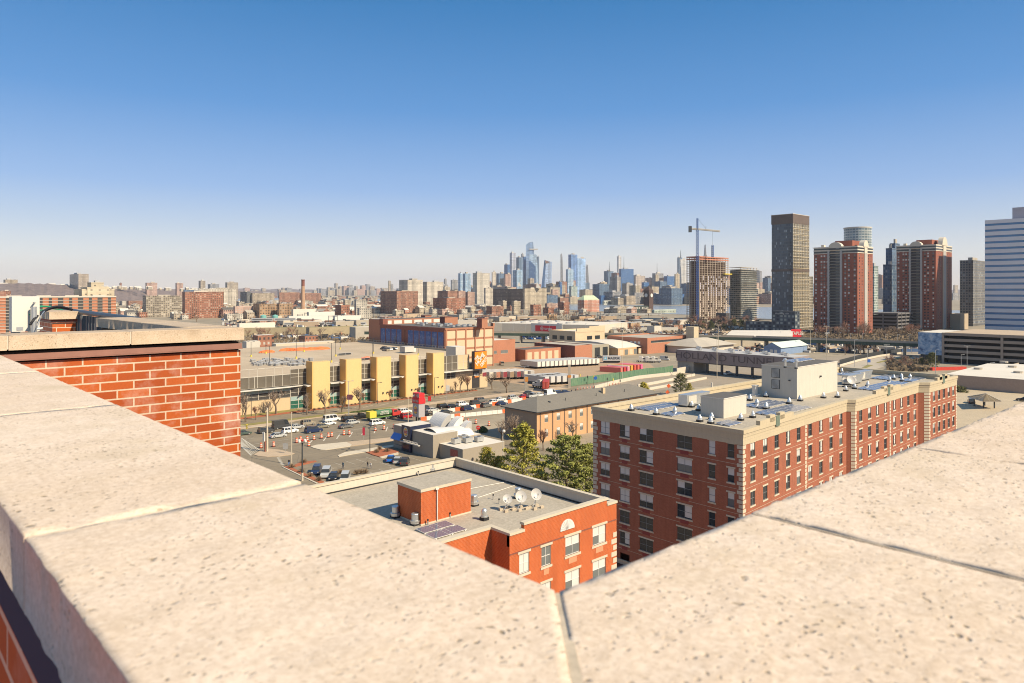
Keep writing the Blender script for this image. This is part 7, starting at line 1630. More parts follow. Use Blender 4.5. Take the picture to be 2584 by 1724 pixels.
def car_proto(kind,col,simple_=False):
 if(kind,col,simple_)in CARP:return CARP[kind,col,simple_]
 L,W,H,bl,hd_,c0_,c1_,t0_,t1_=KD[kind];pm=paint(col);b=MB();w2=W/2
 prof=[(-L/2+.08,.28),(L/2-.1,.25),(L/2,.45),(L/2-.06,hd_*.82),(L/2-.45,hd_*.93),(c1_,hd_),(c1_-.1,bl),(c0_,bl),(-L/2+(.25 if kind=='sedan' else.03),bl*.97),(-L/2,.5)]
 if kind=='pickup':prof[7:9]=[(c0_-.05,bl),(-L/2+.02,bl)]
 n=len(prof);y_=lambda z:w2*(1 if z<bl*.8 else.95)
 b.quad([(x,-y_(z),z)for x,z in prof]);b.quad([(x,y_(z),z)for x,z in prof][::-1])
 for k in range(n):
  (xa,za),(xb,zb)=prof[k],prof[(k+1)%n];b.quad([(xb,-y_(zb),zb),(xa,-y_(za),za),(xa,y_(za),za),(xb,y_(zb),zb)])
 wt_=w2*.78 if kind not in('van','cargo')else w2*.9;g=MB()
 base=[(c0_+.06,-w2*.93),(c1_-.04,-w2*.93),(c1_-.04,w2*.93),(c0_+.06,w2*.93)];top_=[(t0_,-wt_),(t1_,-wt_),(t1_,wt_),(t0_,wt_)]
 g.prism(base,bl-.02,H-.07,0,taper=top_)
 b.prism([(x*1.0+(.03 if x>0 else-.03),y*1.03)for x,y in top_],H-.08,H,0)
 lerp=lambda p,q,t:tuple(p[i]*(1-t)+q[i]*t for i in range(3))
 for s in(-1,1):  # pillars
  for f in((0,.06),(.34,.38),(.62,.66),(.96,1.0))if kind !='cargo' else((0,.72),(.96,1.0)):
   lo=lambda t:(base[0][0]*(1-t)+base[1][0]*t,s*(w2*.94),bl-.02);hi=lambda t:(top_[0][0]*(1-t)+top_[1][0]*t,s*(wt_+.012),H-.07)
   q=[lo(f[0]),lo(f[1]),hi(f[1]),hi(f[0])];b.quad(q if s<0 else q[::-1])
 b.box(-L/2-.04,-L/2+.1,-w2*.9,w2*.9,.35,.55,1 if kind in('jeep','cargo')else 0)
 if simple_:
  for x in(-L*.31,L*.31):
   for s in(-1,1):b.obox(x,s*(w2-.1),.62,.22,0,.62,0,2)
  nf_=len(b.v);b.v+=g.v;b.f+=[tuple(i+nf_ for i in f)for f in g.f];b.m+=[3]*len(g.f)
  o=bpy.data.objects.new('parked_car',b.mesh('parked_car',[pm,M['metal_d'],M['black'],gd]));COL.objects.link(o);o['category']='car';CARP[kind,col,simple_]=o;return o
 t_=thing('car' if kind not in('van','cargo','pickup')else{'van':'passenger_van','cargo':'delivery_van','pickup':'pickup_truck'}[kind],'','car' if kind not in('van','cargo','pickup')else{'van':'van','cargo':'van','pickup':'pickup'}[kind])
 b.build('body',[pm,M['metal_d']],t_);g.build('glass',gd,t_)
 for x in(-L*.31,L*.31):
  for s in(-1,1):
   o=bpy.data.objects.new('wheel',WT);COL.objects.link(o);o.parent=t_;o.location=(x,s*(w2-.1),0);r_=bpy.data.objects.new('rim',WR);COL.objects.link(r_);r_.parent=o
 for s in(-1,1):
  q=MB();q.box(L/2-.2,L/2-.02,s*w2*.75-.18,s*w2*.75+.18,hd_*.62,hd_*.80);q.build('headlight',M['white'],t_)
  q=MB();q.box(-L/2-.02,-L/2+.1,s*w2*.82-.1,s*w2*.82+.1,bl*.65,bl*.92);q.build('taillight',plain('tail_red',(.35,.01,.01),.3),t_)
 if kind=='jeep':q=MB();q.box(-L/2-.28,-L/2,-.36,.36,.75,1.45);q.build('spare_wheel',M['black'],t_)
 if kind=='pickup':q=MB();q.box(-L/2+.15,c0_-.2,-w2*.82,w2*.82,bl+.0,bl+.012);q.build('bed',M['black'],t_)
 snapshot(t_);CARP[kind,col,simple_]=t_;return t_
STREET=-0.02
def car(r,x,y,kind,col,lab,rz=0.0,grp='vehicles queueing on the avenue',z=.02):
 p=GZ(r,x,y,z);L,W=KD[kind][:2];rz_=rz+(rad(-1)if grp.startswith('vehicles')else 0)
 c=p+Vector((-math.sin(rz_),math.cos(rz_),0))*(W/2-.1)
 return place(car_proto(kind,col),USED,(c.x,c.y,z),rz_,lab,grp)
for a in(('K',90,1335,'sedan','green','dark grey green sedan half hidden by the orange brick bay'),('K',415,1305,'suv','charcoal','charcoal crossover behind the white signal mast'),('K',585,1370,'sedan','silver','silver sedan rearmost on the lane nearest us'),
('K',755,1305,'suv','white','white crossover passing below the lettered van'),('K',845,1245,'sedan','silver','silver sedan just before the lettered van nose'),('K',1010,1195,'jeep','tan','boxy tan off road car with a black spare wheel'),
('K',1090,1300,'bigsuv','navy','large blue black sport utility alone in the near lane'),('K',1215,1235,'sedan','olive','olive grey sedan beside the large blue black one'),('K',1295,1195,'sedan','white','pale sedan below the white passenger van'),
('K',1345,1140,'van','white','white passenger van with a row of side windows'),('K',1550,1235,'sedan','grey','grey sedan nearest the orange drums'),('K',1595,1140,'bigsuv','black','black sport utility close to the white van nose'),('K',1640,1180,'hatch','silver','silver hatchback next to the grey sedan'),
('K',1755,1100,'pickup','black','black pickup truck following the green tanker'),('K',1990,1190,'minivan','white','white minivan driving below the green tanker'),
('L',585,1025,'suv','white','white crossover passing behind the tall restaurant sign'),('L',620,1095,'suv','red','dark red car almost hidden behind the restaurant sign'),('L',870,1065,'sedan','black','black sedan right beside the restaurant sign'),('L',880,985,'suv','charcoal','dark crossover before the silver sedan near the sign'),('L',975,1000,'sedan','silver','silver sedan just past the restaurant sign'),
('L',1130,955,'suv','black','black crossover at the start of the far barrier row'),('L',1255,950,'sedan','black','low black sedan before the white crossover'),('L',1165,1030,'sedan','charcoal','charcoal sedan between the two barrier rows'),('L',1400,920,'suv','white','white crossover in the far queue past the glass store'),
('L',1475,985,'suv','navy','navy crossover between the barrier rows'),('L',1590,905,'suv','charcoal','charcoal crossover behind the white one in the far queue'),('L',1660,870,'bigsuv','grey','grey sport utility at the head of the dark group'),('L',1740,940,'jeep','grey','dark grey boxy car between the barriers'),
('L',1850,885,'hatch','white','white hatchback in the far queue'),('L',1935,850,'sedan','white','white sedan ahead of the white hatchback'),('L',1955,910,'sedan','navy','dark sedan hugging the orange and white barrier'),('L',2120,830,'suv','silver','silver crossover with a dark roof in the far queue'),
('M',705,1255,'sedan','red','red sedan behind the motel roof'),('M',830,1250,'pickup','silver','silver pickup near the motel roof'),('M',925,1235,'sedan','white','white sedan near the motel roof'),('M',1080,1225,'cargo','white','white van hood showing over the motel roof'),('M',1190,1210,'suv','navy','navy crossover at the crossing behind the motel'),('M',1285,1195,'sedan','navy','dark blue sedan at the crossing behind the motel'),('M',770,1205,'sedan','charcoal','dark sedan behind the red one')):
 car(*a)
bv=car('K',640,1243,'cargo','charcoal','tall charcoal delivery van with red script on its side')
text("Bauer's",'lettering',(-.9,-1.05,1.75),1.05,plain('script_red',(.75,.02,.03),.5),FY,bv,shear=.35,bold=.03)
for a in(('J',945,640,'suv','navy','navy crossover nose in by the red mulch strip',rad(235)),('J',1075,685,'bigsuv','silver','silver sport utility parked between the navy car and the twigs',rad(235)),('J',1190,720,'sedan','black','dark car half hidden behind bare twigs',rad(235)),('J',1345,745,'minivan','silver','silver minivan cut off by the roof parapet',rad(235)),
('J',2095,465,'sedan','blue','bright blue sedan parked by the restaurant',rad(48)),('J',2190,490,'hatch','silver','silver hatchback beside the bright blue sedan',rad(48)),('J',2300,515,'suv','charcoal','charcoal estate car beside the silver hatchback',rad(48))):
 car(*a[:6],a[6],'cars parked at the restaurant',.02)
# trucks
def truck_cab(t_,x,mat,hood=True,z=.95):
 b=MB();b.prism([(x,-1.2),(x+2.0,-1.2),(x+2.0,1.2),(x,1.2)],z,z+2.0,0,taper=[(x,-1.1),(x+1.7,-1.1),(x+1.7,1.1),(x,1.1)])
 if hood:b.prism([(x+2.0,-1.0),(x+3.7,-.85),(x+3.7,.85),(x+2.0,1.0)],z,z+1.15)
 b.build('cab',mat,t_);b=MB();b.box(x+1.78,x+1.95,-1.0,1.0,z+1.15,z+1.8);b.box(x+.6,x+1.7,-1.18,1.18,z+1.2,z+1.75);b.build('cab_window',gd,t_)
def truck_wheels(t_,xs):
 for x in xs:
  for s in(-1,1):
   o=bpy.data.objects.new('wheel',WT);COL.objects.link(o);o.parent=t_;o.location=(x,s*1.05,0);o.scale=(1.5,1.6,1.5);r_=bpy.data.objects.new('rim',WR);COL.objects.link(r_);r_.parent=o
p=GZ('K',2070,1115,.02);t_=thing('tanker_truck','green lettered tank truck with a yellow tail and a red cab','truck');b=MB();n=14
for k in range(n):
 a0_,a1_=2*math.pi*k/n,2*math.pi*(k+1)/n;f=lambda a,x:(x,1.25*math.cos(a),2.25+1.0*math.sin(a));b.quad([f(a0_,-3.0),f(a1_,-3.0),f(a1_,3.0),f(a0_,3.0)][::-1])
for x,s in((-3.0,1),(3.0,-1)):b.quad([(x,1.25*math.cos(2*math.pi*k/n),2.25+1.0*math.sin(2*math.pi*k/n))for k in range(n)][::-s])
tk=b.build('tank',plain('tank_green',(.07,.17,.08),.45,.1),t_);b=MB();b.box(-5.6,-3.05,-1.2,1.2,1.0,3.1,0);b.box(-5.6,3.0,-1.22,1.22,.9,1.15,1);b.build('tail_body',[M['paint_y'],plain('trim_green',(.15,.28,.08),.5)],t_);truck_cab(t_,3.3,plain('cab_red',(.5,.05,.04),.35));truck_wheels(t_,(-4.6,-3.4,.8,1.9,6.1));b=MB();b.box(-5.5,6.9,-.5,.5,.55,.9);b.build('chassis',M['black'],t_)
text('TESTANI','lettering',(0,-1.3,2.7),.8,M['white'],FY,tk,bold=.02);text('718-671-7188','lettering',(0,-1.33,2.0),.62,M['white'],FY,tk,bold=.02);t_.location=(p.x,p.y+1.2,.02)
p=GZ('M',995,1170,.02);t_=thing('container_truck','orange red container seen end on, hauled by a truck at the crossing','truck');b=MB();b.box(-6,6,-1.25,1.25,1.3,4.2);b.build('container',cred,t_);b=MB();[b.box(-6.06,-6.0,y-.1,y+.1,1.5,4.0)for y in(-.9,-.35,.35,.9)];b.build('door_bar',plain('container_salmon',(.62,.17,.12)),t_);truck_cab(t_,6.3,M['white']);truck_wheels(t_,(-4.8,-3.5,5,9));t_.location=(p.x+4.4,p.y+4.4,.02);t_.rotation_euler=(0,0,rad(42))
for r,x,y,rz,lb,cm in(('M',905,1115,90,'white truck tractor turning out of the trailer yard','white'),('N',610,585,-60,'first white tractor unit with a sleeper by the container row','white'),('N',695,588,-60,'second white tractor unit with a sleeper','white'),('N',770,588,-60,'third white tractor unit with a sleeper','white')):
 p=GZ(r,x,y,.03);t_=thing('tractor_unit',lb,'truck',(0,0,0),'truck tractors in the yard');b=MB();b.box(-1.6,.3,-1.2,1.2,1,3.7);b.build('sleeper',M['white'],t_);truck_cab(t_,.3,M['white']);truck_wheels(t_,(-2.4,-1.2,3.2));b=MB();b.box(-3.2,4,-.5,.5,.55,.9);b.build('chassis',M['black'],t_);t_.location=(p.x,p.y,.03);t_.rotation_euler=(0,0,rad(rz))
for r,x,y,kind,col,rz,lb in(('N',900,560,'cargo','silver',-70,'silver blue delivery van parked by the fire station'),('M',390,790,'van','tan',60,'cream van beside the mural warehouse'),('M',1265,685,'sedan','red',150,'red car before the dark brick garage'),('M',1405,690,'sedan','grey',150,'grey car before the dark brick garage'),('M',1735,690,'pickup','charcoal',160,'charcoal pickup before the beige shed'),
('I',1560,830,'sedan','charcoal',20,'dark car on the deck beside the glass pyramid'),('I',2340,800,'sedan','black',90,'black car alone out on the parking deck'),('N',1740,745,'pickup','white',0,'white pickup under the tunnel bridge')):
 car(r,x,y,kind,col,lb,rad(rz),'scattered parked vehicles',7.06 if r=='I' else.03)
p=GZ('C',1075,1290,11.05);
t_=thing('box_truck','white box trailer with a shade-coloured grey side on the rooftop parking','trailer',(0,0,0));A=GZ('C',460,1300,11.05);t_.location=(A.x,A.y,11.05);b=MB();b.box(-.1,5.6,0,4.8,.6,3.4,0);b.v=[(x+A.x,y+A.y,z+11.05)for x,y,z in b.v];b.build('box_body',wt_,t_);b=MB();b.box(A.x-.12,A.x-.1,A.y+.1,A.y+4.7,11.7,14.4);b.build('shaded_side',plain('trailer_door_grey',(.4,.37,.33)),t_);b=MB();b.box(A.x+5.8,A.x+7.4,A.y+1,A.y+3.6,11.5,13.4);b.build('cab',M['white'],t_)  # grey plate on the left side paints the shade of the box
simc=['white','white','silver','black','grey','charcoal','navy','white','red','tan','silver','blue']
rr_=random.Random(77)
def lot(r,xa,xb,ya,yb,n,where,z=.03,rz=0.0,grp=None):
 for k in range(n):
  x=xa+(xb-xa)*(k+rr_.random()*.6)/n;y=ya+(yb-ya)*rr_.random();col=rr_.choice(simc);kd=rr_.choice(('sedan','suv','suv','minivan','hatch'));o=car_proto(kd,col,True);p=GZ(r,x,y,z)
  lb='%s %s parked %s'%(col,{'suv':'crossover','sedan':'sedan','minivan':'minivan','hatch':'hatchback'}[kd],where)
  if o.name in USED:o2=o.copy();COL.objects.link(o2)
  else:USED.add(o.name);o2=o
  o2.location=(p.x,p.y,z);o2.rotation_euler=(0,0,rz+rad(90)*rr_.choice((0,0,0,2)));o2['label']=lb;o2['group']='%s %ss parked %s'%(col,kd,where)
lot('C',140,340,1235,1265,5,'on the rooftop lot by the rail',11.06,rad(90));lot('B',1280,1680,1060,1075,9,'in the lot behind the deck, first row',.03,rad(90));lot('B',1400,2080,1080,1105,15,'in the lot behind the deck, second row',.03,rad(90))
for j,y in enumerate((1318,1332,1350,1370,1392,1418,1446)):lot('D',1590-j*6,2340,y,y+5,19,'in the wide store lot, row %s from the back'%('one','two','three','four','five','six','seven')[j],.03,rad(90))
for y in(1522,1545):lot('D',560,950,y,y+4,9,'under the green viaduct',.03,rad(90))
lot('O',150,560,590,640,10,'in the yard by the blue shed');lot('O',1000,1500,560,600,9,'behind the ramp fence');lot('N',1350,2150,440,470,12,'beyond the tunnel bridge');lot('E',1380,2150,1500,1530,10,'below the construction tower')

# ================================================================== street furniture
def lamp(r,x,yb,yt,lab,z=.02,heads=2,mat='metal',grp='tall lamp poles',rr2=.10,base=None,arm=1.4,ang=None):
 p=GZ(r,x,yb,z);d=p.x*FW[0]+p.y*FW[1];top_=CAMH+(HY-Z(r,x,yt)[1])/FPX*d;t_=thing('lamp_pole',lab,'lamp',(p.x,p.y,z),grp);b=MB();b.cyl(p.x,p.y,z,top_,rr2*1.4,rr2,6);b.build('pole',M[mat],t_)
 if base:b=MB();b.cyl(p.x,p.y,z,z+.9,.4,n=8);b.build('base',M[base],t_)
 for k in range(heads):
  a_=(TH-rad(90)if ang is None else ang)+2*math.pi*k/max(heads,1);ex,ey=math.cos(a_)*arm,math.sin(a_)*arm;b=MB();b.tube([(p.x,p.y,top_-.1),(p.x+ex,p.y+ey,top_+.05)],.05,4);b.obox(p.x+ex,p.y+ey,.8,.35,top_-.02,top_+.16,a_);b.build('lamp_head',M[mat],t_)
 return t_,p,top_
names9=('first','second','third','fourth','fifth','sixth','seventh','eighth','ninth','tenth','eleventh')
for k,(r,x,yb,yt)in enumerate((('B',300,1345,1135),('B',510,1300,1050),('B',560,1460,1190),('B',938,1370,1105),('B',1047,1275,1040),('B',1435,1425,1150),('B',1495,1340,1100),('B',1558,1240,985),('B',2012,1400,1120),('B',2028,1300,1080),('C',645,1325,1095))):
 lamp(r,x,yb,yt,names9[k]+' dark yellow based lamp pole along the rooftop lot from our brick bay',11.06,2,'metal_d','lamp poles on the rooftop lot',.1,'paint_y')
for r,x,yb,yt,h_,m_,lb in(('K',1565,1050,570,2,'metal','pale twin armed lamp pole in front of the second cream fin'),('K',190,1070,755,1,'metal_d','black lamp pole at the store end by our brick bay'),('K',1970,895,590,1,'metal_d','black lamp pole against the third cream fin'),('L',1150,880,455,1,'metal','pale lamp pole by the small white board'),('L',985,800,520,1,'metal_d','black lamp pole against the last cream fin'),
('L',615,1165,780,1,'cast_l','cream pole just beside the tall restaurant sign'),('M',695,1190,810,2,'metal','twin headed pole at the trailer yard corner'),('M',2070,1000,330,2,'cast_l','very tall cream mast at the end of the green fence'),('N',1580,790,245,4,'cast_l','very tall mast with a ring of lamps before the tunnel letters'),('N',1598,600,105,4,'cast_l','farther tall mast with white lamps just behind the ringed mast'),
('O',812,615,290,4,'cast_l','tall ring headed mast beyond the blue shed'),('O',1040,760,245,4,'cast_l','tallest ring headed mast behind the big penthouse'),('O',1615,800,560,2,'metal','roadside lamp by the blue direction sign'),('O',1890,720,500,2,'metal','roadside lamp by the grass strip'),('O',1435,820,430,1,'metal','slim pole near the ramp fence'),('O',2237,625,465,2,'metal','roadside lamp where the ramp meets the viaduct'),
('O',2170,615,520,1,'metal','shorter pole beside the viaduct end of the ramp'),('O',1780,600,420,1,'metal','slim pole in the dry scrub by the ramp'),('I',1807,640,215,1,'metal','white pole with a blue plate and yellow base on the parking deck'),('I',1423,680,310,0,'metal','plain thick white pole beside the end of the red block'),('I',970,380,20,1,'metal','pole in front of the evergreens by the garage'),('I',1360,310,90,1,'metal','thin pole against the brown garage'),('I',1450,290,-40,2,'metal','taller twin headed pole against the brown garage'),('W',885,1000,220,4,'metal_d','dark four armed lamp at the mulch bed by the restaurant')):
 lamp(r,x,yb,yt,lb,.02,h_,m_)
for k in range(14):
 lamp('O',60+k*165,445+k*6,300+k*5,'thin pole among those standing along the green viaduct',.02,1,'metal','thin poles along the viaduct',.09)
for k in range(12):lamp('D',250+k*170,1450+(k%3)*30,1300+(k%3)*20,'slim light pole among those of the far store lot',.02,1,'metal','slim light poles of the far lots',.09)
t_,p,tz=lamp('Y',730,775,-300,'thick cream signal mast on the paved island with a long arm',.15,0,'cast_l','signal masts',.2);A=GZ('Y',640,775,.15)
q_=P(*Z('K',180,1110),p.x*FW[0]+p.y*FW[1]+12);b=MB();b.tube([(p.x,p.y,6.6),(p.x-7,p.y+7.5,6.9)],.12,6);b.build('signal_arm',M['cast_l'],t_)
for k in(.55,.75,.95):b=MB();b.obox(p.x-7*k,p.y+7.5*k,.35,.3,6.1,7.3,rad(45));[b.cyl(p.x-7*k,p.y+7.5*k,6.2+.36*j,6.45+.36*j,.2,n=8,mi=1)for j in range(3)];b.build('traffic_light',[M['paint_y'],M['metal_d']],t_)
b=MB();b.box(p.x-1.1,p.x-.9,p.y-.5,p.y+.4,3.0,5.4);b.build('sign_plate',M['white'],t_);b=MB();b.box(p.x-.75,p.x-.45,p.y-.2,p.y+.2,.15,3.0);b.build('control_box',M['brick_dark'],t_)
t_,p,tz=lamp('Y',1595,1500,560,'dark wooden looking pole with four red and white lamp globes',.02,0,'metal_d','decorative lamps',.16)
for k in range(4):a_=math.pi*k/2+.4;b=MB();b.tube([(p.x,p.y,tz-.2),(p.x+math.cos(a_)*.8,p.y+math.sin(a_)*.8,tz+.1)],.05,4,1);b.ball((p.x+math.cos(a_)*.9,p.y+math.sin(a_)*.9,tz+.35),.34,n=8,m=5,mi=0 if k%2 else 2);b.build('lamp_globe',[M['white'],M['metal_d'],M['white']],t_)
b=MB();b.cyl(p.x,p.y,.02,1.8,.26,n=8);b.build('pole_sleeve',M['cast_l'],t_);b=MB();b.ball((p.x,p.y,tz+.5),.3,n=8,m=5);b.build('finial',plain('finial_red',(.6,.03,.02),.4),t_)
lamp('Y',1330,1110,-200,'thin pale pole beside the walking person',.02,0,'cast_l','signal masts',.1)
p=GZ('Q',1053,470,.02);t_=thing('globe_lamp','thin white pole with one white globe before the biggest evergreen','lamp',(p.x,p.y,0));q_=3;tp=CAMH+(HY-(1040+170*.2934))/FPX*(p.x*FW[0]+p.y*FW[1]);b=MB();b.cyl(p.x,p.y,0,tp,.07,n=6);b.build('pole',M['white'],t_);b=MB();b.ball((p.x+.3,p.y,tp+.1),.42,n=10,m=6);b.build('globe',M['white'],t_)
def signpost(r,x,yb,yt,w_,h_,mat,lab,shape='rect',z=.02,txt=None):
 p=GZ(r,x,yb,z);d=p.x*FW[0]+p.y*FW[1];top_=CAMH+(HY-Z(r,x,yt)[1])/FPX*d;t_=thing('road_sign',lab,'sign',(p.x,p.y,z));b=MB();b.cyl(p.x,p.y,z,top_,.05,n=6);b.build('post',M['metal'],t_);an=TH-rad(90);dx,dy=math.cos(an),math.sin(an);nx_,ny_=dy*.08,-dx*.08;cz=top_-h_/2;b=MB()
 if shape=='rect':b.obox(p.x+nx_,p.y+ny_,w_,.06,top_-h_,top_,an)
 else:
  m=4 if shape=='diamond' else 8;off=0 if m==4 else math.pi/8;ring=[(w_/2*math.cos(2*math.pi*k/m+off),w_/2*math.sin(2*math.pi*k/m+off))for k in range(m)];F1=[(p.x+nx_+dx*a_,p.y+ny_+dy*a_,cz+c_)for a_,c_ in ring];B1_=[(p.x+nx_*.3+dx*a_,p.y+ny_*.3+dy*a_,cz+c_)for a_,c_ in ring];b.quad(F1);b.quad(B1_[::-1]);[b.quad([F1[k],B1_[k],B1_[(k+1)%m],F1[(k+1)%m]])for k in range(m)]
 pl_=b.build('plate',mat,t_)
 if txt:text(txt,'lettering',(p.x+nx_*1.6,p.y+ny_*1.6,cz),h_*.3,M['white'],(rad(90),0,an),pl_,ext=.01)
red_=plain('road_red',(.62,.03,.03),.5);ora_=plain('road_orange',(.85,.15,.04),.5);blu_=plain('road_blue',(.03,.13,.45),.5);brn=plain('maroon_board',(.16,.05,.07),.6)
signpost('L',1603,1320,1195,1.3,1.3,red_,'small red stop sign beside the round green bush','oct',.02,'STOP');signpost('M',1693,1085,945,1.7,1.9,blu_,'blue route sign before the green fence','oct');signpost('N',957,980,860,1.9,1.9,ora_,'upper orange diamond work sign between the evergreens','diamond');signpost('N',943,1010,940,1.9,1.9,ora_,'lower orange diamond work sign between the evergreens','diamond')
signpost('K',1582,1050,760,1.9,1.8,brn,'dark maroon board on a post before the second cream fin');signpost('L',1175,870,630,1.4,2.2,M['white'],'small white notice board by the last cream fin');signpost('L',918,920,785,1.2,1.8,red_,'small red board at the verge below the cream fins');signpost('W',698,680,230,.7,2.2,plain('menu_red',(.42,.02,.05),.5),'tall red menu board on two white posts');signpost('O',1637,800,710,1.8,1.8,blu_,'blue direction sign along the curving ramp')
signpost('Y',1180,830,575,1.3,1.5,M['metal'],'grey backed sign on the paved island');signpost('Q',738,420,330,3.4,2.6,plain('hotel_blue',(.01,.15,.38),.5),'square blue board above the roof parapet corner');
for k,(x,y)in enumerate(((1475,940),(1582,960),(1668,960),(1860,990),(1942,1000),(2042,1015))):
 p=GZ('M',x,y+110,.02);d=p.x*FW[0]+p.y*FW[1];zt=CAMH+(HY-Z('M',x,y-20)[1])/FPX*d;t_=thing('traffic_signal','slim traffic signal, %s from the trailer yard side along the green fence'%names9[k],'traffic light',(p.x,p.y,0),'traffic signals at the crossing');b=MB();b.cyl(p.x,p.y,0,zt,.06,n=6);b.build('post',M['metal_d'],t_);b=MB();b.obox(p.x,p.y,.35,.3,zt-1.1,zt,0);b.build('light_box',M['metal_d']if k%2 else M['paint_y'],t_)
for k,(x,y0,y1)in enumerate(((1325,1115,785),(715,1185,955))):
 p=GZ('M',x,y0,.02);d=p.x*FW[0]+p.y*FW[1];zt=CAMH+(HY-Z('M',x,y1)[1])/FPX*d;t_=thing('pylon',('tall brown and white striped pylon before the trailers','shorter pylon with an orange panel by the yard entrance')[k],'pylon',(p.x,p.y,0));b=MB();b.obox(p.x,p.y,1.1,.7,0,zt,TH-rad(90));b.build('column',M['concrete'],t_);b=MB();b.obox(p.x,p.y,1.6,.8,zt*(.45 if k==0 else.7),zt*(.55 if k==0 else.98),TH-rad(90));b.build('panel',plain('amber_panel',(.62,.24,.04),.6),t_)
# water filled barriers and drums
wb={}
for nm,m_ in(('white',M['white']),('orange',plain('barrier_orange',(.80,.13,.03),.5,.05))):
 b=MB();b.prism([(-.98,-.3),(.98,-.3),(.98,.3),(-.98,.3)],0,.35,0,taper=[(-.98,-.22),(.98,-.22),(.98,.22),(-.98,.22)]);b.prism([(-.98,-.22),(.98,-.22),(.98,.22),(-.98,.22)],.35,1.25,0,taper=[(-.95,-.12),(.95,-.12),(.95,.12),(-.95,.12)]);wb[nm]=b.mesh('traffic_barrier',m_)
for row,(pa_,pb_,pat)in enumerate((((139.6,196.7),(171.5,189.0),'owoowwowwwoowwoow'),((149.6,203.6),(196.0,205.2),'wwowwoowwwowwwoowwowwwow'))):
 A,B=Vector(pa_),Vector(pb_);d=B-A;n=int(d.length/2.0)
 for k in range(n):
  c_=A+d*((k+.5)/n);nm='orange' if pat[k%len(pat)]=='o' and(k%3==0 or row)else 'white'
  o=bpy.data.objects.new('traffic_barrier',wb[nm]);COL.objects.link(o);o.location=(c_.x,c_.y,.02);o.rotation_euler=(0,0,math.atan2(d.y,d.x));w_=('near row before the restaurant roof','far row beside the queue')[row];tag(o,nm+' water filled barrier linked into the '+w_,'barrier',nm+' barriers in the '+w_)
dr=thing('traffic_drum','','drum');b=MB();om=wb['orange'].materials[0]
for k in range(5):b.cyl(0,0,.12+k*.18,.30+k*.18,.29-k*.015,.28-k*.015,10,k%2)
b.build('striped_barrel',[om,M['white']],dr);b=MB();b.cyl(0,0,0,.12,.4,n=10);b.build('rubber_base',M['black'],dr);snapshot(dr)
DL=[('K',830,1440),('K',885,1420),('K',980,1415),('K',1075,1400),('K',1178,1380),('K',1277,1365),('K',1325,1355),('K',1497,1332),('K',1573,1325),('K',1002,1490),('K',1940,1272),('K',2062,1256),('K',2203,1242),('L',1310,1145),('L',1385,1125),('L',1460,1160),('L',1570,1170),('L',1755,1200),('Y',885,660),('Y',575,690)]
for k,(r,x,y)in enumerate(DL):p=GZ(r,x,y,.02);o=place(dr,USED,(p.x,p.y,.02),0,'orange and white drum, %s along the line from the paved island'%(names9[k]if k<10 else 'one farther'),'orange drums closing the lane');o.scale=(1.35,1.35,1.35)
for k in range(14):p=GZ('M',1440+k*45,1140-k*6,.04);o=place(dr,USED,(p.x,p.y,.04),0,'small orange marker in the line before the approach walls','orange markers before the approach walls');o.scale=(.8,.8,.8)
# people
def person(r,x,y,rz,top_c,leg_c,lab,bend=0.0,skin=(.42,.26,.18),z=.02,hair=(.03,.02,.015)):
 V=[((0,0,.95),.14),((0,0,1.15),.13),((bend*.3,0,1.38),.16),((bend*.5,0,1.5),.06),((bend*.6,0,1.62),.10),((bend*.6,0,1.70),.085)];E=[(0,1),(1,2),(2,3),(3,4),(4,5)]
 for s,st in((-1,.16),(1,-.14)):
  i=len(V);V+=[((0,s*.1,.88),.10),((st*.6,s*.11,.5),.075),((st,s*.11,.09),.05),((st+.16,s*.11,.05),.04)];E+=[(0,i),(i,i+1),(i+1,i+2),(i+2,i+3)]
  i=len(V);V+=[((bend*.35,s*.21,1.40),.06),((bend*.35-st*.4,s*.26,1.13),.045),((bend*.6+.2-st*.3,s*.2,.95),.035),((bend*.6+.28-st*.3,s*.18,.9),.03)];E+=[(2,i),(i,i+1),(i+1,i+2),(i+2,i+3)]
 me=bpy.data.meshes.new('person');me.from_pydata([v[0]for v in V],E,[]);o=bpy.data.objects.new('person',me);COL.objects.link(o);sk=o.modifiers.new('skin','SKIN');o.modifiers.new('sub','SUBSURF').levels=1
 for k,sv_ in enumerate(me.skin_vertices[0].data):sv_.radius=(V[k][1],V[k][1]*(1.25 if k in(1,2)else 1))
 me.skin_vertices[0].data[0].use_root=True
 m2=bpy.data.meshes.new_from_object(o.evaluated_get(bpy.context.evaluated_depsgraph_get()));n_=bpy.data.objects.new('person',m2);COL.objects.link(n_);bpy.data.objects.remove(o)
 for m_ in(plain('cloth_%s'%(top_c,),top_c,.9),plain('cloth_%s'%(leg_c,),leg_c,.9),plain('skin_%s'%(skin,),skin,.6),plain('hair_%s'%(hair,),hair,.8)):m2.materials.append(m_)
 for f in m2.polygons:zc=f.center.z;hand=math.hypot(f.center.x,f.center.y)>.2 and.84<zc<.97;f.material_index=3 if zc>1.69 or(zc>1.6 and f.center.x<bend*.6-.02)else 2 if zc>1.5 or hand else 0 if zc>.97 else 1;f.use_smooth=True
 p=GZ(r,x,y,z);n_.location=(p.x,p.y,z);n_.rotation_euler=(0,0,rz);tag(n_,lab,'person')
person('J',612,538,rad(60),(.02,.02,.025),(.10,.20,.42),'person in a dark top and blue jeans walking past the pale pole');person('J',1375,575,rad(200),(.03,.08,.12),(.03,.04,.07),'person in blue black clothes behind the parked silver car')
person('J',1722,570,rad(10),(.02,.02,.025),(.30,.30,.32),'person in a black jacket and grey trousers standing in the lot');person('J',1768,578,rad(190),(.62,.60,.56),(.25,.23,.22),'person in a white top bending toward the one in black',.35)
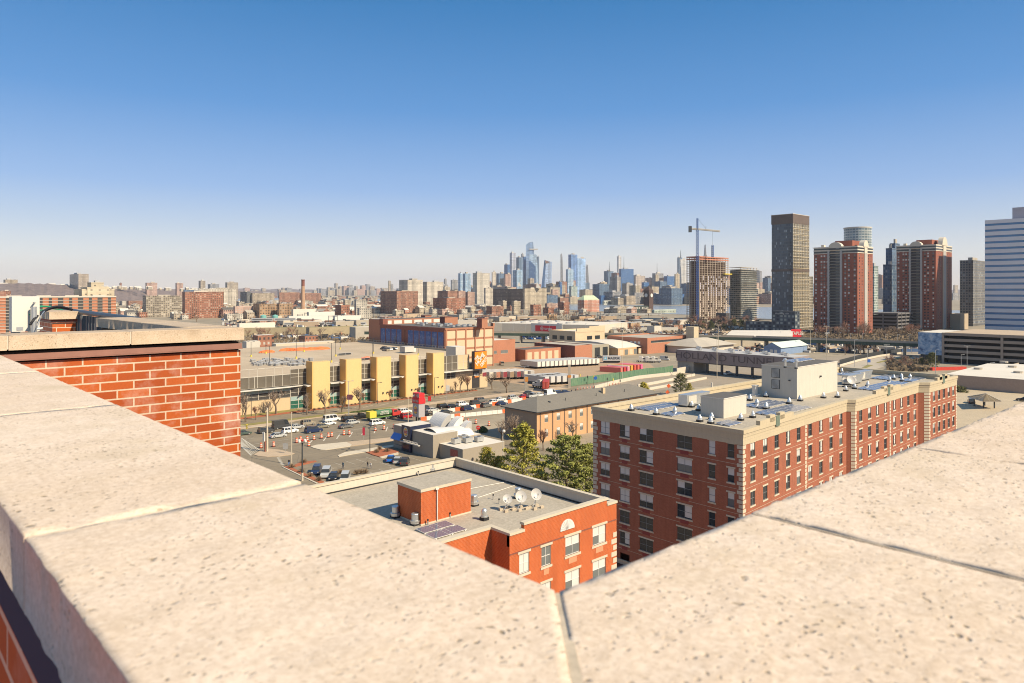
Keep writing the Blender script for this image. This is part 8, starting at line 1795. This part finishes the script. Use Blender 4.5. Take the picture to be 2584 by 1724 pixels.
for k,(x,y)in enumerate(((1355,1190),(1415,1180))):person('M',x,y,rad(90),(.03,.03,.04),(.04,.04,.05),('pedestrian in dark clothes at the crossing behind the motel','second dark dressed pedestrian waiting past the first')[k])

# ================================================================== trees and shrubs
bark=plain('bark_brown',(.20,.145,.10),.95,.2,2);twig=plain('twig_brown',(.26,.19,.14),.95,.25,1);twig2=plain('twig_red',(.30,.16,.11),.95,.25,1)
def bare_tree(seed,hgt,spread,up=.55,n0=6,tw_=twig,lv=4,tk=.035,dens=1.0,mn=.022):
 r_=random.Random(seed);t_=thing('bare_tree','','tree');tb_,cb_=MB(),MB()
 def grow_(p,d,L,r0,l):
  q=p+d*L*.5+Vector((r_.uniform(-.06,.06),r_.uniform(-.06,.06),0))*L;e=q+(d+Vector((r_.uniform(-.2,.2),r_.uniform(-.2,.2),.08))).normalized()*L*.5
  (tb_ if l<2 else cb_).tube([p,q,e],[r0,r0*.8,r0*.6],4 if l<2 else 3)
  if l>=lv:return
  for k in range(int(r_.choice((3,4))*(dens if l>1 else 1))if l else n0):
   a_=r_.uniform(0,6.28);s_=spread*r_.uniform(.6,1.1);nd=(d*up+Vector((math.cos(a_)*s_,math.sin(a_)*s_,r_.uniform(0,.6)))).normalized();st_=e if k<2 else p+(e-p)*r_.uniform(.45,1);grow_(st_,nd,L*r_.uniform(.55,.8),max(r0*.55,mn),l+1)
 grow_(Vector((0,0,0)),Vector((0,0,1)),hgt*.3,hgt*tk,0);tb_.build('trunk',bark,t_);cb_.build('crown',tw_,t_);snapshot(t_);return t_
BT=[bare_tree(1,8,.75),bare_tree(2,9,.6,.8),bare_tree(3,7,.55,.9,7,twig2,dens=1.4),bare_tree(4,8,.9,.5,7)];BF=[bare_tree(9,8,.7,.7,6,twig,4,.04,.8,.045),bare_tree(10,9,.8,.6,6,twig2,4,.04,.8,.045),bare_tree(12,8,.6,.8,6,twig,4,.05,.8,.045)]
def tree(pr,r,x,yb,yt,lab,grp=None,z=.02,hb=8.0):
 p=GZ(r,x,yb,z);d=p.x*FW[0]+p.y*FW[1];hgt=(Z(r,x,yb)[1]-Z(r,x,yt)[1])*d/FPX;o=place(pr,USED,(p.x,p.y,z),rnd.random()*6,lab,grp);s=hgt/max(v.co.z for c_ in CH[pr.name]for v in c_.data.vertices);o.scale=(s,s,s);return o
for k,(i,r,x,yb,yt,lb)in enumerate(((0,'K',535,1040,690,'large bare tree in front of the glass store wing'),(1,'K',110,1150,730,'tall bare tree close to our brick bay edge'),(2,'K',258,1118,910,'round crowned bare bushy tree on the verge'),(1,'K',430,1070,860,'thin bare tree beside the large one'),(1,'K',978,1045,730,'slender bare street tree before the first glass gap'),(0,'K',1228,1040,680,'slender bare tree against the first cream fin'),(1,'K',1475,1015,760,'slender bare tree in front of the second glass gap'),
(2,'K',1290,930,790,'reddish twiggy shrub tree at the first cream fin foot'),(0,'K',1720,970,650,'slender bare tree against the second cream fin'),(2,'K',1780,880,720,'reddish twiggy tree at the second cream fin foot'),(2,'K',2160,830,680,'reddish twiggy tree at the third cream fin foot'),(2,'L',365,820,680,'reddish twiggy tree beside the fourth glass gap'),(2,'L',760,780,650,'reddish twiggy tree at the fourth cream fin foot'),
(3,'L',1800,690,440,'round pruned bare tree nearer the trailers'),(3,'L',2010,740,500,'round pruned bare tree on its own grass patch'),(0,'L',1355,730,450,'bare shrub tree in the bed by the orange sign'),(1,'L',1280,730,560,'thin stems at the bed corner by the orange sign'),(2,'L',1460,720,470,'bare stems nearest the store entry'),(3,'Q',1660,245,60,'wide bare tree before the peach motel wall'),(0,'Q',1160,300,20,'tall bare tree against the motel end wall'),(3,'Q',1040,260,60,'bare tree in the empty lot behind the restaurant'),(2,'Q',1400,330,130,'brown bare tree between the two great evergreens'),
(3,'I',1475,505,320,'low wide bare tree before the brown shaded wall'),(3,'I',2045,552,330,'wide bare tree by the middle of the white flat roof'),(3,'I',2310,575,340,'wide bare tree at the far end of the white flat roof'),(0,'B',800,1105,960,'spreading bare tree behind the orange gabled house'),(0,'B',940,1050,950,'second spreading bare tree by the embankment'),(0,'B',1290,1105,930,'bare tree by the rail overpass'),(0,'B',1370,1030,930,'bare tree behind the one by the overpass'))):
 tree(BT[i],r,x,yb,yt,lb)
rr_=random.Random(31)
for nm,r,xa,xb,ya,yb,n,hp in(('in the scrub by the embankment','B',240,1200,1060,1130,16,7),('along the ramp and yards','O',1150,1750,560,680,14,6),('at the foot of the brick towers','O',900,2300,345,440,34,9),('before the construction tower','E',900,2195,1330,1450,60,8),('between the tracks','D',200,1500,1180,1280,40,7),('in the wide store lot','D',1600,2340,1240,1500,24,6),('in the scrub beside the garage','I',240,820,210,340,22,4.5),('behind the red block end','I',1310,1650,860,1020,12,4)):
 for k in range(n):
  p=GZ(r,rr_.uniform(xa,xb),rr_.uniform(ya,yb),0);o=place(rr_.choice(BF),USED,(p.x,p.y,0),rr_.random()*6,'bare brown tree standing '+nm,'bare trees '+nm);s=hp/5.5*rr_.uniform(.8,1.25);o.scale=(s,s,s)
for k in range(46):
 u=rr_.uniform(230,1000);d=rr_.uniform(1000,1900);p=P(u,HY,d);o=place(rr_.choice(BF),USED,(p.x,p.y,0),0,'bare brown tree among the roofs of the low town','bare trees among the town roofs');o.scale=(1.7,1.7,1.6)
def leafm(name,a,c):
 t=NT(name,Roughness=.75);t.set('Base Color',t.mix(t.rng(t.noise(.9,4,.7),.35,.65,0,1),a,c));return t.m
def evergreen(seed,hgt,wd,ca,cb_,n=5200,lobes=1,leaf=.22):
 r_=random.Random(seed);t_=thing('evergreen_tree','','tree');b=MB();b.tube([(0,0,0),(.1,0,hgt*.5),(0,.1,hgt*.93)],[hgt*.022,hgt*.014,.02],6);tips=[]
 for k in range(46):
  z=hgt*(.08+.86*(k/46)**.9);a_=k*2.4;f=(1-(z/hgt))**(.85 if seed%2 else.6)*(.75+.5*r_.random());R_=wd/2*min(1,f*1.25)*(.7 if z<hgt*.15 else 1);e=Vector((math.cos(a_)*R_,math.sin(a_)*R_,z+R_*.25));b.tube([(0,0,z),e],[.05,.02],3);tips.append((Vector((0,0,z)),e))
 b.build('trunk',bark,t_);c=MB()
 for k in range(n):
  s,e=r_.choice(tips);t=r_.random()**.45;p=s+(e-s)*t*1.08+Vector((r_.gauss(0,1),r_.gauss(0,1),r_.gauss(0,.8)))*(.22+.028*hgt*(1-t));l=leaf*r_.uniform(.5,1.5)
  u_=Vector((r_.uniform(-1,1),r_.uniform(-1,1),r_.uniform(-.2,.9))).normalized();v_=u_.cross(Vector((r_.uniform(-1,1),r_.uniform(-1,1),.6))).normalized()*.42;c.quad([p-u_*l,p+v_*l,p+u_*l,p-v_*l])
 c.build('crown',leafm('needles_%d'%seed,ca,cb_),t_);snapshot(t_);return t_
E1=evergreen(5,14,10.5,(.24,.235,.034),(.52,.46,.075),9000,leaf=.26);E2=evergreen(6,13.5,12,(.17,.19,.04),(.38,.38,.09),9500,leaf=.26);E3=evergreen(7,8,7,(.28,.25,.035),(.54,.44,.06),3600);E4=evergreen(8,9,7,(.06,.07,.022),(.15,.15,.04),3600)
for pr,r,x,yb,yt,hb,lb in((E1,'Q',1228,620,75,14,'largest yellow green conifer behind the roof parapet'),(E2,'Q',1600,780,170,13.5,'broad dark green pine touching the long brick block'),(E2,'Q',1770,730,255,13.5,'second dark pine pressed to the corner of the long brick block'),(E3,'Q',915,560,290,8,'lower yellow green conifer beside the blue board'),(E3,'Q',1380,680,475,8,'bright yellow green shrub between the two great trees'),(E3,'Q',1020,560,370,8,'small olive conifer by the globe lamp'),
(E3,'N',640,1130,830,8,'golden green tree just behind the cream roof parapet'),(E4,'N',1110,1010,710,9,'green tree standing before the approach barriers'),(E3,'N',1225,990,850,8,'lower bright green tree beside the one before the barriers'),(E4,'I',915,305,40,9,'taller pine before the brown garage'),(E4,'I',760,295,130,9,'wide dark pine next to the taller one'),(E3,'I',640,250,160,8,'low olive shrub tree beside the pines'),(E4,'I',1350,960,545,9,'conifer peeking out past the end of the long brick block')):
 tree(pr,r,x,yb,yt,lb,hb=hb)
for k in range(12):p=GZ('E',rr_.uniform(1380,2190),rr_.uniform(1370,1440));o=place(E4,USED,(p.x,p.y,0),rr_.random()*6,'dark evergreen among the bare trees before the construction tower','evergreens before the construction tower')
def shrub(seed,R_,n,mat,leafy=False,nm='dry_shrub'):
 r_=random.Random(seed);t_=thing(nm,'','shrub');b=MB()
 for k in range(n):
  a_,e_=r_.uniform(0,6.28),r_.uniform(.15,1.4);d=Vector((math.cos(a_)*math.cos(e_),math.sin(a_)*math.cos(e_),math.sin(e_)))
  if leafy:p=d*R_*r_.uniform(.75,1.05);l=.2;u_=Vector((r_.uniform(-1,1),r_.uniform(-1,1),r_.uniform(-1,1))).normalized();v_=u_.cross(d).normalized()*.7;b.quad([p-u_*l,p+v_*l,p+u_*l,p-v_*l])
  else:b.tube([d*R_*.1,d*R_*r_.uniform(.7,1.1)],[.03,.015],3)
 if leafy:b.ball((0,0,0),R_*.85,rz=R_*.8,n=10,m=5,hemi=True)
 b.build('foliage' if leafy else 'twigs',mat,t_);snapshot(t_);return t_
SH=shrub(3,1.1,150,plain('dry_stem',(.24,.165,.10),.95,.3,1));SG=shrub(4,1.7,900,leafm('box_leaf',(.05,.075,.015),(.12,.15,.03)),True,'round_bush')
p=GZ('L',1665,1290,.02);place(SG,USED,(p.x,p.y,.02),0,'round clipped green bush beside the stop sign')
for k,(r,x,y)in enumerate((('J',650,560),('J',790,625),('J',905,690),('J',1030,745),('J',815,490),('W',1180,905),('W',1090,990),('W',1410,965),('J',1180,660),('J',1250,690),('J',1330,640),('J',1560,650),('J',1620,640),('J',1690,635))):
 p=GZ(r,x,y,.15);place(SH,USED,(p.x,p.y,.15),k,'dry brown shrub, %s of those in the mulch beds from the sidewalk end'%(names9[k]if k<11 else 'last'),'dry shrubs in the mulch beds')
for k in range(44):
 x=118+k*1.9;o=place(SH,USED,(x,240.3+rr_.uniform(-.5,.6),.1),k,'dry shrub in the low hedge along the cream fins','dry hedge shrubs along the store');o.scale=(.9,.9,.7)
for k in range(6):p=GZ('K',1640+k*60,1010-k*6,.2);o=place(SG,USED,(p.x,p.y,.1),k,'low green clump on the verge above the tanker truck','green clumps on the verge');o.scale=(1,.6,.25)
# orange netting heap, shopping cart pens on the rooftop lot
nt=plain('orange_netting',(.75,.17,.05),.8,.2,.5)
for k,(x,y,w_)in enumerate(((800,1262,9),(880,1262,7),(1000,1258,12),(1130,1252,14),(1270,1245,13),(1930,1390,9),(520,1290,9))):
 p=GZ('B',x,y,11.06);b=MB();b.ball((p.x,p.y,11.06),w_/2,1.0,1.5,n=14,m=5,hemi=True);b.v=[(a_+rr_.uniform(-.25,.25),c_+rr_.uniform(-.2,.2),max(11.06,z+rr_.uniform(-.25,.2)))for a_,c_,z in b.v];tag(b.build('netting_heap',nt),'heap of orange safety netting, %s on the rooftop lot from the pale truck shed'%names9[k],'netting','orange netting heaps')
pal_=thing('pallet_stack','','pallets');b=MB();[b.box(-1.0,1.0,-.6,.6,.2*k,.2*k+.12,k%2)for k in range(5)];b.build('slats',[M['roof_g'],M['metal']],pal_);snapshot(pal_)
for k in range(90):
 p=GZ('B',rr_.uniform(300,1150),rr_.uniform(1385,1475),11.06)
 if p.y>258:place(pal_,USED,(p.x,p.y,11.06),rr_.choice((0,.3,1.5)),'grey pallet or goods stack in the garden yard corner of the rooftop lot','goods stacks in the garden yard')
cp=thing('cart_pen','','cart pen');b=MB()
for x in(-4,0,4):
 for y in(-1,1):b.box(x-.05,x+.05,y-.05,y+.05,0,1.3)
for y in(-1,1):b.box(-4,4,y-.03,y+.03,1.2,1.3);b.box(-4,4,y-.03,y+.03,.6,.65)
b.build('rails',M['metal'],cp);b=MB();[b.box(-3.6+.6*k,-3.2+.6*k,-.4,.4,.3,1.0)for k in range(12)];b.build('carts',M['metal_d'],cp);snapshot(cp)
for k,(x,y)in enumerate(((1620,1325),(1880,1400))):p=GZ('B',x,y,11.06);place(cp,USED,(p.x,p.y,11.06),rad(0),('fuller shopping cart pen in the middle of the rooftop lot','second cart pen behind the second cream fin')[k],'cart pens')
# rooftop lot rail beside the mural warehouse, ramp fence
rf_=thing('lot_railing','grey rail fence along the rooftop lot beside the mural','fence',(236,325,11));b=MB();[b.box(235.6,235.7,300+3*k,300.1+3*k,11,13.2)for k in range(33)];b.build('post',M['metal'],rf_);b=MB();b.box(235.6,235.72,300,400,13.1,13.25);b.box(235.6,235.72,300,400,11.0,12.2);b.build('panel',M['concrete'],rf_)
rp=[GZ('O',1225,790),GZ('O',1500,715),GZ('O',1800,655),GZ('O',2090,620)];wallrun('ramp_fence','dark pole fence curving along the ramp','fence',[p for p in rp],0,3.0,.2,M['metal_d']);wallrun('ramp_kerb','low pale wall under the ramp fence','wall',[GZ('O',1225,815),GZ('O',1500,735),GZ('O',1800,672),GZ('O',2090,632)],0,1.2,.4,cw)
strip('ramp',[GZ('O',*p)for p in((1225,825),(1500,745),(1800,682),(2100,640),(2350,640),(2350,690),(2000,760),(1700,860),(1300,860))],.01,.06,plain('ramp_paving',(.42,.36,.28),.95,.1,.1));strip('grass_strip',[GZ('O',*p)for p in((1740,755),(1900,715),(2250,665),(2250,678),(1950,735),(1760,765))],.06,.12,M['grass']);strip('grass_patch',[GZ('O',*p)for p in((1540,828),(1620,788),(1700,795),(1600,835))],.06,.12,M['grass'])
p=GZ('I',1160,325,0);b=MB();b.obox(p.x,p.y,22,2.2,0,1.6,rad(-30));tag(b.build('red_barrier',plain('kerb_red',(.55,.05,.03),.6)),'long low red barrier by the brown garage','barrier')
if not bpy.data.objects.get('ground'):
 b=MB();b.box(-2000,30000,-9000,30000,-2,0);struct(b.build('ground',M['asphalt']))
